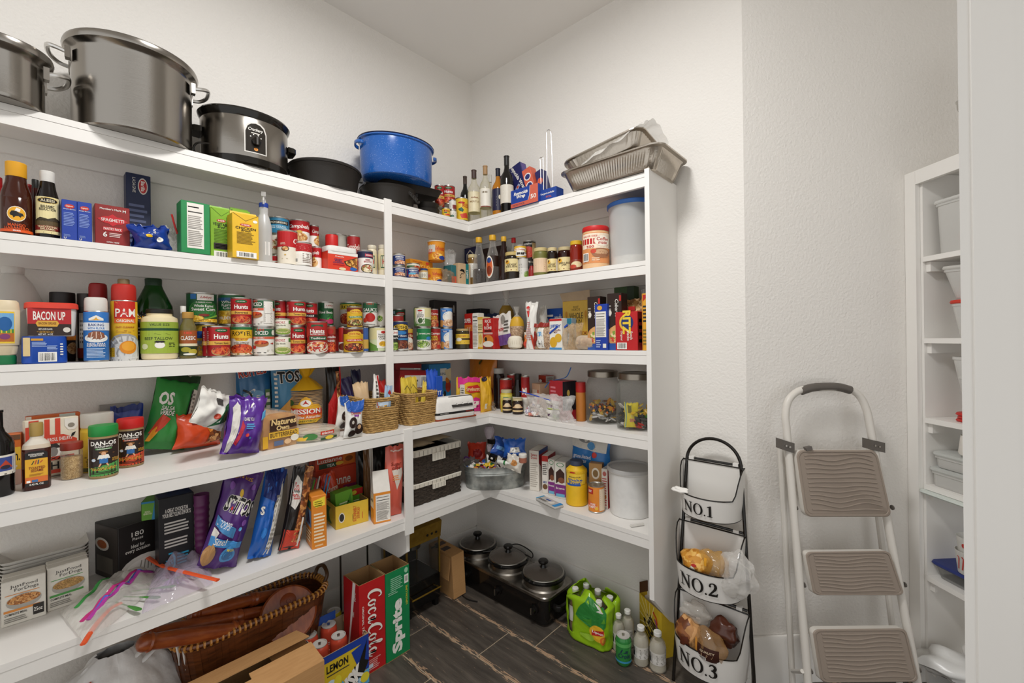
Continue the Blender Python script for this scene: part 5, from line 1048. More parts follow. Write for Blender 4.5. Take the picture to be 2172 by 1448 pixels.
def filmf(u, v):
    n = noise.noise(Vector((u * 6, v * 6, 2.2)))
    return Vector(((u - .5) * wd * .9, (v - .5) * .25, .03 + .10 * u + .02 * n - .10 * abs(v - .5) ** 2 * 2))
filmbag('plastic_film', filmf, 22, 16, 'e9e6e0c', 'clear plastic film wrapped over the stacked foil pans', 'plastic film', (c.x + .05, -.16, Z[1] + .11))
# ------------------------------------------------------------------ left fourth shelf
lathed('L4', -46, 33, 868, 1056, 'dark wine bottle with white checkered label cut by the left edge', [('wine_bottle', '0e0b0ag', WINE)], 'r .2 0 1.1 1 e2dccf;r .45 .2 .85 .9 3a4a8a;p b5432c .5,.35 .66,.75 .82,.35;l .3 .02 1 .14 1 5a544c;e .66 .4 .1 .1 2a2a3a', (.25, .48, 1.0, 'ded8cb'), name='wine_bottle', n=36)
carton('L4', 18, 56, 921, (1030, 1024), .05, 'orange and yellow mix box behind the dark wine bottle', 'cf6a2c', 'r 0 .3 1 .75 e2b43a;t n. .8 .55 .14 k w.3;r 0 0 1 .3 c8a090;t POP .6 .36 .06 w w.4;r 0 .9 1 1 6b4a32')
carton('L4', 56, 172, (884, 874), (1016, 996), .03, 'back orange chili kit packet standing behind the striped one', 'd8692e', 'r .0 .86 .1 1 e9e2d2;t KIT .4 .93 .05 k w.3;r .6 .9 .9 1 c9d2c8')
carton('L4', 58, 171, (893, 882), (1024, 1002), .03, 'white chili kit packet with red stripes and hat emblem', 'e6dcc6', 'r .06 .68 .24 1 cf4630;r .34 .70 .44 1 cf4630;r .54 .72 .64 1 cf4630;r .0 .60 .08 .9 cf4630;p e9e4da .72,.98 .98,.98 .98,.84 .92,.78 .8,.78 .72,.86;e .85 .86 .07 .04 8d8578;p cf4630 .2,.66 .4,.74 .7,.72 .96,.62 .96,.5 .7,.58 .4,.58 .2,.52;t CARROLL_SHELBYS .58 .65 .06 w w.56;e .50 .45 .17 .13 w;p 3a3634 .34,.50 .44,.58 .56,.58 .66,.50;e .5 .44 .09 .08 8a8580;p k .84,.66 .9,.68 .94,.74 .86,.72;r .18 .30 .9 .36 cf4630;t TEXAS .5 .33 .05 k w.6;t CHILI .56 .21 .13 k w.6;r .2 .08 .9 .14 cf4630;l .3 .02 .9 .07 1 6b655c')
# flat sesame oil flask
A, Bq = onz(46, 1044, ZT[4]), onz(109, 1033, ZT[4]); W = (Bq - A).length; ang = atan2(Bq.y - A.y, Bq.x - A.x); D_ = .045
mid = (A + Bq) / 2 + Vector((-sin(ang), cos(ang), 0)) * D_ / 2; H = zat(77, 896, mid) - mid.z
o = MB().loft([rr(W * .94, D_ * .9, .012, 0), rr(W, D_, .014, .004), rr(W, D_, .014, H * .62), rr(W * .94, D_ * .95, .02, H * .68), rr(W * .5, D_ * .7, .016, H * .76), rr(W * .42, W * .42, W * .209, H * .80), rr(W * .42, W * .42, W * .209, H * .84)], ['3a140ag', '3a140ag', 'c9b9a4g', 'd5cdbfg', 'cfc4b4g', 'cfc4b4g']).build('oil_flask')
o.location = mid; o.rotation_euler = (0, 0, ang); tag(o, 'flat toasted sesame oil flask with gold cap on left fourth shelf', 'bottle')
MB().lathe([(W * .24, H * .80), (W * .25, H * .82), (W * .25, H * .97), (W * .23, H), (0, H)], 'a88a4a', 24).build('cap', o)
q = faceprint(W * .80, D_, H * .52, 'front', .012); ink(q, 'r .02 .10 .98 .80 dca52a;p k .02,.78 .98,.78 .98,.94 .8,1 .2,1 .02,.94;t INTERNATIONAL|COLLECTION .5 .89 .09 w w.66;S 2a3a2a .002 .3,.62 .4,.72;S b5432c .002 .44,.62 .5,.74;S 2a3a6a .002 .56,.62 .6,.74;S b5432c .002 .66,.66 .76,.72;t TOASTED|SESAME .52 .48 .15 7d2a16 w.7;l .2 .3 .8 .36 2 9a6a1e;r .02 .1 .98 .26 cf6a2c;r .08 .11 .24 .17 w;r .3 .11 .56 .18 3a6a9a;r .02 .0 .98 .1 k;t 8.45_FL_OZ .5 .05 .05 w w.6'); q.build(o, 'label')
lathed('L4', 128, 177, 935, 1017, 'glass jar of sesame seeds with red brown lid', [('jar', 'd5cfc2t', [(.9, 0), (1, .03), (1, .72), (.92, .80), (.92, .84)]), ('seeds', '~c9a468,a8813f,e0c48e,8d6a34,420', [(.88, .012), (.96, .04), (.96, .60), (0, .64)]), ('lid', '8f2f22', [(1.0, .80), (1.03, .82), (1.03, .98), (1, 1), (0, 1)])], '', None, name='seed_jar', cat='jar')
lathed('L4', 170, 243, 873, 1001, 'yellow canister with clear lid behind the seasoning jars', [('canister', 'd9b42e', [(.97, 0), (1, .01), (1, .72), (.96, .74), (.96, .78), (0, .78)]), ('lid', 'd5d0c6p', [(.99, .77), (1.0, .98), (.96, 1), (0, 1)])], 'b .0 .1 5a5a2a;l .1 .14 .5 .4 5 7a6a2a', (.02, .70, 1.0, 'd9b42e'), name='canister', cat='canister')
def season(x0, x1, yt, d, label, lidc, bot, kind):
    return lathed('L4', x0, x1, yt, d, label, [('seasoning_jar', 'a08658', [(.94, 0), (1, .02), (1, .76), (.97, .80), (.97, .82), (0, .82)]), ('lid', lidc, [(.99, .80), (1.02, .81), (1.02, .97), (.98, 1), (0, 1)])],
        f'r .08 .0 .94 1 2a1c16;p {bot} .08,.0 .94,.0 .94,.36 .6,.30 .08,.22;t DAN-OS .5 .88 .12 w w.62 d.03;t SEASONING .5 .79 .05 w w.4;r .32 .71 .68 .745 {bot};t {kind} .5 .727 .03 w w.3;e .5 .64 .10 .035 8a5a2a;e .5 .60 .05 .05 d9a47c;p e9e6de .40,.57 .60,.57 .64,.46 .36,.46;r .41 .34 .59 .47 2f6aa8;S d9a47c .0035 .44,.34 .40,.26;S d9a47c .0035 .56,.34 .60,.26;S 8a5a2a .002 .28,.48 .74,.60;e .28 .44 .05 .04 c9d5e2;t OUTTA_SIGHT .78 .42 .09 d8a43c w.2;t ALL_NATURAL|SEASONING .5 .20 .08 d8a43c w.62;l .2 .06 .8 .13 2 2a1c16', (.05, .76, 1.0, 'ded8cb'), name='seasoning_jar', cat='jar')
season(188, 252, 898, 1014, 'green lidded seasoning jar with barefoot farmer label', '1f8a3c', '4f9a4a', 'ORIGINAL')
season(248, 306, 884, 991, 'red lidded seasoning jar with barefoot farmer label', 'c8231f', 'd8502c', 'SPICY')
bag('L4', 243, 312, 862, .30, .03, 'deep blue bag top behind the red lidded seasoning jar', '20388f', 'b .9 1 16286a')
carton('L4', 212, 300, 856, .36, .02, 'grey card leaning on the wall behind the yellow canister', '8f8b85', '')
# snack bags
NB = 'p e2ddd4 {a};l {b} 9 8a8378;'
bag('L4', 303, 404, 803, (976, 958), .12, 'green tortilla chip bag with twisted black top', '2f8a3a', 't OS .22 .66 .17 w w.34 i.2 d.04;t SALSA|VERDE .3 .50 .12 1a1816 w.34 i.2;t SALSA|VERDE .295 .505 .12 w w.34 i.2;p c8432c .0,.2 .1,.36 .2,.46 .4,.4 .3,.3 .16,.2;p e0962c .0,.1 .06,.24 .14,.3 .2,.22 .1,.1;p e2ddd4 .80,.05 .92,.05 1,.5 1,.8 .88,.82;S k .006 .78,.03 .80,.4 .86,.8;l .84 .3 .97 .78 9 8a8378;r .0 .90 1 1 1c3a1e', roll=13, lean=-.06, pinch=.16, wr=.006)
bag('L4', 418, 492, 846, (935, 915), .07, 'folded white and dark green snack bag lying on an orange bag', 'dcd9d2r', 'p 1d5a34 .5,.0 1,.3 1,.9 .7,.6;r .4 .62 .6 .8 3a3634;e .5 .3 .1 .08 b5432c', roll=24, zb=ZT[4] + .085, pinch=.3, wr=.012)
bag('L4', 384, 484, 884, (967, 944), .10, 'glossy orange pretzel bag with a snack picture lying low', 'cf4a24', 'p d9842c .35,1 1,1 1,.55 .6,.45;p ~b5713a,8a4a22,d9a468,5a2e14,70 .55,.1 1,.2 1,.62 .62,.5;r .2 .7 .8 .8 7d1c12', roll=6, pinch=.2, wr=.008)
bag('L4', 512, 592, 760, .31, .08, 'blue ridged potato chip bag with red lettering behind the bread', '2c6492', 't RUFFLES .40 .84 .13 w w.82 d.05 a8;t RUFFLES .40 .84 .12 b5261f w.80 d.02 a8;p e2ddd4 .1,.0 .7,.0 .7,.5 .4,.62 .1,.56;e .4 .55 .3 .05 6a9ac0;r .3 .1 .7 .5 d9d4c8;e .5 .4 .2 .04 6a9ac0;r .74 .1 .9 .6 5a7a4a;l .76 .1 .9 .6 6 d9d4c8', pinch=.1, wr=.006)
bag('L4', 582, 656, 752, .29, .08, 'light blue tortilla chip bag with black lettering behind corn tortillas', '3a7ba3', 't TOS .45 .72 .16 w w.74 d.07;t TOS .45 .72 .15 k w.70 d.03;p d9a04a .1,.3 .6,.5 .8,.2 .4,.05;p c9c0ae .0,.0 .3,.0 .3,.2;e .5 .9 .1 .03 e0962c;l .0 .3 .1 .8 9 d9d4c8', pinch=.1)
bag('L4', 484, 566, 850, (980, 962), .12, 'purple rolled tortilla chip bag folded over at top', '54288a', 'p d5d0c8 .0,.0 .10,.0 .16,.6 .2,.95 .0,.8;S w .005 .18,.3 .3,.72 .6,.9;t I_DARE_YOU .4 .62 .06 w w.3;l .34 .46 .6 .56 3 5aa8d8;p b5263c .12,.2 .2,.16 .3,.5 .22,.6;p 5aa8d8 .8,.6 .98,.66 .98,.8 .84,.74;e .4 .35 .05 .03 c8332e;e .5 .3 .03 .02 5aa8d8', roll=10, pinch=.14, wr=.012)
for px, py in ((520, 842), (535, 834)):
    p = onz(px, 930, ZT[4]); zc = zat(px, py, p)
    tag(MB().tube(bez([(p.x, p.y, zc - .03), (p.x + .004, p.y - .006, zc), (p.x - .004, p.y - .03, zc + .016)], 5), .004, BLACKP, 6, flat=.5).build('bag_clip'), ('left' if px < 530 else 'right') + ' black clip arm closing the purple chip bag', 'clip')
# bread loaf
A, Bq = onz(553, 957, ZT[4]), onz(634, 940, ZT[4]); W = (Bq - A).length; ang = atan2(Bq.y - A.y, Bq.x - A.x); m = (A + Bq) / 2; H = zat(594, 878, m) - m.z
def loaf(y, k): return [(x * W * k, y, z * H * k) for x, z in ((-.46, 0), (.46, 0), (.49, .3), (.47, .62), (.5, .74), (.44, .92), (.25, 1), (-.25, 1), (-.44, .92), (-.5, .74), (-.47, .62), (-.49, .3))]
o = MB().loft([loaf(.0, .9), loaf(.006, 1), loaf(.2, 1), loaf(.206, .9)], bumped('bread_crust', 'b5783c', .7, 30, .3, .003, c2='c99550')).build('bread_loaf'); o.location = m; o.rotation_euler = (0, 0, ang); tag(o, 'wrapped butter bread loaf with brown and yellow label on left fourth shelf', 'bread')
q = Print(flatfn((-W * .47, -.006, 0), (1, 0, 0), (0, 0, 1), (0, -1, 0)), W * .94, H); ink(q, 'r .0 .05 .14 .4 d8a52a;p 3a2216 .2,.86 .9,.90 .95,.58 .2,.52;t Natures .58 .78 .18 e9c98a w.70 d.03 i.1;t Own .55 .60 .15 e9c98a w.36 d.03 i.1;r .16 .30 1 .50 e0b03a;t BUTTERBREAD .58 .40 .13 3a2216 w.76;r .3 .08 .56 .22 5a6a8a;e .68 .16 .1 .08 d9b48a;e .88 .24 .12 .1 e2dccf'); q.build(o, 'print')
o2 = MB().loft([loaf(-.004, .95), loaf(.0, 1.05), loaf(.2, 1.05), loaf(.23, .6), loaf(.26, .5)], 'e2dccft').build('wrapper', o)
# tortillas
p = onz(648, 918, ZT[4]); p, r = cylspot(612, 686, 'L4', 922); zt_ = zat(648, 826, p); mb = MB(); n = 26
t = empty('corn_tortillas', p, towards(p), 'tall bag of stacked corn tortillas with yellow gathered top', 'tortillas')
for k in range(n):
    z = .016 + (zt_ - p.z - .02) * k / n; dz = (zt_ - p.z - .02) / n
    MB().loft([[(r * (1 + .025 * noise.noise(Vector((cos(a) * 2, sin(a) * 2, k * 3.1)))) * cos(a), r * sin(a), z + dz * e + .0025 * noise.noise(Vector((cos(a) * 2, sin(a) * 2, k * 1.7)))) for a in [2 * pi * j / 28 for j in range(28)]] for e in (0, .45)], 'c79a5e' if k % 3 else 'd5ac72').build('tortilla', t)
hh = zt_ - p.z
MB().lathe([(r * 1.03, 0), (r * 1.05, .01), (r * 1.05, hh)], 'd9cfbct', 28, cap1=False).build('bag_film', t)
hn = zat(648, 800, p) - p.z; ht = zat(640, 764, p) - p.z
def gath(a, z, amp, f): return [(r * a * (1 + amp * cos(f * t_)) * cos(t_), r * a * (1 + amp * cos(f * t_ + 1)) * sin(t_) * (.8 if a < .6 else 1), z + (0 if a > .3 or z < ht - .01 else .012 * sin(2 * t_))) for t_ in [2 * pi * j / 36 for j in range(36)]]
MB().loft([gath(1.05, hh, 0, 1), gath(1.0, hh + .006, .01, 9), gath(.6, hh + (hn - hh) * .6, .06, 9), gath(.16, hn, .2, 9), gath(.3, hn + .012, .2, 7), gath(.55, (hn + ht) / 2 + .01, .22, 6), gath(.72, ht, .25, 5)], bumped('yellow_film', 'dba820', .25, 40, .4, .004), cap0=False, cap1=False).build('bag_top', t)
q = cylprint(r * 1.055, 0, hh); ink(q, 'p e0a92a .16,.56 .24,.66 .36,.68 .42,.8 .5,.86 .58,.8 .64,.68 .76,.66 .84,.56 .84,.3 .16,.3;e .5 .70 .10 .08 w;p b5261f .44,.67 .5,.77 .56,.67;p c8331f .16,.6 .84,.56 .86,.42 .14,.44;t MISSION .5 .51 .12 w w.60 d.03;p d8742a .14,.44 .86,.42 .84,.32 .14,.34;t Tortillas_Amarillas .5 .38 .06 w w.6;p e0b53a .16,.34 .84,.32 .7,.24 .3,.24;t FOSFORO .5 .29 .04 3a5a2a w.36;e .2 .72 .08 .07 3f6b3a;b .0 .06 e0b53a'); q.build(t, 'print')
tt = empty('flour_tortillas', onz(682, 934, ZT[4]) + Vector((-.085, 0, 0)), radians(84), 'flat bag of white flour tortillas lying in front of the corn tortillas', 'tortillas')
for k in range(6): MB().lathe([(.086 - .002 * (k % 2), .004 + k * .006), (.086 - .002 * (k % 2), .0075 + k * .006)], 'd9ccb0', 30, sx=1.08).build('tortilla', tt)
SEEDF = lambda u, v: Vector((.102 * cos(2 * pi * u) * (1.06 if v < .9 else .9), .096 * sin(2 * pi * u), .001 + .046 * v + .003 * noise.noise(Vector((cos(2 * pi * u) * 3, sin(2 * pi * u) * 3, v * 4)))))
mb = MB(); mb.loft([[SEEDF(j / 36, v) for j in range(36)] for v in (0, .3, .6, .9)] + [[Vector((x * .4, y * .4, .047)) for x, y, z in [SEEDF(j / 36, .9) for j in range(36)]]], 'dcd5c8c', cap0=False); mb.build('bag_film', tt)
q = Print(lambda x, y, l: Vector((x - .09, -.098 * sqrt(max(.02, 1 - ((x - .09) / .108) ** 2)) - l - .002, y + .006)), .18, .036); ink(q, 'r .5 .55 .82 .95 c8331f;t mission .66 .75 .3 w w.26;e .3 .5 .14 .35 3f7a3a;p e0b53a .0,.1 .2,.1 .25,.5 .02,.5;r .5 .0 .9 .25 2a4a2a;e .7 .2 .1 .2 e0c23a'); q.build(tt, 'print')
bag('L4', 683, 715, 775, .2, .05, 'red and black pretzel bag standing behind the donut bags', '1a1614', 'p b71d1d .0,.0 .66,.0 .66,.7 .0,.4;p ~8a4a22,b5713a,5a2e14,d9a468,80 .62,.1 .9,.1 .95,.9 .62,.9;r .9 0 1 1 b71d1d', wr=.005)
DN = 'b .82 1 2456a8;e .5 .78 .5 .1 2456a8;t Donettes .5 .68 .08 b5261f w.62 i.2;r .36 .58 .66 .63 8a3a9a;e .3 .42 .24 .15 2c1a14;e .28 .43 .07 .05 d9d2c8;e .68 .24 .26 .15 2c1a14;e .68 .3 .12 .06 c9a07a;e .3 .12 .2 .1 2c1a14'
bag('L4', 712, 752, 846, (921, 912), .05, 'rear white mini donut bag with black clip', 'e2dfd8', DN, roll=8, pinch=.2)
bag('L4', 734, 776, 852, (934, 926), .05, 'front white mini donut bag with blue twisted top', 'e4e1da', DN, roll=3, pinch=.3)
p = onz(735, 910, ZT[4]); zc = zat(735, 842, p)
tag(MB().box(p.x - .004, p.x + .004, p.y - .006, p.y + .006, zc - .045, zc + .012, BLACKP).build('bag_clip'), 'black clip on the rear mini donut bag', 'clip')
# woven baskets
ROPE = bumped('seagrass_rope', '94703f', .8, 110, .9, .006, stretch=(1, 1, 2.2), c2='b8935a')
ROPE2 = bumped('seagrass_rope_pale', 'a57f48', .8, 120, .9, .006, stretch=(1, 1, 2.2), c2='c4a166')
def basket(A, B, depth, ytop, label, hole=True, rows=17):
    W = (B - A).length; ang = atan2(B.y - A.y, B.x - A.x); nb = Vector((-sin(ang), cos(ang), 0)); m = (A + B) / 2 + nb * depth / 2
    pm = proj((A + B) / 2); H = zat(pm[0], ytop, (A + B) / 2) - ZT[4]
    t = empty('wicker_basket', m, ang, label, 'basket', 'woven seagrass baskets on the left fourth shelf'); rh = H / rows
    for k in range(rows):
        f = 1 + .07 * k / rows; z = rh * (k + .5)
        ring = rr(W * f - rh, depth * f - rh, .03, 0, 6)
        pts = []
        n = len(ring)
        for i in range(n):
            a, b = Vector(ring[i]), Vector(ring[(i + 1) % n]); mm = max(1, int((b - a).length / .012))
            for j in range(mm): pts.append(a + (b - a) * j / mm)
        out = []
        for i, q in enumerate(pts):
            w_ = noise.noise(Vector((q.x * 14, q.y * 14, k * 5.1)))
            d2 = q.normalized() * .0025 * sin(i * 2.1 + k)
            out.append((q.x + d2.x, q.y + d2.y, z + .003 * w_))
        rad = [rh * .60 * (1 + .16 * sin(i * 2.1 + k * 1.3)) for i in range(len(out))]
        if hole and rows * .66 < k < rows * .83:
            out2 = [(i, q) for i, q in enumerate(out) if not (q[1] < -depth * .4 and abs(q[0]) < W * .24)]
            st = next(j for j in range(len(out2)) if out2[j][0] - out2[j - 1][0] not in (1,) and j > 0) if any(out2[j][0] - out2[j - 1][0] != 1 for j in range(1, len(out2))) else 0
            seq = out2[st:] + out2[:st]
            MB().tube([q for i, q in seq], [rad[i] for i, q in seq], ROPE, 6).build('rope_row', t)
        else: MB().tube(out, rad, ROPE if k % 2 else ROPE2, 6, closed=True).build('rope_row', t)
    MB().loft([rr(W - rh * 2, depth - rh * 2, .02, .002, 4), rr(W - rh * 2, depth - rh * 2, .02, .006, 4)], ROPE).build('basket_floor', t)
    return t, H, W, ang, m
A1, B1 = onz(783, 921, ZT[4]), onz(852, 909, ZT[4]); A1.x = B1.x = .400
b1 = basket(A1, B1, .30, 842, 'left woven seagrass basket holding snack bars and bags')
A2, B2_ = onz(872, 905, ZT[4]), onz(924, 892, ZT[4]); A2.x = B2_.x = .392
b2 = basket(A2, B2_, .30, 832, 'right woven seagrass basket holding yellow corn chip bags')
def inb(b, lx, ly, lz): return b[4] + Vector((lx * cos(b[3]) - ly * sin(b[3]), lx * sin(b[3]) + ly * cos(b[3]), lz))
def loosebag(name, at, w, h, th, rz, lean, roll, c, label, cat, spec='', wr=.005, pinch=.15):
    SEED[0] += 1; f = bagfn(w, h, th, SEED[0] * 2.3, pinch, wr=wr)
    o = bagmesh(f, cc(c) + ('f' if len(cc(c)) == 6 else ''), 14, 16).build(name, smooth=60); o.location = at; o.rotation_euler = (lean, radians(roll), rz); tag(o, label, cat)
    if spec:
        pr = Print(lambda x, y, l: f((2 * x / w - 1) * .93, y / h, -1) + Vector((0, -(l * 2.2 + .0006) * (1 + 2 * (2 * x / w - 1) ** 4), 0)), w, h); pr.curvy = 1; ink(pr, spec); pr.build(o, 'print')
    return o
H1 = b1[1]; r90 = b1[3]
loosebag('snack_bag', inb(b1, -.03, -.03, .03), .075, H1 + .03, .05, r90, -.1, -4, 'c9ab84', 'tan paper snack packet at front of the left seagrass basket', 'bag', 'S 8a6a44 .002 .05,.6 .95,.6;S 8a6a44 .002 .5,.1 .5,.95', wr=.006)
loosebag('snack_bag', inb(b1, .02, -.035, .04), .04, H1 + .05, .03, r90 + .4, -.1, 10, 'e0dcd4', 'white snack packet with red edge in the left seagrass basket', 'bag', 'r .6 0 .85 1 b71d1d;l .1 .2 .55 .9 8')
loosebag('snack_bag', inb(b1, .055, -.07, .02), .04, H1 + .02, .03, r90, -.05, 6, '9db8d2', 'pale blue snack packet at right corner of the left basket', 'bag', 'p b71d1d .3,.8 .6,.9 .8,.8 .6,.74')
loosebag('snack_bag', inb(b1, -.04, .07, .03), .06, H1 + .05, .04, r90, -.1, -6, '2c2350', 'dark purple snack bag at rear of the left basket', 'bag')
loosebag('snack_bag', inb(b1, -.005, .09, .05), .05, H1 + .06, .04, r90, -.1, 2, '1a1c3a', 'navy card box standing up at rear of the left basket', 'bag')
loosebag('snack_bag', inb(b1, .0, -.115, .06), .09, .08, .03, r90, 0, 0, 'b9c9d9', 'blue and white packet seen through the handle of the left basket', 'bag', 't OUT .5 .5 .3 d8a43c w.6;r 0 0 .2 1 c9c4ba;r .2 0 .24 1 b71d1d')
for i, (lx, c_) in enumerate(((-.035, 'left'), (.022, 'right'))):
    loosebag('snack_bag', inb(b2, lx, -.05 + .01 * i, .03), .062, H1 + .035, .035, r90, -.08, 4 - 6 * i, 'd0b43a', c_ + ' yellow corn nut bag in the right seagrass basket', 'bag', 't CORN .5 .52 .14 k w.9 d.03;S 3a3420 .003 .2,.7 .5,.8 .8,.66')
loosebag('snack_bag', inb(b2, .055, -.05, .03), .03, H1 + .01, .025, r90, -.05, 12, 'd9bf4a', 'small yellow bag at right end of the right basket', 'bag')
loosebag('snack_bag', inb(b2, -.07, .02, .04), .06, H1 + .02, .03, r90, -.1, -18, 'b5261f', 'red bag leaning at left of the right basket', 'bag')
# the corner and the back fourth shelf
for i, (x0, x1, yt, dz, lb) in enumerate(((846, 908, 788, .11, 'lower'), (849, 904, 774, .155, 'upper'))):
    c0_ = carton('L4', x0, x1, yt, .20, .06, lb + ' red candy bar carton piled behind the right basket', '8f1a1c', 'r .16 .3 .96 .8 cfc9c0;x .7 .3 .95 .8;l .2 .4 .66 .7 2', zb=ZT[4] + dz, roll=radians(4))
bag('L4', 911, 936, 784, .10, .05, 'royal blue candy bag behind the knife sharpener', '1f4fb5', 't PAY|DAY .5 .5 .2 e0b43a w.8;e .5 .35 .4 .12 c98a3a', pinch=.2)
carton('L4', 926, 940, 800, .06, .05, 'small blue box right of the basket', '1d4fae', 't TT .5 .6 .1 w w.6;l .1 .4 .8 .5 1 9db4e0')
carton('L4', 911, 957, (771, 772), .28, .07, 'large bright blue snack box with fruit pictures', '2f7fb0', 'r .5 .62 .8 .9 cfd2c8;e .66 .78 .16 .1 d9d6cc;t KIND .66 .78 .06 3a5a6a w.3;t S .5 .5 .14 1c3a5a w.2;e .86 .5 .12 .13 b5402c;e .84 .64 .1 .07 d07a2a;e .6 .24 .16 .10 d9d6cc;t AA .6 .1 .14 k w.3;e .7 .34 .06 .07 2a2a2a;p d9c9a0 .7,.85 1,.9 1,.6 .8,.7', right='r .1 .1 .66 .7 c9d2d6;l .2 .2 .6 .66 9 6b8a9a;t 100%|FRUIT .5 .84 .14 w w.7')
g = bag('B4', 984, 1044, 752, .14, .10, 'big orange sugar bag slumped in the corner', 'cf7a1c', 'p 5a1a14 .2,.28 .6,.58 .68,.52 .28,.22;t DIXIE .44 .4 .07 e9c98a w.4 a38;e .82 .30 .16 .12 7d1c14;e .82 .30 .10 .07 e2d5c4;S e0b03a .003 .3,.5 .1,.7;S e0b03a .003 .36,.54 .3,.8;S e0b03a .003 .44,.58 .5,.85;e .5 .86 .06 .05 5a5a1a', wr=.008)
# knife sharpener
A, Bq = onz(925, 893, ZT[4]), onz(1008, 881, ZT[4]); W = (Bq - A).length; ang = atan2(Bq.y - A.y, Bq.x - A.x); m = (A + Bq) / 2 + Vector((-sin(ang), cos(ang), 0)) * .035
o = MB().loft([rr(W * 1.02, .085, .008, 0), rr(W * 1.04, .09, .01, .005), rr(W * 1.02, .085, .008, .007)], bumped('rust_tray', '8f3a22', .7, 90, .5, .003, c2='a84f30')).build('tray'); o.location = m; o.rotation_euler = (0, 0, ang); tag(o, 'rust brown tray under the white knife sharpener', 'tray')
H = zat(966, 838, m) - ZT[4] - .008
t = empty('knife_sharpener', m + Vector((0, 0, .0078)), ang, 'white electric knife sharpener with grey slotted top on a rust tray', 'sharpener')
def ks(z, k, kd): return rr(W * k, .072 * kd, .012, z, 5)
MB().loft([ks(0, .96, 1), ks(.003, .98, 1.02), ks(.02, .98, 1.02)], 'e3e0da').build('base', t)
MB().loft([ks(.0205, .985, 1.03), ks(.031, .985, 1.03)], '1a1918').build('band', t)
MB().loft([ks(.0315, .975, 1.02), ks(H * .72, .96, 1.0), ks(H * .9, .93, .86), ks(H * .97, .88, .66), ks(H, .82, .5)], 'e6e3dd').build('housing', t)
MB().loft([[(x, y - .0015 * k, H * z) for x, y, z in ((-W * .10, -.0392, .5), (W * .42, -.0392, .5), (W * .44, -.0205, 1.01), (-W * .16, -.0205, 1.01))] for k in (0, 1)], '35322f').build('slot_plate', t, 0)
q = Print(lambda x, y, l: Vector((x - W * .10, -.0415 - l + .019 * y / (H * .46), H * .52 + y)), W * .52, H * .46)
ink(q, 'e .22 .62 .09 .2 5a5652;e .5 .62 .09 .2 5a5652;e .78 .62 .09 .2 5a5652;r .2 .3 .24 .9 k;r .48 .3 .52 .9 k;r .76 .3 .80 .9 k;p w .2,.2 .26,.2 .23,.3;p w .48,.2 .54,.2 .51,.3;p w .76,.2 .82,.2 .79,.3'); q.build(t, 'slot_panel')
q = faceprint(W * .985, .0745, .0105, 'front', .0205); ink(q, 't EDGE_SELECT .2 .5 .5 c9c4ba w.2;t TRIZOR .84 .5 .5 c8432c w.2'); q.build(t, 'lettering')
bag('L4', 977, 1033, 803, (880, 873), .03, 'yellow and pink fruit candy pouch standing beside the sharpener', 'dcae24', 'b .86 1 d8358a;p d8358a .0,.7 .2,.8 .5,.92 .0,.92;r .06 .30 .26 .8 d5cdbe;l .08 .34 .24 .76 6;p c8332e .3,.62 .36,.74 .8,.78 .92,.68 .88,.58 .5,.54;t Starburst .6 .66 .11 e9d9a0 w.56 d.02;p d8358a .3,.0 1,.0 1,.34 .7,.42 .45,.30 .3,.18;x .62 .1 .86 .3;e .5 .42 .08 .06 c8432c;t MINIS .4 .28 .05 w w.2', wr=.003, pinch=.03, roll=2)
bag('L4', 1026, 1049, 800, .02, .05, 'plain yellow pouch right behind the pink candy pouch', 'dca92a', 'r .2 .1 .4 .25 d9d4c8;e .3 .95 .3 .06 2a2a4a', wr=.006)
crumple('B4', 1030, 1058, 857, .02, .05, 'clear wrapper lying at the corner before the dark jars', 'b5a58cc')
jar('B4', 1047, 1071, 780, .12, 'tall dark preserve jar with silver lid at the corner', '1c0f0cg', 'b5b2ac', glass=None, lab=None)
CAR = 'b .86 1 b5261f;b .45 .86 b5261f;e .5 .62 .3 .16 8f1a1c;t Carnation .5 .64 .09 w w.56 i.2;b .40 .46 2a4a8a;p d98a2a -.1,.4 .5,.2 1.1,.0 -.1,.0;e .8 .2 .3 .1 27437f'
can('B4', 1055, 1082, 802, .07, 'front evaporated milk can with red and white label', CAR, 'd9d4c8')
can('B4', 1069, 1093, 793, .13, 'rear evaporated milk can with red and white label', CAR, 'd9d4c8')
lathed('B4', 1087, 1112, 793, .06, 'dark glass sauce bottle with white label', [('bottle', '140e0cg', SAUCE), ('cap', '1a1614', cap_prof(.62, .85, 1))], 'r .1 .1 .9 .9 d9d4c8;l .25 .3 .75 .7 2', (.12, .4, 1, 'd2ccc0'))
SJ = 'p d9b48a .1,.5 .3,.7 .5,.8 .7,.7 .9,.5;e .5 .7 .2 .2 e2c8a0;t VERMONT .5 .42 .12 3a2a20 w.6;r .1 .14 .9 .30 dcc08e;l .2 .18 .8 .26 1 5a4a30;r .1 .3 .9 .36 2a1c14'
s1 = jar('B4', 1066, 1086, 842, 876, 'left of two small dark jam jars with peach labels', '20120dg', 'c9b98e', SJ, (.08, .74, '2a1a14'), glass=None, lidh=.14)
jar('B4', 1062, 1087, 825, .055, 'green and yellow relish jar behind the small jam jars', 'c9b23a', 'bdb48e', 'p 1f6b5a .3,.3 .6,.3 .6,.8 .3,.8;r .6 .3 .9 .8 8aa84a', (.3, .8, 'd6c85a'), glass=None)
jar('B4', 1087, 1110, 843, 879, 'right of two small dark jam jars with peach labels', '20120dg', 'c9b98e', SJ, (.08, .74, '2a1a14'), glass=None, lidh=.14)
can('B4', 1106, 1124, 796, .10, 'red condensed milk can behind the zip bag of mints', 'b .4 1 a51d1f;b .36 .42 w;t ML .5 .6 .2 w w.5', 'd9d4c8')
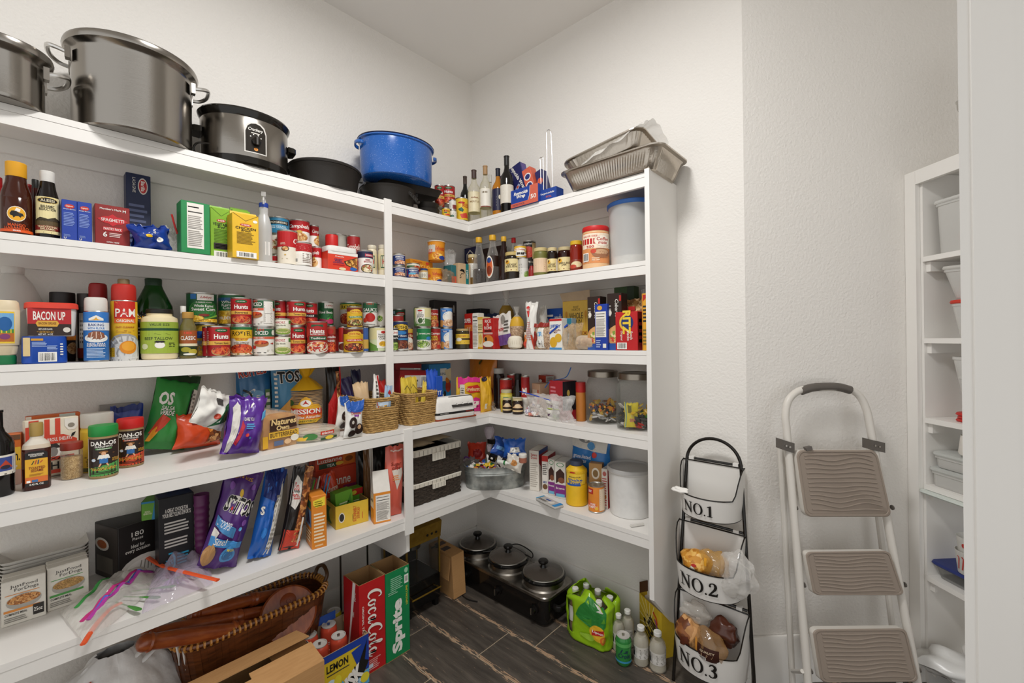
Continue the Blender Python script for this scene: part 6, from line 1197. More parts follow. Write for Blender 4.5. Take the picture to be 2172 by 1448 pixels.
s1 = carton('B4', 1121, 1146, 815, .10, .06, 'lower peach box under the red sardine box', 'cda98a', 'r .1 .2 .9 .8 dfd2c0;l .15 .3 .6 .7 3;r .7 .2 .9 .8 c8604a', rz=-20)
carton('B4', 1121, 1144, 800, .10, .055, 'upper red and brown box with silver end', '9a3420', 'r .05 .15 .95 .5 7d2214;e .3 .2 .2 .2 e2ddd2', right='r .04 .04 .96 .96 a9a59e;l .1 .2 .9 .8 4 6b655c', on=s1, rz=-20)
carton('B4', 1168, 1204, 808, .07, .09, 'red and black tea box inside a clear bag', 'a3202a', 'l .1 .2 .6 .9 7 c9707a', right='r .0 .25 1 1 1d1a20;e .4 .7 .1 .08 b59a4a;t PEPPER .5 .5 .08 d9d4c8 w.5', rz=-14)
crumple('B4', 1160, 1216, 838, .03, .03, 'clear opened zip bag in front of the red and black box')
p0, p1_, p2_ = [ony(*a) for a in ((1156, 822, -.2), (1166, 812, -.2), (1178, 806, -.2))]
tag(MB().tube(bez([ony(a, b, -.2) for a, b in ((1156, 822), (1164, 812), (1176, 806), (1192, 803), (1203, 797), (1211, 779))], 5), .004, '2a6ab5', 6, flat=.5).build('bag_zipper'), 'curled blue zipper strip above the clear opened bag', 'zipper')
# zip bag of mints: the mints are too many to count behind the film
p, r = cylspot(1108, 1160, 'B4', 886); mb = MB(); rnd = random.Random(5)
for k in range(150):
    a, q_ = rnd.random() * 2 * pi, sqrt(rnd.random()) * r * .86; z = .008 + rnd.random() * .062 * (1.1 - q_ / r)
    mx = Matrix.Translation((q_ * cos(a), q_ * sin(a) * .7, z)) @ Matrix.Rotation(rnd.random() * 3, 4, Vector((rnd.random(), rnd.random(), .4)).normalized())
    mb.loft([[mx @ Vector((.0085 * cos(2 * pi * j / 8), .0085 * sin(2 * pi * j / 8), zz)) for j in range(8)] for zz in (-.004, .004)], rnd.choice(('e6dfd8', 'e2d9d2', 'd9a59a', 'e9e4de', 'b9b4c4', 'd98a7a')))
o = mb.build('mints'); o.location = p; o['kind'] = 'stuff'; tag(o, 'white and pink wrapped mints heaped in a zip bag on back fourth shelf', 'sweets')
g = crumple('B4', 1104, 1172, 838, .035, .085, 'clear zip bag around the mints with blue zipper', 'e4e0dac', wr=.006)
tag(MB().tube(bez([ony(a, b, -.215) for a, b in ((1103, 830), (1130, 837), (1158, 846), (1173, 851))], 5), .0042, '1f46b5', 6, flat=.6).build('bag_zipper'), 'straight blue zipper of the bag of mints', 'zipper')
def dip(yt, d, label, spec, on=None):
    return lathed('B4', 1159, 1211, yt, d, label, [('dip_tub', 'e2dfd6', [(.84, 0), (.88, .02), (.97, .72), (0, .72)]), ('lid', 'e6e3da', [(1.0, .70), (1.03, .72), (1.03, .96), (.98, 1), (.8, .97), (0, .97)])], spec, (.08, .66, .93, 'e2dfd6'), name='dip_tub', cat='tub', on=on, hfix=.046)
s1 = dip(874, 891, 'lower of two white dip tubs with green label', 'r .34 .05 .74 .95 8ab52c;e .54 .5 .14 .36 4a5a2a;r .1 .4 .3 .9 5a3a5a')
s2 = dip(856, 891, 'upper of two white dip tubs with green topped lid', 't FINCARE .46 .55 .5 7d5a7a w.6;b 0 .16 b5c93a', on=s1)
MB().lathe([(.018, s2.h), (.018, s2.h + .0008), (0, s2.h + .0009)], '8aa07a', 20).build('lid_print', s2.o)
lathed('B4', 1222, 1243, 809, .09, 'rear peanut butter jar with red lid', [('jar', 'b5702c', [(.96, 0), (1, .02), (1, .72), (.94, .76), (0, .76)]), ('lid', 'b5231f', [(1, .74), (1.02, .75), (1.02, .98), (.98, 1), (0, 1)])], '', None, name='jar', cat='jar')
lathed('B4', 1211, 1241, 830, 887, 'front orange peanut butter jar with orange lid', [('jar', 'a9682c', [(.94, 0), (1, .02), (1, .76), (.94, .82), (0, .82)]), ('lid', 'cf761c', [(.98, .80), (1.0, .82), (1.0, .98), (.96, 1), (0, 1)])], 't Peter|Pan .46 .46 .34 e9e2d2 w.62 d.02;r .3 .08 .7 .16 c8332e;l .2 .02 .8 .06 1 e9e2d2', (.12, .72, 1, 'dd7a1e'), name='jar', cat='jar')
# two large glass jars of sweets
def sweetjar(x0, x1, yt, d, label, sweets, seed, extra=None):
    p, r = cylspot(x0, x1, 'B4', d); h = ztop(x0, x1, yt, p, r * .8) - p.z
    t = empty('glass_jar', p, towards(p), label, 'jar')
    MB().loft([rr(2 * r * k, 2 * r * k, r * c, h * z, 7) for k, c, z in ((.86, .7, 0), (.96, .7, .02), (1, .66, .10), (1, .66, .72), (.92, .72, .80), (.84, .84, .85), (.84, .84, .90))], '8a8c84t', cap1=False).build('glass', t)
    MB().lathe([(r * .86, h * .88), (r * .9, h * .885), (r * .9, h * .985), (r * .86, h), (r * .7, h), (r * .68, h * .99), (0, h * .99)], bumped('jar_lid_steel', '8d857a', .3, 30, .1, .001, metal=1), 40).build('lid', t)
    rnd = random.Random(seed); k_ = 0
    for n_, size, cols, zlo, zhi, sh in sweets:
        for i in range(n_):
            a, q_ = rnd.random() * 2 * pi, sqrt(rnd.random()) * r * .80; z = .012 + h * (zlo + (zhi - zlo) * rnd.random())
            mx = Matrix.Translation((q_ * cos(a), q_ * sin(a), z)) @ Matrix.Rotation(rnd.random() * 3, 4, Vector((rnd.random() - .5, rnd.random() - .5, .4)).normalized())
            mb = MB(); c = rnd.choice(cols)
            if sh == 'ball': mb.loft([[mx @ Vector((size * sin(u) * cos(2 * pi * j / 7), size * sin(u) * sin(2 * pi * j / 7), size * cos(u))) for j in range(7)] for u in (.5, 1.2, 1.9, 2.6)], c)
            else:
                s_ = size
                mb.loft([[mx @ Vector((x, y, zz)) for x, y in ((-s_, -s_ * .6), (s_, -s_ * .6), (s_, s_ * .6), (-s_, s_ * .6))] for zz in (-s_ * .3, s_ * .3)], c)
                for e in (-1, 1): mb.loft([[mx @ Vector((e * xx, yy, zz)) for yy, zz in ((-k2, -.0015), (k2, -.0015), (k2, .0015), (-k2, .0015))] for xx, k2 in ((s_, s_ * .15), (s_ * 1.5, s_ * .5))], c)
            o = mb.build('sweet', t, smooth=0 if sh != 'ball' else 35)
    return t, p, r, h
j1 = sweetjar(1240, 1313, 788, 902, 'left large square glass jar of candy with steel lid', [(60, .011, ('b9b6b0g', 'cfccc6g', '8f8c88g', 'c9a24a', 'd9d5cc', '3a3634'), .0, .16, 'wrap'), (110, .006, ('2a1a14', 'd06a1e', 'b5421c', '1c1a18', 'd9a02a', '3a2a5a'), .16, .27, 'ball'), (14, .012, ('d08a1e', '7d4a1c', 'c8a23a'), .16, .36, 'wrap')], 4)
j2 = sweetjar(1305, 1390, 792, 915, 'right large square glass jar of candy beside the end panel', [(40, .011, ('b5231f', '8f1a1c', 'd9d2c8', 'c8432c'), .0, .07, 'wrap'), (70, .012, ('2a2622', '3a3a38', '4a4844', '3f7a2c', '1c1a18'), .05, .22, 'wrap'), (45, .010, ('d9b02a', 'e0c04a', 'e2ddd2', '8a6a1e'), .18, .36, 'wrap')], 9)
loosebag('snack_bag', j2[1] + Vector((.012, -j2[2] * .66, .012)), .06, .105, .012, towards(j2[1]) + .2, 0, 0, 'd2bf2a', 'yellow candy packet pressed inside right glass jar', 'bag', 'r .2 .6 .5 .9 6b6420;t SOUR .6 .3 .14 c8358a w.5;r 0 0 .06 1 6ab5c9', wr=.002)
for jj, nm in ((j1, 'relief'), (j2, 'relief')):
    q = Print(lambda x, y, l, jj=jj: Vector((x - jj[2] * .62, -jj[2] - l, jj[3] * .46 + y)), jj[2] * 1.24, jj[3] * .2); ink(q, 't Anchor .5 .5 .6 c9c5bbt w.8 i.3'); q.build(jj[0], 'embossed_name')
# ------------------------------------------------------------------ left lowest shelf
t = empty('paper_tray', (0, 0, 0), 0, 'stack of white paper boat trays lying on left lowest shelf', 'trays')
A, Bq = onz(10, 1232, ZT[5]), onz(205, 1200, ZT[5]); A.x = Bq.x = .19; W = abs(onx(208, 1200, .19).y - onx(8, 1230, .19).y); m = Vector((.075, (onx(208, 1200, .19).y + onx(8, 1230, .19).y) / 2, ZT[5]))
t.location = m; t.rotation_euler = (0, 0, pi / 2)
for k in range(11):
    z = k * .0105
    MB().loft([rr(W * .62, .08, .008, z, 3), rr(W * .64, .085, .008, z + .001, 3), rr(W * .98, .13, .02, z + .040, 3), rr(W * 1.0, .14, .02, z + .046, 3), rr(W * .99, .136, .02, z + .046, 3), rr(W * .97, .126, .02, z + .041, 3), rr(W * .62, .08, .008, z + .002, 3)], 'cfcbc4' if k < 10 else 'd4d0c9', cap0=True, cap1=True).build('tray', t)
DF = 't JustFood .5 .86 .09 2a2622 w.62 d.0;t ForDogs .56 .77 .09 2a2622 w.54 d.0;l .08 .68 .9 .71 1 {c};e .5 .50 .40 .17 a9a49c;e .5 .54 .38 .11 {f};r .05 .30 .86 .35 {c};t COMPLETE_MEAL .32 .25 .05 2a2622 w.5;l .06 .08 .6 .20 3 8a857c;'
FD = '~a8682c,c98a4a,8a4f20,d9a568,230'; FG = '~b08a54,cf9f62,8f6a3c,9a7a3a,300'
rowsA = (1333, 1303); rowsB = (1298, 1268)
for i in range(2):
    d_ = i * .036
    for (x0, x1, rows, yt, c, f, nm) in ((3, 98, rowsA, 1226, 'd98a3c', FD, 'orange'), (101, 189, rowsB, 1195, '4f9a4a', FG, 'green')):
        it = carton('L5', x0, x1, yt, rows, .034, ('front', 'rear')[i] + ' white dog food carton of the %s banded row' % nm, 'dcd7cc', DF.format(c=c, f=f) + ('r .70 .10 .95 .34 2a2622;t 25oz .82 .22 .09 w w.2' if nm == 'orange' else ''), group=None, top='l .1 .3 .9 .7 1 b9b3a8')
        if i: it.o.location = it.o.location + Vector((-d_, 0, 0))
# cartons at the back
it = carton('L5', 252, 338, (1120, 1094), (1236, 1200), .17, 'black cutlery box showing 180 pieces and a white plate', '1b1716', 't 180 .46 .80 .09 w w.30 d.0;t Pieces .46 .71 .055 w w.26 d.0;t Ideal_for|every_occasion .46 .53 .16 w w.60 d.0;e .62 .15 .58 .22 d5d1ca;e .62 .13 .46 .16 e4e0da;S 8a857c .003 .5,.08 .55,.26;S 8a857c .003 .6,.06 .64,.26;S 8a857c .003 .7,.06 .72,.25;S 8a857c .003 .78,.08 .8,.24', left='r .02 .02 .98 .98 3a3430;e .4 .62 .26 .12 e2ddd4;e .4 .62 .18 .08 b5602a;r .2 .1 .8 .4 6b655c')
i2 = carton('L5', 300, 344, (1072, 1063), (1111, 1104), .12, 'lime and blue can liner box stacked on the black cutlery box', '5f9a2c', 'p 1f7aa8 .5,0 1,0 1,1 .66,1;e .78 .62 .12 .14 e6e2d8;e .78 .62 .08 .1 1f7aa8;t SEVENTH|GENERATION .3 .4 .2 e6e8c0 w.4;r .0 .9 1 1 1f7aa8', left='r 0 0 1 1 7a9a4a;r .0 .5 .4 1 6b6a64', zb=it.top + .001)
i3 = carton('L5', 338, 413, (1062, 1040), .20, .07, 'black foil box with white recycling text', '17171a', 't A_GREAT_CHOICE_FOR|YOUR_RECYCLING_EFFORTS .5 .80 .11 w w.80 d.01;l .15 .54 .85 .70 4 c9c5be;l .15 .36 .85 .48 3 c9c5be;S 2fa0c9 .006 .34,.06 .42,.12 .42,.22 .36,.28 .26,.28;t 75% .28 .17 .07 2fa0c9 w.2;l .5 .12 .85 .28 4 2fa0c9')
carton('L5', 335, 413, (1040, 1022), .20, .07, 'navy storage bag box lying on the black foil box', '24489a', 't CVS .12 .2 .3 w w.2;t Heavy_Duty .55 .3 .26 w w.44 i.2;e .5 .8 .3 .3 4a7ac0', on=i3)
lathed('L5', 412, 446, 1044, .16, 'stack of purple plastic cups behind the scoops bag', [('cup_stack', '5a1f4f', [(.78, 0), (.8, .01)] + [(x, z) for k in range(7) for x, z in ((.84 + .02 * k, .30 + .09 * k), (.90 + .02 * k, .31 + .09 * k), (.90 + .02 * k, .33 + .09 * k), (.84 + .02 * k, .34 + .09 * k))] + [(1, 1), (.9, .98), (0, .9)])], '', None, name='cup_stack', cat='cups')
bag('L5', 424, 502, 1018, (1240, 1216), .11, 'large purple scoop chip bag with black and white lettering drooping over the edge', '4f2a72', 't STiTOS .56 .66 .17 efeae0 w.86 d.09 a-14;t STiTOS .56 .66 .16 1a1816 w.84 d.03 a-14;e .5 .78 .06 .04 e0b43a;e .34 .64 .03 .018 c8231f;t BITE_SIZE .5 .93 .03 d8a43c w.5 a-10;p 4a8ac0 .0,.56 .62,.44 .6,.34 .0,.46;t SCOOPS! .26 .48 .07 e6e8f0 w.42 a-16;p e2ddd4 .0,.44 .2,.40 .1,.3 .0,.36;p 3f8ac8 .0,.36 .9,.30 .9,.24 .0,.26;t Size! .3 .31 .07 w w.36 i.2;e .10 .16 .16 .12 b58a58;e .62 .17 .2 .085 4a90c8;e .62 .17 .14 .06 2f6aa0;t MASA .66 .225 .03 d8c23a w.2;e .2 .86 .08 .04 7a4a9a;e .8 .84 .06 .03 7a4a9a;e .8 .5 .06 .03 7a4a9a;e .74 .44 .05 .02 5aa8d8', roll=16, lean=.02, pinch=.12, wr=.010, wk=1.15)
bag('L5', 532, 582, 1008, (1204, 1186), .085, 'blue chip bag with white printed back panel on its side edge', '1f5cae', 'p 1b2a6a .0,.7 .9,.62 1,1 .0,1;p d5d1c8 .62,.02 .86,.04 1,.7 .9,.9 .6,.6;S k .004 .6,.02 .58,.6 .7,.86;l .64 .1 .9 .74 12 8a857c;t S .06 .55 .1 e2ddd4 w.14 d.05;e .3 .3 .12 .06 2f7ac8', roll=12, pinch=.2, wr=.010)
bag('L5', 594, 640, 1000, (1182, 1168), .07, 'black and red pretzel bag with picture of braided pretzels', '1c1614', 'p c8402c .0,.0 1,.0 1,.24 .0,.26;p ~8a4a22,b5713a,5a2e14,c98a4a,75 .48,.1 1,.1 1,1 .56,1;p d9d4cc .0,.80 .2,.9 .5,.82 .5,.6 .3,.5 .0,.56;t Dots|Pretzels .24 .72 .2 b5261f w.42 i.2;t Homestyle .26 .715 .05 2a2622 w.3 i.2;r .78 .03 .9 .4 d5d1c8;r .0 .0 .06 1 1c1614', roll=11, pinch=.12, wr=.006)
it = carton('L5', 662, 693.5, (1055, 1047), (1166, 1157), .09, 'orange cracker carton with yellow bubble', 'd9842a', 'p e8d03a .1,.92 .9,.97 .9,.80 .3,.78 .1,.84;l .2 .80 .8 .92 3 3a5a2a;l .14 .12 .9 .70 9 f0d9b4;l .2 .04 .8 .10 1 e8c090', left='p 1f5a3a .1,.9 .9,.9 .9,.75 .1,.75;r .05 .4 .9 .72 6b8ab0;p 3a2a4a .2,.45 .5,.7 .8,.45;l .1 .1 .9 .35 4 f0d9b4')
# tea cartons in their yellow tray
it = carton('L5', 712, 782, (1074, 1058), (1124, 1104), .13, 'open yellow tray carton holding tea boxes', 'd9b53a', 'e .18 .46 .09 .22 d9d4c8;e .18 .46 .07 .17 2a2622;t SUSTAINABLY|SOURCED .62 .5 .20 c8502c a90 w.7;l .5 .2 .52 .8 1 7a6a2a;l .8 .2 .82 .8 1 c8502c', left='r .1 .1 .6 .8 3f7a3a;e .6 .5 .2 .3 e0c23a', opened=True)
tb = it.o.location
def tea(x0, x1, yt, dx, c, label, front, th=.05, rz=0, zb=None, roll=0, top=''):
    return carton('L5', x0, x1, yt, dx, th, label, c, front, zb=zb, rz=rz, roll=radians(roll), top=top)
tea(716, 752, 1040, .16, '6aa832', 'green tea box leaning left in the yellow tray', 'p 4f8a2c .2,.1 .9,.1 .9,.9;l .2 .2 .9 .7 6 dfe8c0', zb=ZT[5] + .006, roll=-4)
tea(754, 780, 1040, .15, '5fa02c', 'green and red tea box at right of the yellow tray', 'r .0 .75 1 1 b5261f;l .1 .1 .9 .6 7 dfe8c0;e .3 .86 .2 .08 d9c23a', zb=ZT[5] + .006)
bag('L5', 690, 722, 1010, .20, .05, 'clear pouch with orange tea label at left of the tray', 'c8401f', 't zianne .5 .6 .12 e9d9c4 w.8;e .7 .3 .2 .2 7d4a2c', zb=ZT[5] + .02, roll=-14)
i4 = tea(650, 742, 1002, .27, 'c8432a', 'lower orange tea box stacked at the wall', 't Luzianne .5 .7 .22 e9dfd0 w.7;r .1 .1 .6 .5 2a4a30;t TEA .4 .3 .2 w w.3;r .66 .1 .98 .55 8f2a5a', th=.07)
carton('L5', 650, 740, 972, .27, .07, 'upper orange tea box stacked at the wall', 'c8401f', 't Luzianne .34 .66 .30 e9dfd0 w.60;r .08 .1 .5 .46 2a4a30;t TEA .36 .26 .2 w w.2;r .66 .1 .98 .9 d9742a;e .82 .5 .1 .2 8a4a1c;e .58 .3 .1 .14 e0b03a', on=i4)
for i, (a, b, c_) in enumerate(((658, 1055, 'c8332e'), (664, 1050, 'd9d2c8'), (672, 1048, 'b5261f'), (680, 1046, '3a7ab8'), (686, 1050, '4aa0c8'), (653, 1058, '5aa02c'))):
    p = onx(a, 1075, .25); q = onx(a + 14, b - 40, .20)
    tag(MB().tube([tuple(p), tuple(q)], .003, c_, 8).build('drinking_straw'), ('red', 'white', 'dark red', 'blue', 'light blue', 'green')[i] + ' drinking straw standing behind the orange cracker carton', 'straw')
lathed('L5', 640, 690, 1018, .20, 'clear plastic cup holding drinking straws behind the pretzel bag', [('cup', 'b9b4aac', [(.7, 0), (.72, .01), (1, 1)])], '', None, name='plastic_cup', cat='cup')
lathed('L5', 560, 612, 1004, .24, 'pale stack of plastic cups behind the blue chip bag', [('cup_stack', 'a8a298p', [(.78, 0), (.8, .01), (1, .98), (1, 1), (.9, .96), (0, .9)])], '', None, name='cup_stack', cat='cups')
it = tetra_ = carton('L5', 793, 829, (1048, 1040), (1112, 1104), .055, 'orange and white fish cracker carton with gable top', 'dd8a2a', nut(.12, .06, .98, .92), left='r 0 .5 1 1 e2ddd4;e .5 .76 .42 .2 e9dcb8;t Goldfish .5 .76 .12 3a2a1c w.8;e .5 .3 .3 .15 e0a03a')
W, h = it.r * 2, it.h
MB().loft([rr(W, .055, .002, h + .0009, 2), rr(W * .98, .03, .002, h + .04, 2), rr(W * .94, .004, .001, h + .075, 2), rr(W * .94, .003, .001, h + .09, 2)], 'e2ddd4').build('gable_top', it.o)
bag('L5', 818, 858, 948, (1104, 1092), .06, 'tall salmon pink candle print bag beside the lower post', 'd2604e', 'p d9cfc2 .25,.66 .85,.68 .9,.6 .56,.38;S b5261f .004 .55,.66 .55,.76;t Sugar|cane .5 .72 .1 7d2a1c w.6 i.2;l .3 .52 .7 .6 3 e08a4a;r .2 .92 .9 .94 e9c9bc', roll=3, pinch=.06, wr=.003, top=.04)
bag('L5', 770, 830, 948, .22, .08, 'black bag at the back left of the post', '0f0d0c', '', wr=.01)
bag('L5', 765, 785, 955, .16, .03, 'brown and white paper sack edge before the black bag', '6b4a2a', 'r .6 0 1 1 c9c4ba', wr=.006)
# zip bags
ZP = [0]
def zipbag(pts, label, tint, zips, contents=None):
    "pts: four pixel corners on the shelf (near-left, near-right, far-right, far-left); lies flat and puffs up"
    P = [onz(a, b, ZT[5] + .002) for a, b in pts]; ZP[0] += 1; sd = ZP[0] * 4.7
    c = (P[0] + P[1] + P[2] + P[3]) / 4
    def g(u, v):
        q = P[0] * (1 - u) * (1 - v) + P[1] * u * (1 - v) + P[2] * u * v + P[3] * (1 - u) * v - c
        k = (max(0, sin(pi * u)) * max(0, sin(pi * v))) ** .6
        n = noise.noise(Vector((u * 4 + sd, v * 4, 0))) + .5 * noise.noise(Vector((u * 9 + sd, v * 9, 3)))
        return Vector((q.x, q.y, .004 + k * (.052 + .034 * n) + .004 * abs(n)))
    o = filmbag('zip_bag', g, 26, 26, tint, label, 'bag', c)
    for nm, m, a, b in zips:
        mb = MB(); pl = [g(a[0] + (b[0] - a[0]) * i / 12, a[1] + (b[1] - a[1]) * i / 12) + Vector((0, 0, .003)) for i in range(13)]
        mb.tube(pl, .0062, m, 6, flat=.45); mb.build(nm, o)
    return o, c, g
z1, c1, g1 = zipbag(((182, 1370), (345, 1235), (305, 1205), (125, 1300)), 'clear zip bag of green utensils hanging over the shelf edge', 'dcd8d0c', (('zipper', 'c2307a', (.06, .35), (.98, .5)), ('zipper', 'b03a9a', (.1, .25), (.98, .42)), ('zipper', '4a6ac8', (.2, .3), (.96, .44)), ('seam', '3f9a4a', (.1, .7), (.5, .86))))
z2, c2, g2 = zipbag(((300, 1305), (452, 1240), (440, 1165), (330, 1195)), 'clear zip bag of purple plastic forks lying on the shelf', 'cbbcd0c', (('zipper', 'b0246a', (.1, .97), (.9, .9)),))
def strap(pix, h, wd, c, label, name='bag_slider'):
    pts = bez([onz(a, b, ZT[5] + h) for a, b in pix], 5)
    tag(MB().tube(pts, wd, c, 6, flat=.5).build(name), label, 'zipper')
strap(((176, 1366), (205, 1322), (235, 1290), (258, 1278)), .016, .007, 'e0582c', 'left orange slider strip at the shelf edge')
strap(((308, 1178), (345, 1200), (400, 1215), (462, 1230)), .046, .008, 'e0582c', 'right orange slider strip across the bag of forks')
for k in range(7):
    a = g2(.2 + .09 * k, .28) + c2; a.z = ZT[5] + .012 + .003 * (k % 3)
    f = MB(); f.tube([(0, 0, 0), (.06, .0, .002), (.10, 0, .003)], [.003, .0025, .005], 'b09ac0g', 6, flat=.4)
    for j in (-1, 0, 1): f.tube([(.10, .004 * j, .003), (.13, .005 * j, .004)], .0013, 'b09ac0g', 5)
    o = f.build('plastic_fork'); o.location = a; o.rotation_euler = (0, 0, radians(150 + 9 * k)); tag(o, 'purple plastic fork inside a clear zip bag on left lowest shelf', 'fork', 'plastic forks in the zip bag')
    if k < 4:
        a = g1(.45 + .1 * k, .35) + c1; a.z = ZT[5] + .012
        s_ = MB(); s_.tube([(0, 0, 0), (.06, .0, .002), (.09, 0, .003), (.115, 0, .003), (.125, 0, .004)], [.003, .0025, .007, .008, .003], '4a8a3c', 8, flat=.35)
        o = s_.build('plastic_spoon'); o.location = a; o.rotation_euler = (0, 0, radians(20 + 16 * k)); tag(o, 'green plastic spoon inside the clear zip bag', 'spoon', 'green spoons in the zip bag')
# ------------------------------------------------------------------ back lowest shelf, from the post to the end panel
WEAVE = bumped('dark_woven_strips', '2e2721', .75, 70, .9, .004, stretch=(1, 1, 3), c2='453b32')
LINEN = 'd8d2c4r'
def darkbin(ya, yb, z0, ytop, label, x1=.40, depth=.30, on=None):
    W = yb - ya; h = zat(930, ytop, (x1, (ya + yb) / 2)) - z0
    t = empty('storage_basket', (x1 - depth / 2, (ya + yb) / 2, z0), pi / 2, label, 'basket', 'dark woven storage baskets beside the lower post')
    MB().loft([rr(W * .98, depth * .98, .015, 0, 4), rr(W, depth, .018, .004, 4), rr(W, depth, .018, h * .82, 4), rr(W * .96, depth * .96, .015, h * .82, 4), rr(W * .95, depth * .95, .015, .01, 4)], WEAVE).build('body', t)
    # the woven strips, proud of the body
    mb = MB(); n = 9; nx = 12
    for k in range(n):
        for i in range(nx):
            if (i + k) % 2:
                xa = -W / 2 + .006 + (W - .012) * i / nx; z_ = h * .80 * (k + .1) / n
                mb.box(xa, xa + (W - .012) / nx * 1.0, -depth / 2 - .0022, -depth / 2 + .001, z_, z_ + h * .8 / n * .86, WEAVE)
    o = mb.build('weave_strips', t, 0); o['kind'] = 'stuff'
    MB().loft([rr(W * 1.0, depth * 1.0, .018, h * .80, 4), rr(W * 1.03, depth * 1.03, .02, h * .80, 4), rr(W * 1.04, depth * 1.04, .02, h * .97, 4), rr(W * 1.0, depth * 1.0, .018, h, 4), rr(W * .96, depth * .96, .016, h * .98, 4), rr(W * .96, depth * .96, .016, h * .8, 4)], LINEN, cap0=False, cap1=False).build('linen_trim', t)
    MB().box(-W * .14, W * .12, -depth / 2 * 1.04 - .006, -depth / 2 * 1.04, h * .58, h * .82, LINEN).build('linen_tab', t)
    q = Print(flatfn((-W * .5, -depth * .52, h * .81), (1, 0, 0), (0, 0, 1), (0, -1, 0)), W, h * .15); q.bent = 0
    for k in range(12): q.rect(.02 + k / 12, .04, .026 + k / 12, .98, '5a544c')
    q.build(t, 'linen_stripes')
    q = Print(flatfn((-W * .13, -depth * .52 - .006, h * .59), (1, 0, 0), (0, 0, 1), (0, -1, 0)), W * .24, h * .22); q.bent = 0
    for k in range(4): q.rect(.12 + k * .25, .04, .14 + k * .25, .98, '5a544c')
    q.build(t, 'tab_stripes')
    return z0 + h
ya, yb = pl1 + .012, onx(982, 1050, .40).y
zt1 = darkbin(ya, yb, ZT[5], 1022, 'lower dark woven basket with striped linen trim')
zt2 = darkbin(ya, yb, zt1 + .001, 952, 'upper dark woven basket with striped linen trim')
for i, (yy, rz_, lb) in enumerate(((.10, 4, 'right tan paper pouch lying on the dark woven baskets'), (.0, -3, 'left tan paper pouch lying on the dark woven baskets'))):
    f = bagfn(.15, .16, .03, 6 + i, .05, wr=.003); o = bagmesh(f, 'c4b08ef' if i == 0 else 'b5a284f', 12, 12).build('paper_pouch', smooth=60); o.location = (.36, (ya + yb) / 2 - .07 + yy * 1.2, zt2 + .018 + .006 * i); o.rotation_euler = (radians(-90), 0, radians(90 + rz_)); tag(o, lb, 'pouch')
o = MB().loft([rr(.10, .05, .02, 0, 4), rr(.10, .05, .02, .12, 4), rr(.09, .04, .02, .125, 4)], '0d0c0c').build('black_canister'); o.location = (.10, yb - .03, zt2 - .06); o.rotation_euler = (0, 0, pi / 2); tag(o, 'black boxy canister behind the dark woven baskets', 'canister')
# galvanised tub
GALV = bumped('galvanised_zinc', '8f9390', .42, 34, .1, .001, c2='b3b5b0', metal=.75)
A, Bq = onz(988, 1043, ZT[5]), onz(1118, 1036, ZT[5]); m = (A + Bq) / 2; ang = atan2(Bq.y - A.y, Bq.x - A.x); W = (Bq - A).length * 1.04
nb = Vector((-sin(ang), cos(ang), 0)); m = m + nb * .10; hz = zat(1050, 992, m - nb * .1) - ZT[5]
t = empty('metal_tub', m, ang, 'oval galvanised metal tub full of sweets and small toys', 'tub')
def ov(k, z, n=44): return [(W / 2 * k * (abs(cos(a)) ** .8) * (1 if cos(a) > 0 else -1), .105 * k * (abs(sin(a)) ** .8) * (1 if sin(a) > 0 else -1), z) for a in [2 * pi * j / n for j in range(n)]]
MB().loft([ov(.92, 0), ov(.94, .003), ov(.955, hz * .3), ov(.97, hz * .60), ov(.985, hz * .62), ov(.985, hz * .68), ov(.972, hz * .70), ov(.99, hz * .74), ov(.978, hz * .77), ov(1, hz * .97), ov(1.015, hz * .98), ov(1.015, hz), ov(.985, hz), ov(.96, hz * .8), ov(.93, .006)], GALV, cap1=False).build('body', t)
MB().loft([ov(.94, hz * .62), ov(.5, hz * .80), ov(.1, hz * .84)], 'b5aca0', cap0=False).build('tub_filling', t)
rnd = random.Random(8); mb = MB()
for k in range(110):
    a, q_ = rnd.random() * 2 * pi, sqrt(rnd.random()); mx = Matrix.Translation((W * .44 * q_ * cos(a), .092 * q_ * sin(a), hz * (.95 - .2 * q_) + .02 * rnd.random())) @ Matrix.Rotation(rnd.random() * 6, 4, Vector((rnd.random() - .5, rnd.random() - .5, .6)).normalized())
    s_ = rnd.uniform(.007, .014); mb.loft([rr(2 * s_, 1.2 * s_, .002, z, 2) for z in (-.003, .003)], rnd.choice(('b5261f', 'd9d2c6', '2456a8', 'd9b02a', '3a2a22', 'c98a4a', '2a7a3c', 'e2ddd4', '8a5a9a', 'e0dcd4'))); mb.v[-16:] = [tuple(mx @ Vector(v)) for v in mb.v[-16:]]
o = mb.build('candy_pieces', t, 0); o['kind'] = 'stuff'
def tubat(px, py, dep): 
    "a spot over the tub: dep is how far back from its front edge"
    q = ony(px, py, (m - nb * (.10 - dep)).y); return q
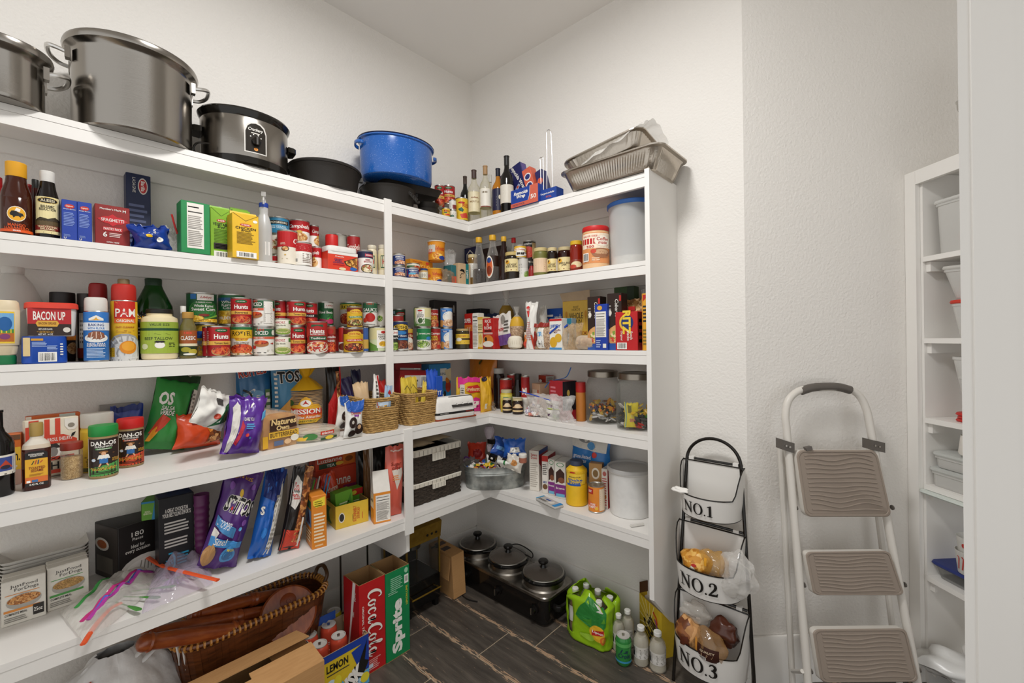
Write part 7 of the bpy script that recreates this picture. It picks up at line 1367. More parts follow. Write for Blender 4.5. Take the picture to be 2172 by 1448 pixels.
SW = [('snack_bag', 1012, 950, .10, .11, .12, .05, 'c23a24', 'red candy bag at rear left of the tub', 'e .5 .5 .3 .2 8f1a1c'), ('snack_bag', 1058, 938, .15, .12, .10, .04, '1f4a9a', 'left blue candy bag standing at rear of the tub', 'r .1 .3 .9 .5 6a9ad0'), ('snack_bag', 1092, 940, .15, .13, .09, .04, '2456a8', 'right blue candy bag with white label at rear of the tub', 'r .3 .2 .8 .5 d5d1c8;x .4 .2 .75 .48'), ('snack_bag', 1005, 975, .05, .07, .07, .03, '8a7a7a', 'brown patterned candy packet at left of the tub', 'r .1 .6 .9 .66 d9d4cc'), ('snack_bag', 1044, 975, .08, .09, .08, .05, 'd9d4cc', 'white candy bag with blue print in the middle of the tub', 't XO .5 .7 .2 2456a8 w.4;r .1 .2 .9 .3 c8a23a'), ('snack_bag', 1085, 972, .08, .10, .08, .04, 'cfc8bc', 'crumpled cream bag of treats at right of the tub', 'e .5 .5 .2 .2 c98a4a'), ('snack_bag', 1040, 985, .035, .05, .05, .02, 'd9b42a', 'yellow candy wrapper at front of the tub', 'p k .1,.3 .9,.5 .9,.4;e .3 .6 .2 .1 k'), ('snack_bag', 1036, 990, .02, .05, .035, .02, 'c8502c', 'orange candy wrapper at front of the tub', 'e .5 .5 .3 .3 e9dfd0')]
for i, (nm, px, py, dep, w_, h_, th, c, lb, sp_) in enumerate(SW):
    q = tubat(px, py, dep); loosebag(nm, q - Vector((0, 0, h_ * .75)), w_, h_, th, ang + .4 * sin(i * 2.3), -.2, 25 * sin(i * 1.7), c, lb, 'bag', sp_, wr=.008, pinch=.25)
SEED[0] += 1
q = tubat(1038, 915, .11)
o = MB().lathe([(.012, 0), (.016, .03), (.008, .05), (.010, .06), (.024, .09), (.030, .12), (.02, .14)], 'd9c9d2c', 16).build('treat_bag', smooth=60); o.location = q - Vector((0, 0, .11)); tag(o, 'clear gathered treat bag with pink top standing in the tub', 'bag')
q = tubat(1042, 935, .10); tag(MB().box(q.x - .018, q.x + .018, q.y - .012, q.y + .012, q.z - .014, q.z + .010, BLACKP).build('binder_clip'), 'black binder clip on the treat bag in the tub', 'clip')
q = tubat(1046, 968, .05); mb = MB(); mb.box(-.02, .02, -.015, .015, -.02, .006, BLACKP); mb.box(-.006, .006, -.017, -.0145, -.008, .002, 'e6e2da'); o = mb.build('toy_charm'); o.location = q; o.rotation_euler = (.2, .3, .4); tag(o, 'small black clip with white tip at front of the tub', 'clip')
q = tubat(1056, 978, .02); o = MB().lathe([(.009, 0), (.011, .004), (.011, .05), (.009, .056), (.006, .06), (.006, .075), (0, .076)], 'dfe0d6', 16).build('small_bottle'); o.location = q; o.rotation_euler = (0, radians(92), .2); tag(o, 'small white bottle with green band lying in the tub', 'bottle')
MB().lathe([(.0113, .040), (.0113, .05)], '2a7a3c', 16, cap0=False, cap1=False).build('band', o)
q = tubat(1109, 972, .05); o = MB().lathe([(.018, -.02), (.02, -.016), (.02, .006), (.021, .008), (.021, .022), (.018, .025), (0, .025)], ['b5705a', 'b5705a', 'cfc8c0', 'e2ddd5', 'e2ddd5', 'e2ddd5'], 18).build('sprinkle_jar'); o.location = q; tag(o, 'sprinkle jar with white lid at right end of the tub', 'jar')
q = tubat(992, 975, .04)
mb = MB(); mb.tube([(.022 * cos(a), 0, .022 * sin(a)) for a in [2 * pi * k / 20 for k in range(20)]], .004, '7a3a9a', 6, closed=True); mb.lathe([(.019, -.004), (.019, .004)], 'e0dcd4', 18); o = mb.build('ribbon_reel'); o.location = q; o.rotation_euler = (.5, .2, .3); tag(o, 'white reel with purple rim at left end of the tub', 'reel')
# baking boxes
carton('B5', 1123.5, 1143.5, (955, 956), (1039, 1042), .13, 'white and red cake flour box right of the tub', 'dcd6cb', 't Swans|Down .5 .86 .14 b5261f w.66;l .1 .1 .9 .72 12 b0a89c', right='r 0 0 1 1 a51d20;p dcd6cb .0,.0 .3,.0 .3,.4 .2,.6 .0,.7;t Cake|Flour .66 .3 .3 e9dfd4 w.5 i.2;r .0 .9 1 1 27437f', top='r 0 0 1 1 a51d20')
carton('B5', 1150, 1163, (966, 967), (1045, 1047), .11, 'slim white and red dessert mix box', 'dcd6cd', 'r 0 .85 1 1 b5261f;l .1 .5 .9 .8 6;t MIX .5 .3 .06 2a4a8a w.6;e .5 .18 .4 .07 6b4a2a', right='r 0 0 1 1 9a2024')
BW = 'e .5 .92 .34 .06 2f8a4a;e .5 .92 .28 .045 e2ddd4;p 3a2018 .1,.4 .5,.5 .9,.45 .9,.7 .5,.82 .1,.7;e .6 .5 .3 .08 7d4a30;r 0 .06 1 .38 7a2a7a;t Brownie .5 .28 .06 e2ddd4 w.8;r .1 .05 .9 .13 6ab0d0'
carton('B5', 1163, 1177, (974, 975), (1049, 1052), .10, 'left purple banded brownie mix box', 'dcd7cd', BW)
carton('B5', 1177.5, 1200, (976, 978), (1052, 1056), .10, 'right purple banded brownie mix box', 'dcd7cd', BW, right='r 0 0 1 .4 7a2a7a;l .1 .5 .9 .9 6')
g = bag('B5', 1202, 1283, 918, .165, .09, 'blue and white bag of granulated sugar', '2a72b5', 'p d9d5cc .0,.66 1,.6 1,1 .0,1;e .4 .86 .2 .1 8a8a88;t granulated|sugar .36 .42 .2 e6e8ee w.5;e .6 .72 .12 .08 5a9ad0;e .72 .55 .06 .06 c8332e', pinch=.05, wr=.006, zb=ZT[5] + .10)
lathed('B5', 1201, 1247, 970, 1075, 'yellow pancake mix bottle with navy cap', [('mix_bottle', 'e0b21c', [(.92, 0), (1, .015), (1, .42), (.93, .50), (.84, .56), (.84, .62), (.98, .74), (.95, .80), (.6, .88), (.52, .90), (0, .90)]), ('cap', '3a4258', [(.56, .89), (.6, .90), (.6, .985), (.56, 1), (0, 1)])], 'e .46 .27 .34 .24 e9dcb8;e .46 .2 .3 .14 b5743a;e .46 .25 .29 .06 dca85a;e .46 .17 .29 .05 dca85a;e .46 .34 .2 .1 c8402c;e .4 .38 .06 .05 2a2a4a;p e9c23a .1,.96 .8,.98 .8,.6 .1,.6;e .36 .95 .1 .03 b5261f;t Bisquick .44 .82 .05 3a3a2a w.4;t Shake|Pour .44 .70 .16 2a5aa8 w.5 d.02;r .14 .56 .62 .62 2a5aa8', (.04, .80, .93, 'e0b21c'), name='mix_bottle', cat='bottle')
carton('B5', 1250, 1278, (982, 984), (1068, 1072), .09, 'tan crown bread box behind the pumpkin can', 'b58a52', 'e .5 .76 .3 .14 e2d9c8;e .5 .76 .2 .09 8a6a3a;r 0 .20 1 .44 2a2018;t CROWN .5 .36 .09 d9a43c w.76;l .1 .23 .9 .29 1 c9b48a', right='r 0 0 1 1 9a7442')
can('B5', 1248, 1283, 1020, 1088, 'orange pumpkin can with white side panel', 'r .02 .72 .36 .94 b5261f;t LIBBY .2 .83 .1 w w.2;p d9602a -.1,.5 .5,.3 .5,.1 -.1,.2;t PURE|PUMPKIN .34 .24 .2 w w.4;r .62 .04 1.1 .94 dcc9b0;l .66 .1 1.0 .9 9 8a6a4a;e .5 .14 .07 .07 e0b03a', 'd9842c')
carton('B5', 1278, 1291, (995, 996), (1078, 1081), .06, 'tall thin white and red box beside the white tub', 'd9d3c9', 'l .1 .08 .9 .8 12 b5605a;e .5 .88 .3 .06 b5605a;e .5 .3 .3 .06 b5743a', right='r 0 0 1 1 b5231f')
lathed('B5', 1290, 1386, 972, 1100, 'white lidded food tub at the end panel', [('food_tub', 'd9d8d5', [(.88, 0), (.9, .01), (.95, .86), (.99, .88), (.99, .9), (0, .9)]), ('lid', 'bfbebc', [(1.0, .90), (1.02, .905), (1.02, .96), (.98, .975), (.93, .97), (.90, .94), (.6, .97), (0, 1.0)])], '', None, name='food_tub', cat='tub', n=40)
o = carton('B5', 1368, 1379, 1050, (1079, 1081), .02, 'small navy box sliver in front of the white tub', '1f3a7a', '')
A = onz(1165, 1068, ZT[5]); o = MB().loft([rr(.15, .052, .008, 0, 4), rr(.155, .056, .01, .006, 4), rr(.15, .05, .008, .013, 4)], 'b9b6b0f').build('baking_packet'); o.location = A; o.rotation_euler = (0, 0, radians(-14)); tag(o, 'flat silver and blue packet lying before the brownie boxes', 'packet')
q = Print(flatfn((-.075, -.026, .0131), (1, 0, 0), (0, 1, 0), (0, 0, 1)), .15, .052); q.bent = 0; ink(q, 'r .0 .0 .07 1 3f9ac8;r .84 .0 1 1 2f8ac8;r .3 .5 .7 .7 3a5a9a;e .66 .4 .12 .3 d9d5cc;l .1 .1 .5 .4 2'); q.build(o, 'print')
for i, (a, b, lb) in enumerate(((1365, 1098, 'upper'), (1352, 1116, 'lower'))):
    p = onz(a, b, ZT[5]); o = MB().box(-.004, .004, -.03, .03, 0, .012, 'd9d6d0').box(-.012, .004, -.03, .03, 0, .003, 'd9d6d0').build('shelf_bracket'); o.location = p; o.rotation_euler = (0, 0, radians(-32)); tag(o, lb + ' loose white plastic bracket lying by the white food tub', 'bracket')
# ------------------------------------------------------------------ on the floor
def packbox(name, xf, y0, y1, dep, h, c, label, cat='box', inside='9a774f', **sides):
    "open-topped carton; front face looks along +x"
    W = y1 - y0; t = empty(name, (xf - dep / 2, (y0 + y1) / 2, .0007), pi / 2, label, cat); th = .003
    MB().box(-W / 2, W / 2, -dep / 2, dep / 2, 0, th, inside).build('bottom', t, 0)
    for nm, b in (('front_panel', (-W / 2, W / 2, -dep / 2, -dep / 2 + th)), ('back_panel', (-W / 2, W / 2, dep / 2 - th, dep / 2)), ('side_panel', (-W / 2, -W / 2 + th, -dep / 2 + th, dep / 2 - th)), ('side_panel', (W / 2 - th, W / 2, -dep / 2 + th, dep / 2 - th))):
        mb = MB(); x0, x1, a0, a1 = b
        mb.box(x0, x1, a0, a1, th, h, cc(c)); o = mb.build(nm, t, 0)
        ins = .0004
        if nm == 'front_panel': o.data.materials.append(mat(inside)); [setattr(p, 'material_index', 1) for p in o.data.polygons if p.normal.y > .5 or p.normal.z > .5]
        elif nm == 'back_panel': o.data.materials.append(mat(inside)); [setattr(p, 'material_index', 1) for p in o.data.polygons if p.normal.y < -.5 or p.normal.z > .5]
        else:
            s_ = 1 if x0 < 0 else -1; o.data.materials.append(mat(inside)); [setattr(p, 'material_index', 1) for p in o.data.polygons if p.normal.x * s_ > .5 or p.normal.z > .5]
    for side, sp in sides.items(): q = faceprint(W, dep, h, side); ink(q, sp); q.build(t, 'print')
    return t, W
def script(pr, strokes, c, sc, ox, oy, wd):
    "hand drawn letters: strokes of (x, y, weight) in a 0..1 frame, written down the face"
    for st in strokes:
        P = bez([(a, b, 0) for a, b, *_ in st], 5); n = len(P); ws = []
        for i in range(n):
            k = i / (n - 1) * (len(st) - 1); j = min(int(k), len(st) - 2); f = k - j
            ws.append(((st[j][2] if len(st[j]) > 2 else 1) * (1 - f) + (st[j + 1][2] if len(st[j + 1]) > 2 else 1) * f) * wd)
        pts = [(ox + p.y * sc[1], oy - p.x * sc[0]) for p in P]
        pr.strip(pts, ws, c)
CO = [[(.66, .80, .5), (.62, .95, .9), (.50, 1.0, 1), (.26, .86, 1.5), (.10, .52, 2), (.14, .18, 1.8), (.36, .06, 1), (.60, .2, .5)],   # C
      [(.98, .52, .6), (.84, .56, 1.1), (.74, .36, 1.5), (.80, .12, 1), (.94, .08, 1), (1.06, .26, 1.3), (1.04, .48, .8), (.94, .54, .5), (1.2, .5, .5)],
      [(1.62, .46, .5), (1.50, .58, 1), (1.34, .46, 1.5), (1.32, .2, 1.3), (1.46, .06, .9), (1.66, .2, .5)],
      [(2.12, .5, .5), (1.98, .58, 1), (1.84, .42, 1.5), (1.86, .14, 1.2), (1.98, .08, .9), (2.12, .3, 1), (2.16, .58, 1.2), (2.12, .16, 1.4), (2.22, .06, .8), (2.36, .24, .5)],
      [(2.42, .30, 1.2), (2.62, .34, 1.2)]]
LO = [[(.66, .80, .5), (.62, .95, .9), (.50, 1.0, 1), (.26, .86, 1.5), (.10, .52, 2), (.14, .18, 1.8), (.36, .06, 1), (.60, .2, .5)],
      [(.98, .52, .6), (.84, .56, 1.1), (.74, .36, 1.5), (.80, .12, 1), (.94, .08, 1), (1.06, .26, 1.3), (1.04, .48, .8), (.94, .54, .5), (1.2, .5, .5)],
      [(1.30, .3, .5), (1.52, .8, .9), (1.50, 1.0, .9), (1.40, .9, 1.2), (1.34, .3, 1.5), (1.42, .06, 1), (1.56, .2, .5)],
      [(2.0, .5, .5), (1.88, .58, 1), (1.74, .42, 1.5), (1.76, .14, 1.2), (1.88, .08, .9), (2.0, .3, 1), (2.04, .58, 1.2), (2.02, .16, 1.4), (2.12, .06, .8), (2.28, .3, .5)]]
ck, W = packbox('soda_carton', .412, -1.045, -.925, .13, .388, 'b51c1e', 'tall red cola carton standing open on the floor', front='l .12 .04 .8 .16 6 d9a09c;r .3 .06 .5 .1 c9d5e0', left='r 0 0 1 1 a5181b;p e2ddd8 .62,1 .8,1 .5,.5 .2,.0 .1,.0 .4,.5')
pr = faceprint(W, .13, .388, 'front')
pr.n = 14
script(pr, CO, 'ece7df', (.150, .54), .30, .90, .0062)
script(pr, LO, 'ece7df', (.150, .54), .30, .53, .0062)
pr.text('ORIGINAL TASTE', .13, .60, .07, 'ece7df', w=.34, rot=-90); pr.build(ck, 'lettering')
pr = faceprint(W, .13, .388, 'left'); pr.n = 12; pr.text('CocaCola', .78, .86, .10, 'ece7df', w=.10, rot=-90, shear=.3); pr.text('ZERO', .66, .66, .10, 'ece7df', w=.06, rot=-90); pr.build(ck, 'lettering')
for i, (a, b, z0) in enumerate(((-.03, .02, .33), (.02, .045, .34))):
    MB().box(a, b, -.052, -.049, .30, z0 + .03, 'd9d4cc').build('torn_flap', ck, 0)
sp, W = packbox('soda_carton', .420, -.915, -.795, .13, .388, '14804a', 'tall green lemon lime soda carton standing open on the floor', front='t Sprite .52 .36 .54 e9e8e0 w.60 a90 d.05;t LEMON-LIME .88 .66 .08 d8c83a w.22 a90;l .2 .78 .74 .93 7 8fc0a0;r .78 .80 .96 .9 d9e2d4;x .8 .81 .94 .89;e .86 .95 .08 .03 9ac9a8;l .1 .74 .5 .78 2 8fc0a0', right='r 0 0 1 1 0f6a3c')
# iced tea carton with loose cans
bk, W = packbox('drink_carton', .446, -1.212, -1.023, .20, .20, 'd9bb2a', 'torn open yellow and blue iced tea carton full of cans', inside='a89478',
    front='r 0 .86 1 1 1f3f9a;t LEMON .30 .72 .15 1a1816 w.46 d.03;l .08 .58 .62 .62 1 3a3a3a;p 1f3f9a .6,.8 1,.9 1,.3 .8,.3;p 5aa8d8 .0,.0 .2,.3 .3,.2 .4,.36 .5,.2 1,.3 1,.0;e .16 .36 .12 .14 cfe2ea;e .3 .42 .08 .1 e2d23a;p 3f9a3a .02,.4 .1,.34 .06,.24;p k .22,.02 .36,.22 .46,.16 .52,.34 .62,.26 .66,.5 .74,.44 .96,.9 .9,.52 1,.46 .84,.2 .76,.22 .7,.02;t RISK .58 .26 .30 w w.62 a30 i.3 d.06;t ICED-TEA .62 .08 .10 w w.44 a26 i.2;e .9 .16 .1 .1 e2d23a', left='r 0 0 1 1 2a4f9a;e .5 .7 .3 .2 3f9a3a')
def sodacan(px, py, zt, c, label, spec='', group=None, r=.033):
    q = onz(px, py, zt); h = .122
    o = MB().lathe([(r * .72, 0), (r * .80, .004), (r * .98, .014), (r, .020), (r, h - .022), (r * .96, h - .014), (r * .82, h - .004)], cc(c) + ('g' if len(cc(c)) == 6 else ''), 26, cap1=False).build('soda_can'); o.location = (q.x, q.y, zt - h); o.rotation_euler = (0, 0, towards(q)); tag(o, label, 'can', group)
    MB().lathe([(r * .80, h - .005), (r * .84, h - .003), (r * .84, h), (r * .79, h), (r * .75, h - .005), (0, h - .005)], 'c2beb7', 26, cap0=False).build('can_lid', o)
    mb = MB(); mb.tube([(0, -.004, h - .0035), (0, .012, h - .0025)], [.004, .0055], 'cfcbc4m', 8, flat=.25); mb.build('pull_tab', o)
    if spec: pr = cylprint(r * 1.003, .02, h - .042); ink(pr, spec); pr.build(o, 'print')
    return o
YC = 't LEMON .5 .8 .12 1f3f9a w.4;b 0 .5 1f3f9a;l .3 .3 .8 .7 5 e2e2d8'
OC = 't Cola .5 .55 .2 e9ddd4 w.6 i.3;l .2 .1 .8 .3 3 e2c0b0'
for px, py, c, lb, spc in ((708, 1294, 'c9b52e', 'right yellow lemon tea can in the torn carton', YC), (674, 1311, 'c9b52e', 'left yellow lemon tea can in the torn carton', YC), (697, 1323, 'bf4a34', 'orange red soda can in the middle of the torn carton', OC), (718, 1346, 'bf4a34', 'orange red soda can at front right of the torn carton', OC), (656, 1345, 'bf4a34', 'orange red soda can at rear left of the torn carton', OC), (678, 1364, 'bf4a34', 'orange red soda can at front left of the torn carton', OC)):
    sodacan(px, py, .206, c, lb, spc)
MB().loft([[(x, y, z) for x, y in ((-.09, -.095), (.09, -.095), (.09, .095), (-.09, .095))] for z in (.078, .082)], 'a89478').build('tier_card', bk, 0)
TORN = MB(); pts = [(.091 - .012 * abs(sin(k * 1.9)), -.098 + .19 * k / 14, .20 - .03 * abs(sin(k * 2.3)) - .02 * sin(pi * k / 14)) for k in range(15)]
TORN.add(pts + [(a + .004, b, .2) for a, b, c in pts], [(k, k + 1, k + 16, k + 15) for k in range(14)], 'b99a72'); TORN.build('torn_edge', bk)
MB().loft([[(x, y + .097, z) for x, y in ((-.09, 0), (.05, 0), (.05, .002), (-.09, .002))] for z in (.2, .235)], '2f57ae').build('back_flap', bk, 0)
# cardboard shipping box, its top flaps sprung
KR = bumped('kraft_card', 'b08454', .75, 20, .12, .002, stretch=(1, 1, 30), c2='b98d5c')
t = empty('cardboard_box', (.462, -1.53, .0007), pi / 2, 'brown cardboard shipping box with sprung top flaps at bottom edge', 'box'); w2, d2, hh = .263, .1185, .285
for nm, b in (('front_panel', (-w2, w2, -d2, -d2 + .004)), ('back_panel', (-w2, w2, d2 - .004, d2)), ('side_panel', (w2 - .004, w2, -d2 + .004, d2 - .004)), ('side_panel', (-w2, -w2 + .004, -d2 + .004, d2 - .004))):
    MB().box(*b, 0, hh, KR).build(nm, t, 0)
def flap(y0, z0, y1, z1, xa, xb, nm='top_flap', notch=None):
    o = [(xa, y0, z0), (xb, y0, z0), (xb, y1, z1), (xa, y1, z1)]; mb = MB()
    mb.loft([o, [(a, b, c + .004) for a, b, c in o]], KR); mb.build(nm, t, 0)
flap(-d2, hh, -.012, hh + .016, -w2, -.06); flap(-d2, hh, -.012, hh + .016, .06, w2); flap(-d2, hh, -.04, hh + .012, -.06, .06)
flap(d2, hh, .004, hh + .030, -w2, w2)
flap(-d2 + .006, hh - .008, d2 - .006, hh - .002, w2 - .12, w2 - .005, 'inner_flap'); flap(-d2 + .006, hh - .008, d2 - .006, hh - .002, -w2 + .005, -w2 + .12, 'inner_flap')
# slatted dark basket with turned legs and a round seat
BW_ = bumped('dark_stained_wood', '4a2814', .35, 16, .2, .002, stretch=(1, 1, 6), c2='6e3d1e', spec=.5)
BW2 = bumped('red_brown_wood', '7d3718', .25, 12, .1, .001, stretch=(1, 5, 1), c2='9a5024', spec=.6)
t = empty('slatted_basket', (.178, -1.36, .0007), pi / 2, 'long dark slatted wooden basket with laced rim on the floor', 'basket')
Lb, Db, Hb = .265, .105, .355
rim = [Vector(a) for a in rr(2 * Lb, 2 * Db, .09, Hb, 12)]
def along(R, n):
    L = [0]
    for i in range(len(R)): L.append(L[-1] + (R[(i + 1) % len(R)] - R[i]).length)
    out = []
    for k in range(n):
        s_ = L[-1] * k / n; i = max(j for j in range(len(R)) if L[j] <= s_); f = (s_ - L[i]) / (L[i + 1] - L[i] + 1e-9)
        out.append(R[i] * (1 - f) + R[(i + 1) % len(R)] * f)
    return out
ns = 64; P = along(rim, ns)
for k in range(ns):
    p = P[k]; d_ = (P[(k + 1) % ns] - P[k - 1]).normalized(); n_ = Vector((d_.y, -d_.x, 0)); e = Vector((p.x * .80, p.y * .72, .01)); hw = .0105
    q = [p - d_ * hw - Vector((0, 0, .012)), p + d_ * hw - Vector((0, 0, .012)), e + d_ * hw * .8, e - d_ * hw * .8]
    MB().add([a + n_ * .002 * (k % 2) for a in q] + [a - n_ * .005 for a in q], [(0, 1, 2, 3), (7, 6, 5, 4), (0, 4, 5, 1), (1, 5, 6, 2), (2, 6, 7, 3), (3, 7, 4, 0)], BW_).build('slat', t, 0)
MB().tube([tuple(a) for a in along(rim, 80)], .009, BW_, 8, closed=True).build('rim', t)
mb = MB(); A = along(rim, 150)
for k in range(150):
    p = A[k]; d_ = (A[(k + 1) % 150] - A[k - 1]).normalized(); n_ = Vector((d_.y, -d_.x, 0))
    if k % 2: mb.tube([p + d_ * .004 + n_ * .0105 * cos(a) + Vector((0, 0, .0105 * sin(a))) for a in [2 * pi * j / 8 for j in range(8)]],   .0042, 'b9803ag', 5, closed=True)
o = mb.build('lacing', t); o['kind'] = 'stuff'
MB().box(-Lb * .78, Lb * .78, -Db * .7, Db * .7, .004, .012, BW_).build('basket_floor', t, 0)
MB().tube(bez([(Lb - .01, -.045, Hb), (Lb + .005, -.045, Hb + .035), (Lb + .01, 0, Hb + .055), (Lb + .005, .045, Hb + .035), (Lb - .01, .045, Hb)], 6), .008, '4a3016', 8).build('handle', t)
def spindle(a, b, ra, label):
    a, b = Vector(a), Vector(b); L = (b - a).length
    prof = [(.5, 0), (.8, .01), (1, .03), (.95, .05), (1.1, .06), (1, .075), (.9, .085), (.92, .11), (1, .2), (1.02, .35), (.86, .55), (.8, .60), (1, .61), (1, .63), (.8, .64), (1, .66), (1, .68), (.86, .69), (.8, .9), (.6, 1), (0, 1)]
    o = MB().lathe([(r_ * ra, z_ * L) for r_, z_ in prof], BW2, 20).build('turned_leg'); o.location = a; o.rotation_mode = 'QUATERNION'; o.rotation_quaternion = (b - a).to_track_quat('Z', 'Y'); tag(o, label, 'wooden leg'); return o
spindle(onx(293, 1365, .33), onx(590, 1318, .22), .026, 'front turned dark wooden leg lying in the slatted basket')
spindle(onx(300, 1352, .27), onx(585, 1290, .17), .026, 'middle turned dark wooden leg lying in the slatted basket')
spindle(onx(400, 1305, .20), onx(600, 1255, .12), .026, 'rear turned dark wooden leg lying in the slatted basket')
cdk = onx(612, 1278, .245)
o = MB().lathe([(.098, -.012), (.103, -.008), (.103, .008), (.096, .014), (0, .014)], BW2, 44).build('round_seat'); o.location = cdk - Vector((0, 0, .045)); o.rotation_euler = (0, radians(58), radians(-14)); tag(o, 'round red brown wooden seat with a bolt standing in the slatted basket', 'seat')
MB().lathe([(.028, .014), (.03, .0155), (.026, .018), (.008, .018), (.007, .021), (0, .021)], bumped('bolt_plate', '7d3a1a', .3, 30, .1, .001), 24).build('bolt_plate', o)
for v in o.children[0].data.vertices: v.co.x += -.045
# plastic shopping bag
rnd = random.Random(2)
def pbag(u, v):
    a = 2 * pi * u; k = [(.14, 0), (.21, .3), (.20, .55), (.12, .85), (.05, 1)]; 
    for i in range(4):
        if v <= (i + 1) / 4: f = v * 4 - i; r_ = k[i][0] * (1 - f) + k[i + 1][0] * f; z_ = k[i][1] * (1 - f) + k[i + 1][1] * f; break
    n = noise.noise(Vector((cos(a) * 2.2, sin(a) * 2.2, v * 4))) + .5 * noise.noise(Vector((cos(a) * 6, sin(a) * 6, v * 9)))
    r_ *= 1 + .22 * n
    return Vector((r_ * cos(a) * .62, r_ * sin(a), z_ * .39))
pl0_ = onz(250, 1448, .2)
o = filmbag('shopping_bag', pbag, 60, 40, bumped('white_poly', 'e0dfdd', .35, 30, .5, .006), 'crumpled white plastic shopping bag with red print on the floor', 'bag', (.15, onx(250, 1400, .2).y, .0007))
q = Print(lambda x, y, l: pbag((.80 + x / .21 / 6.3) % 1, .36 + y / .33) * 1.02 + Vector((.002, 0, 0)), .24, .14); q.curvy = 1
q.text('MS', .55, .72, .34, 'b5401e', w=.34, bold=.05)
q.text('BASKETS', .5, .36, .18, 'b5401e', w=.8, bold=.03); q.ell(.5, .12, .3, .12, 'c8502c'); q.poly([(.3, .92), (.5, 1.0), (.62, .9), (.5, .86)], 'b5401e'); q.build(o, 'print')
for i, s_ in enumerate((-1, 1)):
    pp = onx(330 + 14 * i, 1392 + 10 * i, .22)
    MB().tube([Vector(a) - Vector(o.location) for a in bez([pp + Vector((0, -.05, .03)), pp + Vector((.01, .0, .06)), pp + Vector((.02, .05, .03)), pp + Vector((.02, .06, -.05))], 6)], [.012 + .006 * sin(k) for k in range(19)], bumped('white_poly', 'e0dfdd', .35, 30, .5, .006), 8, flat=.3).build('bag_handle', o)
# popcorn machine
GOLD = bumped('gold_panel', '8a6a26', .35, 40, .1, .001, metal=.5, c2='9c7a30')
t = empty('popcorn_machine', (.14, -.597, .0007), pi / 2, 'black and gold popcorn machine with glass cabinet beside the green carton', 'popcorn maker'); w2, d2 = .105, .105
for sx in (-1, 1):
    for sy in (-1, 1): MB().box(sx * .085 - .012, sx * .085 + .012, sy * .085 - .012, sy * .085 + .012, 0, .04, '0d0c0b').build('foot', t, 0)
MB().loft([rr(2 * w2, 2 * d2, .006, .04, 3), rr(2 * w2, 2 * d2, .006, .165, 3), rr(2 * w2 - .01, 2 * d2 - .01, .006, .17, 3)], '11100fg').build('base', t)
MB().tube([(-.09, -d2 - .022, .105), (.09, -d2 - .022, .105)], .0045, 'c9a24am', 10).build('brass_handle', t)
for sx in (-.08, .08): MB().tube([(sx, -d2, .105), (sx, -d2 - .022, .105)], .004, 'c9a24am', 8).build('handle_post', t)
for sx in (-1, 1):
    for sy in (-1, 1): MB().box(sx * (w2 - .004) - .004, sx * (w2 - .004) + .004, sy * (d2 - .004) - .004, sy * (d2 - .004) + .004, .17, .36, GOLD).build('corner_post', t, 0)
MB().box(-w2 + .008, w2 - .008, -d2 + .001, -d2 + .004, .172, .358, '4a4a48t').build('glass_door', t, 0)
for sx in (-1, 1): MB().box(sx * (w2 - .003) - .0015, sx * (w2 - .003) + .0015, -d2 + .009, d2 - .009, .172, .358, '4a4a48t').build('glass_side', t, 0)
MB().box(-w2 + .008, w2 - .008, d2 - .004, d2 - .001, .172, .358, '2a2826g').build('back_wall', t, 0)
MB().lathe([(.03, .30), (.045, .305), (.047, .345), (.04, .35)], STEEL, 24).build('kettle', t)
MB().prism([(-d2 - .002, .36), (-d2 - .002, .372), (-d2 - .012, .445), (-d2 + .012, .452), (d2, .452), (d2, .36)], -w2 - .004, w2 + .004, GOLD, 'x').build('header', t, 0)
for k in range(3):
    o = MB().lathe([(.0065, 0), (.0065, .004), (0, .005)], '14110d', 12).build('switch', t); o.location = (.02 + .028 * k, -d2 - .0035, .392); o.rotation_euler = (radians(98), 0, 0)
o = MB().lathe([(.004, 0), (.004, .03), (.013, .032), (.015, .042), (.011, .052), (0, .053)], '11100fg', 16).build('crank_knob', t); o.location = (w2, -.03, .27); o.rotation_euler = (0, pi / 2, 0)
# kraft box leaning beside it
t2 = tag(MB().loft([rr(.083, .215, .001, 0, 2), rr(.083, .215, .001, .235, 2)], KR).build('cardboard_box'), 'narrow kraft cardboard box with a loose flap beside the popcorn machine', 'box'); t2.location = (.17, -.38, .0045); t2.rotation_euler = (radians(0), radians(-3), pi / 2 - .05)
MB().loft([[(-.0425 - .001 - k * .018, y, .225 - .115 * k) for y in (-.10, .06)] + [(-.0435 - k * .018 - .003, y, .225 - .115 * k) for y in (.06, -.10)] for k in (0, 1)], KR).build('loose_flap', t2, 0)
q = Print(flatfn((-.04, -.1, .235), (1, 0, 0), (0, 1, 0), (0, 0, 1)), .08, .2); q.bent = 0; ink(q, 'r .1 .35 .7 .55 3a2a22;r .2 .68 .9 .88 4a362a'); q.build(t2, 'print')
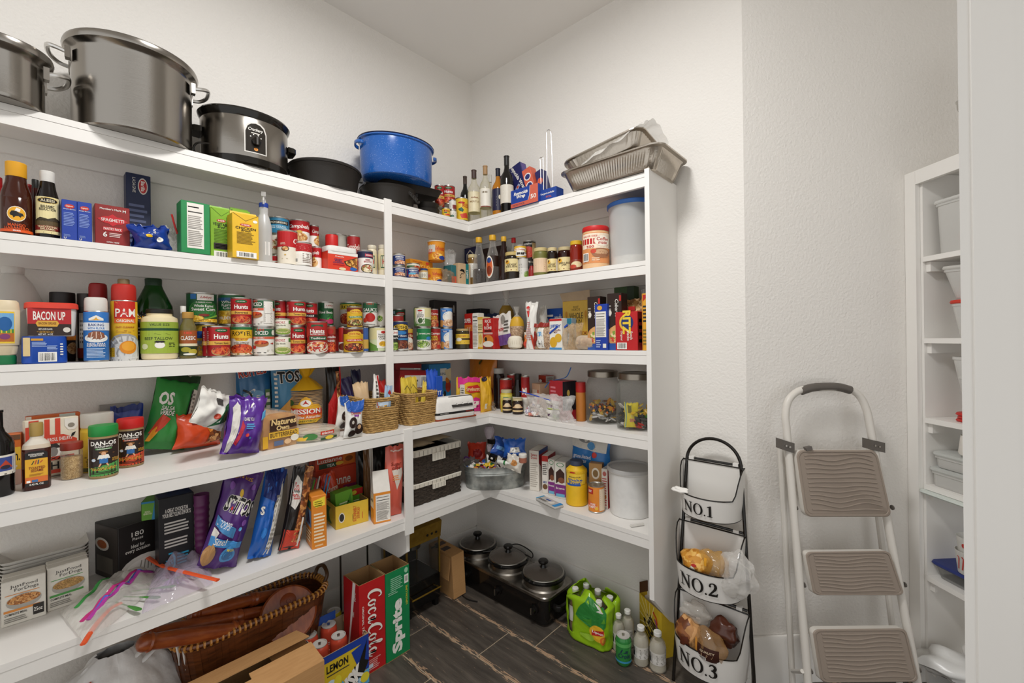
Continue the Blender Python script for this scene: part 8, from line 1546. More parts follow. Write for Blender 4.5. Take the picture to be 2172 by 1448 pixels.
# triple slow cooker
t = empty('triple_slow_cooker', (.447, -.178, .0007), 0, 'triple buffet slow cooker with three glass lids along the back wall', 'slow cooker'); Lx, Dy = .715, .242; hz = .148
for sx in (-1, 1):
    for sy in (-1, 1): MB().lathe([(.014, 0), (.014, .012)], '11100f', 12, c=(sx * (Lx / 2 - .05), sy * .08)).build('foot', t)
MB().loft([rr(Lx * .95, Dy * .9, .03, .008, 6), rr(Lx * .97, Dy * .95, .035, .014, 6), rr(Lx, Dy, .04, hz - .02, 6), rr(Lx, Dy, .04, hz - .016, 6)], '14110fg').build('housing', t)
STT = bumped('cooker_steel', 'a39d95', .3, 22, .12, .001, metal=1, c2='8a847c')
MB().loft([rr(Lx + .004, Dy + .004, .042, hz - .0155, 6), rr(Lx + .004, Dy + .004, .042, hz - .004, 6), rr(Lx - .004, Dy - .004, .04, hz, 6)], STT).build('top_plate', t)
for k in range(3):
    cx = -.2465 + .2465 * k
    MB().lathe([(.112, hz), (.104, hz + .006), (.104, hz + .034)], STT, 40, c=(cx, 0), cap0=False, cap1=False).build('collar', t)
    MB().lathe([(.086, hz + .002), (.108, hz + .034), (.113, hz + .036), (.114, hz + .044), (.106, hz + .050), (.1, hz + .046), (.09, hz + .01)], '0d0c0bg', 40, c=(cx, 0)).build('crock', t)
    o = MB().lathe([(.104, .0505), (.107, .052), (.106, .056), (.1, .0575)], 'a9a49cm', 40, cap0=False, cap1=False).build('lid_rim', t); o.location = (cx, 0, hz)
    o2 = MB().lathe([(.1, .0575), (.08, .066), (.05, .073), (.001, .076)], bumped('smoked_glass', '453e38', .08, 40, .0, .001, spec=.7), 40, cap0=False)
    o2 = o2.build('lid', t); o2.location = (cx, 0, hz)
    o3 = MB().lathe([(.018, .0755), (.014, .082), (.012, .090), (.024, .098), (.027, .106), (.022, .112), (0, .113)], '0f0d0cg', 24).build('knob', t); o3.location = (cx, 0, hz)
    o4 = MB().lathe([(.024, 0), (.024, .004), (.017, .006), (.015, .02), (0, .021)], '0f0d0cg', 22).build('dial', t); o4.location = (cx + .035, -Dy / 2, .075); o4.rotation_euler = (pi / 2, 0, 0)
    MB().box(-.003, .003, -.016, .016, .02, .026, 'b9b4acm').build('pointer', o4, 0)
for s_ in (-1, 1): MB().tube(bez([(s_ * Lx / 2, -.06, .09), (s_ * (Lx / 2 + .03), -.055, .09), (s_ * (Lx / 2 + .034), 0, .09), (s_ * (Lx / 2 + .03), .055, .09), (s_ * Lx / 2, .06, .09)], 4), .013, '11100fg', 8, flat=1.3).build('side_handle', t)
cdp = [(-.12, .09, hz + .03), (-.02, .10, hz + .075), (.09, .09, hz + .07), (.12, .06, hz + .058), (.06, .06, hz + .06), (-.05, .04, hz + .055), (-.12, -.03, hz + .05), (-.20, -.08, hz + .03), (-.235, -.125, hz - .02), (-.225, -.16, .04), (-.19, -.185, .006), (-.12, -.2, .005), (-.06, -.18, .005)]
MB().tube(bez(cdp, 6), .0032, '1a1715', 6).build('power_cord', t)
MB().tube(bez([(-.27, .02, hz + .06), (-.285, -.11, hz + .03), (-.28, -.14, .07), (-.24, -.19, .005), (-.2, -.215, .005)], 6), .0032, '1a1715', 6).build('power_cord', t)
MB().box(-.222, -.19, -.225, -.205, 0, .018, '1a1715').build('plug', t, 0)
# shrink-wrapped tea bottles
def tbottle(loc, label, h=.205, r=.032, liquid='8a5a1e', cap='e4e2dc'):
    o = MB().lathe([(r * a, h * b) for a, b in WATER[:8]], 'b9b4a8t', 22).build('drink_bottle'); o.location = loc; tag(o, label, 'bottle')
    MB().lathe([(r * .84, .003), (r * .97, .01), (r * .9, h * .3), (r * .96, h * .6), (r * .6, h * .76), (0, h * .76)], liquid, 20).build('drink', o)
    MB().lathe([(r * .46, h * .90), (r * .48, h * .905), (r * .48, h * .99), (r * .42, h), (0, h)], cap, 20).build('cap', o)
    return o
ctr = onz(1240, 1368, 0); tp = [(-.04, .0), (.03, -.012), (.10, -.02), (-.02, .065), (.05, .055), (.12, .045)]
bx0 = Vector((.945, -.20, .0007))
for i, (a, b) in enumerate(tp):
    o = tbottle(bx0 + Vector((a, b, 0)), ('front left', 'front middle', 'front right', 'rear left', 'rear middle', 'rear right')[i] + ' iced tea bottle inside the lime green shrink wrap')
    MB().lathe([(.0328, .06), (.033, .061), (.033, .13), (.0328, .131)], 'dcd8d0', 20, cap0=False, cap1=False).build('paper_label', o)
cx, cy = .04, .022
def wrap(u, v):
    a = 2 * pi * u; c, s_ = cos(a), sin(a)
    X = .118 * (abs(c) ** .6) * (1 if c > 0 else -1); Y = .082 * (abs(s_) ** .6) * (1 if s_ > 0 else -1)
    n = noise.noise(Vector((c * 2.4, s_ * 2.4, v * 3))) + .5 * noise.noise(Vector((c * 6, s_ * 6, v * 7)))
    sc = 1 + .03 * sin(a * 6) + .06 * n - (.45 * max(0, v - .86) / .14 if v > .86 else 0)
    return Vector((cx + X * sc, cy + Y * sc, .004 + .21 * v + (.022 * sin(3 * a) * v ** 4) + .01 * n * v))
# the film leaves a window at the front left where a bottle shows
mb = MB(); nu, nv = 54, 30; LIME = bumped('lime_film', '8fb81e', .22, 40, .35, .004)
vs = [wrap(i / nu, j / nv) for j in range(nv + 1) for i in range(nu + 1)]; fs = []
for j in range(nv):
    for i in range(nu):
        u, v = (i + .5) / nu, (j + .5) / nv
        if (.625 < u < .70 and .12 < v < .80) or (v > .9 and (i // 4) % 3 == 0): continue
        fs.append((j * (nu + 1) + i, j * (nu + 1) + i + 1, (j + 1) * (nu + 1) + i + 1, (j + 1) * (nu + 1) + i))
mb.add(vs, fs, LIME); o = mb.build('bottle_wrap', smooth=60); o.location = bx0; tag(o, 'lime green shrink wrap with citrus print around iced tea bottles', 'wrapping'); sm = o.modifiers.new('thick', 'SOLIDIFY'); sm.thickness = .0012
q = Print(lambda x, y, l: Vector(wrap(.715 + x / .2 * .23, .10 + y / .2 * .86)) + Vector((.25, -.97, 0)) * (.003 + l * 2), .2, .2); q.curvy = 1
ink(q, 'p 2a7d34 .05,.55 .2,.98 .9,.98 .8,.5 .5,.3 .2,.4;p d9d5cc .45,.82 .8,.9 .8,.98 .4,.95;e .50 .30 .26 .20 e0b02a;p 3f8a2a .15,.5 .3,.6 .3,.4;p 5a9a2a .62,.6 .75,.76 .8,.6;p b5201f .30,.34 .72,.42 .72,.30 .30,.22;t Lipton .51 .32 .08 w w.38;e .70 .16 .14 .10 d9702a;e .25 .14 .12 .08 9ac23a;e .72 .17 .09 .06 e8a03a'); q.build(o, 'print')
# cans and bottles on the floor by the end panel
sodacan(1322, 1345, .122, '2f7d3a', 'green sparkling water can standing on the floor tiles', 't La .52 .62 .2 1c2a4a w.34 i.3;t Croix .55 .38 .24 1c2a4a w.56 i.3;b .82 1 5aa85a;b 0 .1 3a8ab0')
for i, (x0, x1, yt, yb, lb) in enumerate(((1300, 1326, 1310, 1386, 'rear left'), (1318, 1346, 1296, 1376, 'rear right'), (1344, 1377, 1329, 1417, 'front left'), (1378, 1414, 1342, 1431, 'front right'))):
    p, r = cylspot(x0, x1, 'floor', yb); h = max(.16, min(.2, ztop(x0, x1, yt, p, 0)))
    o = tbottle(p, lb + ' clear juice bottle with white cap standing on the floor', h, r, 'd9d2c0p')
    MB().lathe([(r * .965, h * .22), (r * .97, h * .225), (r * .97, h * .52), (r * .965, h * .525)], 'd9d6d0', 20, cap0=False, cap1=False).build('paper_label', o); o.rotation_euler = (0, 0, towards(p))
    q = cylprint(r * .972, h * .225, h * .29); ink(q, 'r .05 .1 .2 .9 2a2a2a;l .26 .1 .98 .9 7 8a857c'); q.build(o, 'label')
A = Vector((1.155, -.035, 0)); Bq = Vector((1.295, -.115, 0)); ang = atan2(Bq.y - A.y, Bq.x - A.x); W = (Bq - A).length; hz = zat(1348, 1256, A)
o = MB().loft([rr(W - .002, .07, .001, .0007, 2), rr(W, .072, .001, .003, 2), rr(W, .072, .001, hz, 2)], 'd6b42e', cap1=False).build('drink_carton'); o.location = (A + Bq) / 2 + Vector((-sin(ang), cos(ang), 0)) * .036 * .9; o.rotation_euler = (0, 0, ang); tag(o, 'yellow sunburst sparkling water carton under the end panel', 'box')
MB().loft([[(-W / 2, y, hz + z) for y in (-.034, .034)] + [(-W / 2 + .003, y, hz + z) for y in (.034, -.034)] for z in (0, .05)], '5a3a20').build('open_flap', o, 0)
q = faceprint(W, .072, hz, 'front'); ink(q, 'S e9d68a .006 .5,.5 .02,.8;S e9d68a .006 .5,.5 .1,.97;S e9d68a .006 .5,.5 .3,.98;S e9d68a .006 .5,.5 .5,.98;S e9d68a .006 .5,.5 .02,.6;S e9d68a .006 .5,.5 .02,.4;S e9d68a .006 .5,.5 .98,.3;S e9d68a .006 .5,.5 .7,.98;S e9d68a .006 .5,.5 .02,.2;r .86 .0 1 .62 3f8a34;S c83a2a .008 .66,.86 .8,.78 .84,.66;S 8a3a8a .007 .72,.74 .84,.6 .8,.5;S c8402c .005 .76,.4 .78,.1;t LaCroix .46 .48 .40 1a1a22 w.66 a64 i.3 d.02'); q.build(o, 'print')
# thin rods and the black cable behind the cola cartons
for i, (px, y1_, y2_) in enumerate(((722, 1178, 1300), (779, 1150, 1215))):
    a = onx(px, y1_, .1); tag(MB().tube([(a.x, a.y, .0007), (a.x, a.y, .50)], .0045, '6b655cm', 8).build('metal_rod'), ('left', 'right')[i] + ' thin metal rod standing against wall behind the red carton', 'rod')
a = onx(722, 1262, .1); tag(MB().lathe([(.014, 0), (.016, .01), (.016, .09), (.012, .11), (.008, .13)], BLACKP, 14).build('umbrella_handle'), 'black handle grip at foot of the left thin rod', 'handle').location = (a.x + .03, a.y, .0007)
# ------------------------------------------------------------------ three-bin rack by the back wall
ENAM = bumped('white_enamel', 'dcd9d4', .22, 20, .03, .001, spec=.55); BKM = mat('17130fg')
def ybar(z): return -.055 - .14 * (1 - z / .95)
def wall_pt(px, py):
    y = -.1
    for _ in range(6): p = ony(px, py, y); y = ybar(p.z)
    return p
t = empty('bin_rack', (1.5, -.12, .0007), 0, 'white enamel three tier bin rack on black frame, numbered NO.1 to NO.3', 'rack'); O = Vector(t.location)
SER = {'N': [[(0, 0), (.32, 0), (.32, .06), (.2, .06), (.2, .74), (.72, 0), (.80, 0), (.80, .94), (.92, .94), (.92, 1), (.60, 1), (.60, .94), (.72, .94), (.72, .34), (.26, 1), (0, 1), (0, .94), (.12, .94), (.12, .06), (0, .06)]],
       '1': [[(.06, 0), (.5, 0), (.5, .05), (.38, .07), (.38, 1), (.30, 1), (.06, .88), (.06, .83), (.19, .85), (.19, .07), (.06, .05)]],
       '2': [[(.02, 0), (.60, 0), (.64, .26), (.58, .26), (.52, .16), (.22, .16), (.52, .5), (.58, .70), (.54, .88), (.42, .98), (.28, 1), (.12, .94), (.05, .80), (.06, .68), (.16, .66), (.20, .74), (.17, .84), (.26, .92), (.36, .88), (.40, .72), (.34, .52), (.02, .08)]],
       '3': [[(.04, .08), (.14, .01), (.28, 0), (.46, .06), (.57, .22), (.56, .38), (.44, .52), (.52, .64), (.54, .78), (.46, .94), (.30, 1), (.12, .95), (.04, .80), (.10, .78), (.2, .88), (.30, .88), (.36, .76), (.30, .62), (.18, .56), (.18, .50), (.30, .46), (.38, .32), (.36, .16), (.26, .07), (.16, .10), (.10, .18), (.03, .16)]]}
from mathutils.geometry import tessellate_polygon
def serif(fn, s, x, z, h):
    mb = MB()
    for ch in s:
        if ch == 'O':
            n = 28; vs = []
            for k in range(n):
                a = 2 * pi * k / n; vs += [fn(x + h * (.44 + .44 * cos(a)), z + h * (.5 + .52 * sin(a))), fn(x + h * (.44 + .26 * cos(a)), z + h * (.5 + .46 * sin(a)))]
            mb.add(vs, [(2 * k, 2 * ((k + 1) % n), 2 * ((k + 1) % n) + 1, 2 * k + 1) for k in range(n)], '17130f'); x += h * .94
        elif ch == '.':
            mb.add([fn(x + h * (.1 + .075 * cos(a)), z + h * (.075 + .075 * sin(a))) for a in [2 * pi * k / 12 for k in range(12)]], [tuple(range(12))], '17130f'); x += h * .26
        else:
            for pl in SER[ch]: mb.add([fn(x + h * a, z + h * b) for a, b in pl], tessellate_polygon([[Vector((a, b, 0)) for a, b in pl]]), '17130f')
            x += h * (.98 if ch == 'N' else .62)
    return mb
BINS = []
def bin_(pl, pr_, pb, txt):
    a, b = wall_pt(*pl), wall_pt(*pr_); zt = (a.z + b.z) / 2; x0, x1 = a.x, b.x; W = x1 - x0; yb = (a.y + b.y) / 2
    D_ = .135; q = ony(pb[0], pb[1], yb - D_ * .85); zb = q.z; c = Vector(((x0 + x1) / 2, yb, zb)) - O; H = zt - zb
    n = 26
    def ring(k, z, lip=False):
        R = []
        for i in range(n + 1):
            a_ = pi * i / n; X = -cos(a_); Y = -(max(0, sin(a_)) ** .75)
            zz = z if not lip else H * (.44 + .56 * max(0, abs(X) - .86) / .14)
            R.append((c.x + X * W / 2 * k, c.y + Y * D_ * k, c.z + zz))
        return R
    MB().loft([ring(.90, 0), ring(.93, .004), ring(.99, H * .35), ring(1, H * .44, True), ring(.985, H * .44, True), ring(.975, H * .34), ring(.90, .008)], ENAM, closed=False, cap1=False).build('bin', t)
    MB().box(c.x - W / 2, c.x + W / 2, c.y - .002, c.y + .002, c.z, c.z + H, ENAM).build('back_plate', t, 0)
    MB().tube([(p[0], p[1], p[2] + .001) for p in ring(.993, 0, True)], .0026, BKM, 6).build('dark_rim', t)
    MB().tube([(c.x - W / 2, c.y - .004, c.z + H), (c.x + W / 2, c.y - .004, c.z + H)], .0028, BKM, 6).build('dark_rim', t)
    MB().tube(ring(.905, .001), .002, BKM, 6).build('dark_rim', t)
    MB().tube([(c.x - W * .46, c.y + .008, c.z + H + .006), (c.x + W * .46, c.y + .008, c.z + H + .006)], .0055, BKM, 8).build('cross_bar', t)
    for s in (-1, 1): MB().box(c.x + s * W * .36 - .010, c.x + s * W * .36 + .010, c.y - .004, c.y + .016, c.z + H - .004, c.z + H + .014, ENAM).build('hanger', t, 0)
    def fn(x, z):
        X = x / (W / 2); Y = -((1 - X * X) ** .375) if abs(X) < 1 else 0; kk = .955 + .05 * z / (H * .35)
        return (c.x + x * kk, c.y + Y * D_ * kk * 1.0 - .0015, c.z + z)
    hh = H * .22
    serif(fn, txt, -W * .33, H * .12, hh).build('lettering', t, 0)
    BINS.append((Vector((c.x, c.y, c.z)) + O, W, D_, H))
bin_((1450, 972), (1580, 993), (1510, 1108), 'NO.1'); bin_((1441, 1106), (1583, 1130), (1508, 1276), 'NO.2'); bin_((1437, 1258), (1592, 1290), (1508, 1448), 'NO.3')
for s, (a, b) in ((-1, ((1457, 975), (1440, 1250))), (1, ((1572, 992), (1590, 1290)))):
    p, q = wall_pt(*a), wall_pt(*b); d = (q - p) / (q.z - p.z); ft = p + d * (0.0 - p.z)
    MB().tube([p - O, ft - O], .0065, BKM, 10).build('leg', t)
p, q = wall_pt(1457, 975), wall_pt(1572, 992); m = (p + q) / 2; rw = (q - p).length / 2
MB().tube([(m.x - O.x + rw * cos(a), m.y - O.y + .010 * sin(a), m.z - O.z + rw * .95 * sin(a)) for a in [pi * k / 22 for k in range(23)]], .0065, BKM, 10).build('arch_handle', t)
def film(p, w_, d_, h_, c, label, cat, name, seed, wob=.35, spec=None):
    SEED[0] += 1; mb = MB(); blob(mb, (0, 0, 0), (w_, d_, h_), c, seed, 16, wob)
    o = mb.build(name, smooth=60); o.location = p; tag(o, label, cat)
    if spec:
        q = Print(lambda x, y, l: Vector(((x - .5) * w_ * 1.3, -d_ * 1.02 * sqrt(max(.05, 1 - ((x - .5) * 1.5) ** 2 - ((y - .5) * 1.3) ** 2)) - l - .004, (y - .5) * h_ * 1.3)), 1, 1); q.curvy = 1; ink(q, spec); q.build(o, 'print')
    return o
c, W, D_, H = BINS[0]; film(c + Vector((-W * .40, -.10, H * .47)), .032, .016, .012, 'e4e1dbr', 'small white packet hanging over left lip of the top bin', 'packet', 'packet', 2, .5)
c, W, D_, H = BINS[1]
film(c + Vector((-.035, -.075, H * .48)), .062, .045, .048, '~c98a2a,d9a04a,b5741c,e0b05a,60', 'left bag of golden buns in the middle bin', 'bread', 'bread_bag', 3, .25, 'p e2dcc8 .3,.2 .6,.2 .7,.5 .5,.6;t Artesano .6 .4 .12 3a2216 w.4 i.2;e .6 .62 .12 .1 b5261f;x .2 .1 .4 .3')
film(c + Vector((.030, -.075, H * .55)), .055, .04, .055, 'd9a850c', 'right orange printed bread bag in the middle bin', 'bread', 'bread_bag', 5, .4, 'S e0962c .006 .2,.3 .4,.7 .5,.4 .7,.8;r .2 .5 .35 .9 e0a02c')
film(c + Vector((.115, -.085, H * .50)), .062, .045, .075, 'e6e3dec', 'crumpled clear bag end spilling out right of the middle bin', 'plastic bag', 'plastic_bag', 7, .6)
c, W, D_, H = BINS[2]
BB = 'p 3a1a10 .0,.1 1,.1 1,.7 .0,.8;t QUALITY .55 .52 .12 e2cfae w.6;l .3 .3 .8 .44 2 d9b48a;x .2 .12 .5 .28;p c98a3a .0,.1 .12,.1 .12,.9 .0,.9'
film(c + Vector((-.065, -.075, H * .50)), .05, .045, .062, '~b5824e,6b3a1e,8a5228,d2a06a,40', 'left brown bread bag in the bottom bin', 'bread', 'bread_bag', 9, .3, 'p 5a2814 .2,.2 .8,.3 .7,.7 .3,.6')
film(c + Vector((.02, -.095, H * .50)), .066, .042, .062, 'b98d5ac', 'front brown bread bag with quality lettering in the bottom bin', 'bread', 'bread_bag', 11, .22, BB)
film(c + Vector((.055, -.045, H * .68)), .055, .035, .05, '4a2416f', 'rear dark brown bread bag in the bottom bin', 'bread', 'bread_bag', 13, .4, 'S d08a2a .005 .2,.6 .5,.4 .8,.5')
film(c + Vector((-.05, -.045, H * .82)), .055, .03, .04, 'd9d4cbc', 'clear zip bag standing at rear of the bottom bin', 'plastic bag', 'plastic_bag', 15, .4, 'r .1 .4 .9 .55 b5aba0;t UPDATE .45 .47 .1 3a3632 w.5')
# ------------------------------------------------------------------ step ladder against the angled wall
WD, WN = Vector((.7071, .7071, 0)), Vector((.7071, -.7071, 0)); K0 = Vector((K, 0, 0))
def onwall(px, py, out):
    u, v = un(px, py); d = Vector((AXX + u * RX, AXY + u * RY, -v)); o = K0 + WN * out - Vector(CAM)
    return Vector(CAM) + d * (o.dot(WN) / d.dot(WN))
def lean(px, py, base=.035, slope=.16):
    out = .1
    for _ in range(6): p = onwall(px, py, out); out = base + slope * max(0, 1.33 - p.z)
    return p
t = empty('step_ladder', onwall(1800, 1448, .2) * 1, 0, 'folded white tubular step ladder with three taupe ribbed treads against the wall', 'ladder'); t.location.z = .0007; O = Vector(t.location)
TUBE = bumped('ladder_enamel', 'cfcac2', .35, 30, .03, .001); TAUPE = bumped('taupe_plastic', '93867a', .6, 200, .15, .001); GREYP = mat('5d5751')
def floorend(a, b): d = b - a; return a + d * ((.004 - a.z) / d.z)
la, lb = lean(1668, 905), lean(1714, 1448); ra, rb_ = lean(1840, 875), lean(1946, 1448)
arc = [la, lean(1666, 880), lean(1672, 850), lean(1690, 831), lean(1712, 824), lean(1750, 822), lean(1790, 823), lean(1812, 830), lean(1829, 848), ra]
path = [floorend(la, lb), lb] + bez(arc, 6) + [rb_, floorend(ra, rb_)]
MB().tube([p - O for p in path], .0135, TUBE, 12).build('front_rail', t)
MB().tube([p - O for p in bez([lean(1699, 829), lean(1722, 822), lean(1750, 820), lean(1780, 821), lean(1803, 827)], 6)], .0165, GREYP, 12).build('hand_grip', t)
for (x0, y0, x1, y1) in ((1655, 940, 1681, 1448), (1843, 940, 1908, 1448)):
    a, b = lean(x0, y0, .018, .05), lean(x1, y1, .018, .05)
    MB().tube([a - O, floorend(a, b) - O], .011, TUBE, 10).build('rear_rail', t)
for (x0, y0, x1, y1, nm) in ((1652, 936, 1678, 946, 1), (1837, 936, 1868, 945, 1)):
    a, b = lean(x0, y0 + 4), lean(x1, y1 + 2); mb = MB(); h = .019; d = (b - a); nrm = WN * .018
    mb.loft([[a - O + Vector((0, 0, s * h)) + nrm * k for s, k in ((-1, -1), (1, -1), (1, 1.1), (-1, 1.1))], [b - O + Vector((0, 0, s * h)) + nrm * k for s, k in ((-1, -1), (1, -1), (1, 1.1), (-1, 1.1))]], GREYP); o = mb.build('rail_clamp', t)
    for f in (.3, .6):
        c = a + d * f - O + nrm * 1.1; MB().tube([c, c + WN * .003], .004, 'a9a49cm', 8).build('rivet', t)
def tread(tl, tr, br, bl, top_arc=0, logo=False):
    P = [lean(*q) for q in (tl, tr, br, bl)]
    nrm = (P[1] - P[0]).cross(P[3] - P[0]).normalized(); nrm = nrm if nrm.dot(WN) > 0 else -nrm
    def g(u, v, l=0):
        q = P[3] * (1 - u) * (1 - v) + P[2] * u * (1 - v) + P[1] * u * v + P[0] * (1 - u) * v
        return q - O + nrm * (.020 + l) + Vector((0, 0, top_arc * (1 - (2 * u - 1) ** 2) * v))
    n = 7; ring = []
    for cx, cy, a0 in ((.93, .90, 0), (.07, .90, 90), (.07, .10, 180), (.93, .10, 270)):
        for k in range(n): a = radians(a0 + 90 * k / (n - 1)); ring.append((cx + .07 * cos(a), cy + .10 * sin(a)))
    o = MB().loft([[g(u, v, -.022) for u, v in ring], [g(u, v, 0) for u, v in ring], [g(.5 + (u - .5) * .985, .5 + (v - .5) * .97, .003) for u, v in ring], [g(.5 + (u - .5) * .95, .5 + (v - .5) * .93, .003) for u, v in ring], [g(.5 + (u - .5) * .945, .5 + (v - .5) * .92, .0005) for u, v in ring]], [TUBE, TAUPE, TAUPE, TAUPE], cap0=True, cap1=False).build('tread', t)
    MB().loft([[g(.5 + (u - .5) * .944, .5 + (v - .5) * .918, .0002) for u, v in ring], [g(.5 + (u - .5) * .94, .5 + (v - .5) * .91, .001) for u, v in ring]], TAUPE, cap0=False).build('tread_pad', t)
    rows = 13 if top_arc else 11
    for k in range(rows):
        v0 = .10 + .80 * k / (rows - 1); pts = []
        for i in range(25):
            u = .09 + .82 * i / 24; am = .034 * sin(pi * min(1, (rows - abs(k - rows / 2)) / rows)); pts.append(g(u, min(.94, max(.06, v0 + am * sin(u * 3.2 * pi + .5) * (1 if 0 < k < rows - 1 else .3))), .0012))
        MB().tube(pts, .0026, TAUPE, 6).build('tread_rib', t)
    for q, s in ((P[3], -1), (P[2], 1)):
        c = q - O + Vector((0, 0, .03)); MB().tube([c - WD * .018 * -s, c + WD * .022 * s], .009, GREYP, 10).build('hinge_boss', t)
tread((1680, 955), (1850, 955), (1882, 1093), (1700, 1093), .014); tread((1699, 1166), (1876, 1164), (1908, 1257), (1717, 1257)); tread((1714, 1328), (1910, 1326), (1938, 1438), (1732, 1440))
MB().tube([lean(1681, 1423, .02, .06) - O, lean(1702, 1423) - O], .007, TUBE, 8).build('spreader', t)
MB().loft([[lean(x, y, .04) - O + WN * k for x, y in ((1699, 946), (1712, 943), (1714, 950), (1702, 953))] for k in (.01, .025)], GREYP).build('latch', t, 0)
# ------------------------------------------------------------------ what stands in the shelf tower
BAY = [facept(2000, y)[1] for y in (537, 717, 892, 1038, 1237)]
TM = Matrix.Translation((Q.x, Q.y, 0)) @ Matrix.Rotation(rot45, 4, 'Z')
def stand(o, lx, ly, z, label, cat, rz=0): o.location = TM @ Vector((lx, ly, z)); o.rotation_euler = (0, 0, rot45 + rz); return tag(o, label + ' in the right shelf tower', cat)
def lxz(px, py): return facept(px, py)
PLA = 'd9d8d4p'
def tapered(px0, yt, zb, w_, d_, label, ly=.10, lid=None, k=.8, lidh=.012, m=PLA, rad=.03, name='plastic_container'):
    x0 = lxz(px0, yt)[0]; zt = lxz(px0, yt)[1]; h = zt - zb
    o = MB().loft([rr(w_ * k - .004, d_ * k - .004, rad, 0, 6), rr(w_ * k, d_ * k, rad, .004, 6), rr(w_ * .97, d_ * .97, rad, h - .02, 6), rr(w_, d_, rad, h - .018, 6), rr(w_, d_, rad, h - .008, 6), rr(w_ * .96, d_ * .96, rad, h - .008, 6), rr(w_ * k * .97, d_ * k * .97, rad, .007, 6)], m, cap1=True).build(name)
    stand(o, x0 + w_ / 2, ly, zb, label, 'container')
    if lid: MB().loft([rr(w_ + .004, d_ + .004, rad, h - .009, 6), rr(w_ + .008, d_ + .008, rad, h - .004, 6), rr(w_ + .004, d_ + .004, rad, h + lidh - .008, 6), rr(w_ * .9, d_ * .9, rad, h + lidh - .006, 6)], lid).build('lid', o)
    return o
z = BAY[0] + .0007
o = tapered(1965, 432, z, .30, .22, 'large clear lidded tub with red lids inside', .13, 'e0dfdbp', .93)
for i in range(2):
    q = MB().loft([rr(.16, .12, .05, 0, 6), rr(.165, .125, .05, .004, 6), rr(.16, .12, .05, .010, 6)], 'b5382cr').build('red_lid'); q.location = TM @ Vector((lxz(1965, 500)[0] + .13, .10 + .03 * i, z + .06 + .014 * i)); q.rotation_euler = (.9, .5, rot45); tag(q, ('front', 'rear')[i] + ' red lid tilted inside the large clear tub in the right shelf tower', 'lid')
z = BAY[1] + .0007
o1 = tapered(1998, 640, z, .16, .14, 'clear tapered container with red lid', .09, 'c23422')
o = tapered(1979, 572, z + lxz(1998, 640)[1] - BAY[1] + .008, .22, .18, 'upper clear container with white lid tilted on the red lid', .11, 'dedcd6p', .75); o.rotation_euler[1] = radians(3)
z = BAY[2] + .0007
for i in range(3):
    q = MB().loft([rr(.17, .14, .04, 0, 6), rr(.176, .146, .04, .004, 6), rr(.17, .14, .04, .011, 6)], 'b8231c').build('red_lid'); stand(q, lxz(1998, 870)[0] + .09 + .006 * (i % 2), .10, z + .0118 * i, ('bottom', 'middle', 'top')[i] + ' red lid of the stack', 'lid', .04 * i)
o1 = tapered(2006, 792, z + .037, .16, .14, 'lower nested clear container on the red lids', .10)
o = tapered(1998, 752, z + .10, .18, .155, 'upper nested clear container on the red lids', .10)
z = BAY[3] + .0007
o1 = tapered(1962, 990, z, .28, .20, 'flat clear food box with clips', .11, 'd2d4d0p', .96); o2 = tapered(1966, 958, z + lxz(1962, 990)[1] - BAY[3] + .008, .26, .19, 'second flat clear food box stacked on the first', .11, 'd2d4d0p', .95)
zz = lxz(1966, 958)[1] + .018
x0 = lxz(2010, 930)[0]; o = MB().lathe([(.052, 0), (.054, .006), (.047, .07), (.0468, .071), (0, .071)], 'e3ded6', 30).build('cream_tub'); stand(o, x0 + .055, .06, zz, 'white sour cream tub with blue and red lettering', 'tub', towards(TM @ Vector((x0 + .055, .06, 0))) - rot45)
q = cylprint(.0515, .004, .06); ink(q, 't daisy .36 .80 .16 b5261f w.22;r .42 .76 .56 .9 2a3a7a;t SOUR|CREAM .42 .42 .36 2a3a7a w.20'); q.build(o, 'print')
q = MB().loft([rr(.30, .20, .02, 0, 6), rr(.31, .21, .02, .006, 6), rr(.305, .205, .02, .012, 6)], 'cfd6d0').build('clear_lid'); stand(q, lxz(1956, 1028)[0] + .16, .075, BAY[3] - .0335, 'pale lid hung on front edge of shelf', 'lid'); q.rotation_euler[1] = radians(0)
z = BAY[4] + .0007
o = MB().loft([rr(.26, .20, .03, 0, 6), rr(.28, .22, .03, .045, 6), rr(.29, .23, .03, .048, 6), rr(.25, .19, .03, .048, 6)], '8a8a84t').build('glass_dish'); stand(o, lxz(1966, 1200)[0] + .14, .13, z, 'glass baking dish with navy lid', 'dish')
MB().loft([rr(.292, .232, .03, .0485, 6), rr(.298, .238, .03, .053, 6), rr(.29, .23, .03, .062, 6)], '27336f').build('lid', o)
x0 = lxz(2001, 1160)[0]
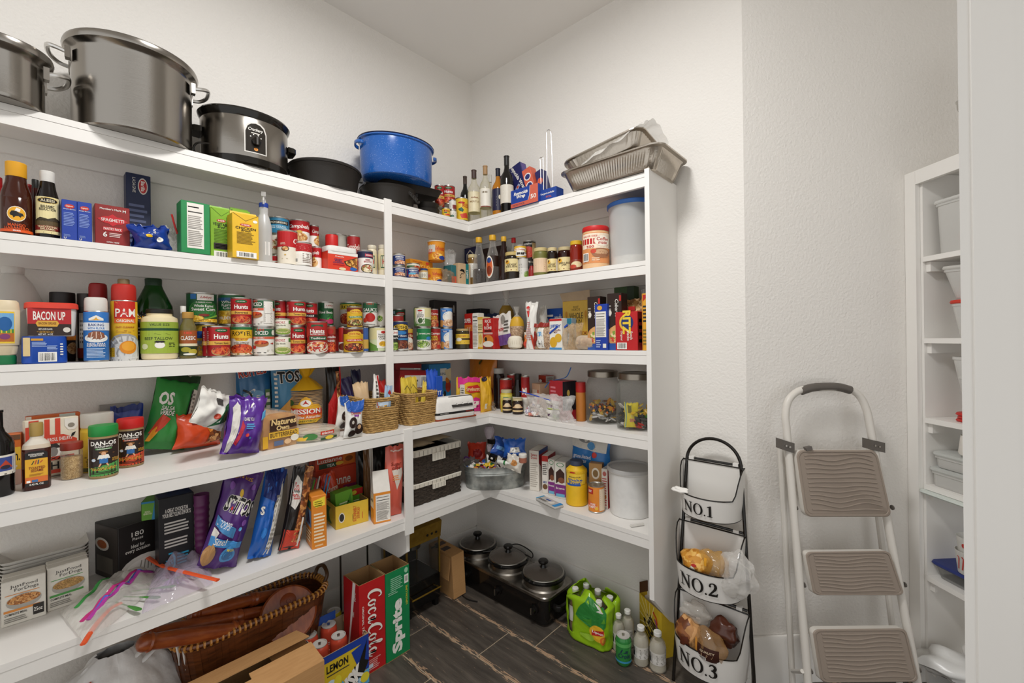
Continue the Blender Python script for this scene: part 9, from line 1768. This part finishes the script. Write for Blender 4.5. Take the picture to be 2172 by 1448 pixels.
for i, (yt, lb) in enumerate(((1148, 'lower candy cane printed plastic cup on the navy lid'), (1108, 'upper plastic cup with red and green ornaments on the navy lid'))):
    zb = z + .064 + .052 * i; h = .085; r = .048 - .004 * i
    o = MB().lathe([(r * .82, 0), (r * .84, .003), (r, h), (r * .98, h), (r * .82, .005), (0, .005)], 'dcdad4p', 28).build('plastic_cup'); stand(o, x0 + .055, .055, zb, lb, 'cup', towards(TM @ Vector((x0 + .055, .055, 0))) - rot45)
    q = Print(lambda x, y, l, r=r: Vector(((r * (.84 + .16 * y / h) + l) * sin(x / r - 1.48), -(r * (.84 + .16 * y / h) + l) * cos(x / r - 1.48), y)), r * SPAN, h)
    ink(q, ''.join('S b5332c .005 %.2f,.2 %.2f,.7 %.2f,.78;' % (.15 + .12 * k, .2 + .12 * k, .16 + .12 * k) for k in range(6)) if not i else 'e .3 .66 .05 .1 b5332c;e .45 .5 .06 .09 3f7a34;e .6 .46 .05 .09 1f3a1c;e .7 .6 .05 .1 b5332c'); q.build(o, 'print')
z = .1007
film(TM @ Vector((lxz(2018, 1360)[0] + .07, .08, z + .10)), .07, .07, .10, 'dcdad6f', 'white plastic bag with red mark in the right shelf tower', 'bag', 'plastic_bag', 21, .45, 'e .3 .3 .12 .2 b5261f')
film(TM @ Vector((.14, .03, z + .035)), .12, .07, .04, 'd9d8d5f', 'white bag with black edge marks at front of the right shelf tower', 'bag', 'plastic_bag', 23, .5, 'r .0 .3 .08 .5 k;r .2 .1 .3 .18 k;r .5 .1 .6 .18 k')
# drinks dispenser on top
z = ZTOW + .0557
x0 = lxz(1992, 300)[0]; zt = lxz(1980, 110)[1] - z; r = .10
d = MB().lathe([(r * .86, 0), (r * .88, .004), (r * .84, zt * .22), (r * .80, zt * .30), (r * .82, zt * .34), (r * 1.06, zt), (r * 1.04, zt), (r * .80, zt * .345), (r * .78, zt * .30)], 'c9c8c4t', 36, cap1=False).build('drink_dispenser'); stand(d, x0 + r + .01, .12, z, 'clear plastic drink dispenser with chrome and black tap on top of the tower. '.strip(), 'dispenser'); d['label'] = 'clear plastic drink dispenser with chrome and black tap on top of shelf tower'
d.rotation_euler = (0, 0, towards(d.location) - .75)
tz_ = lxz(2000, 250)[1] - z
mb = MB(); mb.tube([(0, -r * .84, tz_), (0, -r * .84 - .045, tz_)], .007, 'c9c7c3m', 12); mb.lathe([(.010, tz_ - .024), (.016, tz_ - .008), (.017, tz_ + .010), (.019, tz_ + .014), (.019, tz_ + .020), (.012, tz_ + .024)], 'c9c7c3m', 18, c=(0, -r * .84 - .052)); mb.build('tap', d)
o = MB().lathe([(.024, 0), (.026, .003), (.020, .010), (.008, .012)], 'c9c7c3m', 20).build('tap_flange', d); o.location = (0, -r * .80, tz_); o.rotation_euler = (pi / 2, 0, 0)
MB().box(-.008, .008, -r * .84 - .060, -r * .84 - .044, tz_ + .024, tz_ + .036, BLACKP).tube([(0, -r * .84 - .05, tz_ + .036), (0, -r * .84 - .026, tz_ + .066)], .006, BLACKP, 8).build('tap_lever', d)
# ------------------------------------------------------------------ small shifts that keep neighbours from touching
for k, v in {'snack_bag': '016,19,-6 010,-16,-6 009,7,-13 002,-64,29 018,-13,18 038,-39,48 017,-38,48 041,-25,37 014,-17,-3 007,-45,54 050,5,3 032,-43,12 033,7,-7 004,2,-2', 'bottle': '004,0,-3 007,10,-2 013,-36,41 011,-6,22', 'squeeze_bottle': '-,0,-6', 'food_box': '002,-70,7 035,0,-3 033,0,-10 004,2,-6 051,-69,12 049,-30,4 003,3,0 054,13,-7 064,-6,4 055,-45,1 065,1,34 057,-49,61 056,-49,61 043,-3,-6 021,8,6 028,13,-15 032,-7,33 031,-25,31 039,-43,34 062,12,-16 017,-6,33 042,-24,109 041,-7,33 038,-61,9 016,-22,75 005,-77,13 030,-21,75 006,-13,31', 'spray_can': '002,-15,2 -,3,0', 'food_tub': '-,0,6 001,0,6 002,9,-18', 'plastic_bag': '-,-69,12 006,1,78 008,9,-12 013,-1,-20 007,-74,25 001,-1,-3', 'jar': '003,0,-3 009,-40,57 002,-18,28 007,5,4 005,-32,10', 'broth_carton': '-,-53,13', 'milk_jug': '-,-52,-28', 'flour_tortillas': '-,6,-2', 'glass_jar': '001,5,3 -,-1,17', 'canister': '-,0,-10 003,0,34', 'paper_tray': '-,-30,-14', 'foil_pan': '-,1,-3', 'food_can': '008,-1,-3 003,9,-4 079,2,-3 031,21,-3 027,14,-5 026,14,-5 028,15,-3 009,0,-3 032,5,-3 004,0,-3 005,0,-3 041,28,-11 040,27,-14 006,-14,6 007,-14,6 042,0,-7 046,3,5 044,20,-5 038,-62,32 037,-135,30 039,-62,32 036,-73,-3 057,13,-8 061,-44,6 060,-113,29 051,13,-15 052,13,-15 055,-61,7 059,-69,23 049,-25,17 076,-10,32 070,-42,35 077,-12,43 066,-77,16 069,15,-13 058,3,-2', 'soda_carton': '001,-5,-8', 'cup': '-,-45,-3', 'corn_tortillas': '-,-28,11', 'knife_sharpener': '-,15,-13', 'tray': '002,8,-6', 'storage_basket': '-,-57,41 001,-57,41', 'paper_pouch': '-,-57,41', 'twine_ball': '-,10,-11', 'enamel_roaster': '-,17,-11', 'dutch_oven': '001,3,2', 'wine_bottle': '004,-48,51', 'cast_iron_griddle': '-,17,-11', 'noodle_cup': '-,-33,7'}.items():
    for q in v.split():
        a, x, y = q.split(','); o = bpy.data.objects.get(k if a == '-' else k + '.' + a)
        if o: o.location.x += int(x) / 1000; o.location.y += int(y) / 1000
for o in bpy.data.objects:
    l = o.get('label')
    if l and len(l.split()) > 16: o['label'] = ' '.join(w for w in l.split() if w not in ('the', 'and', 'its', 'with', 'a'))
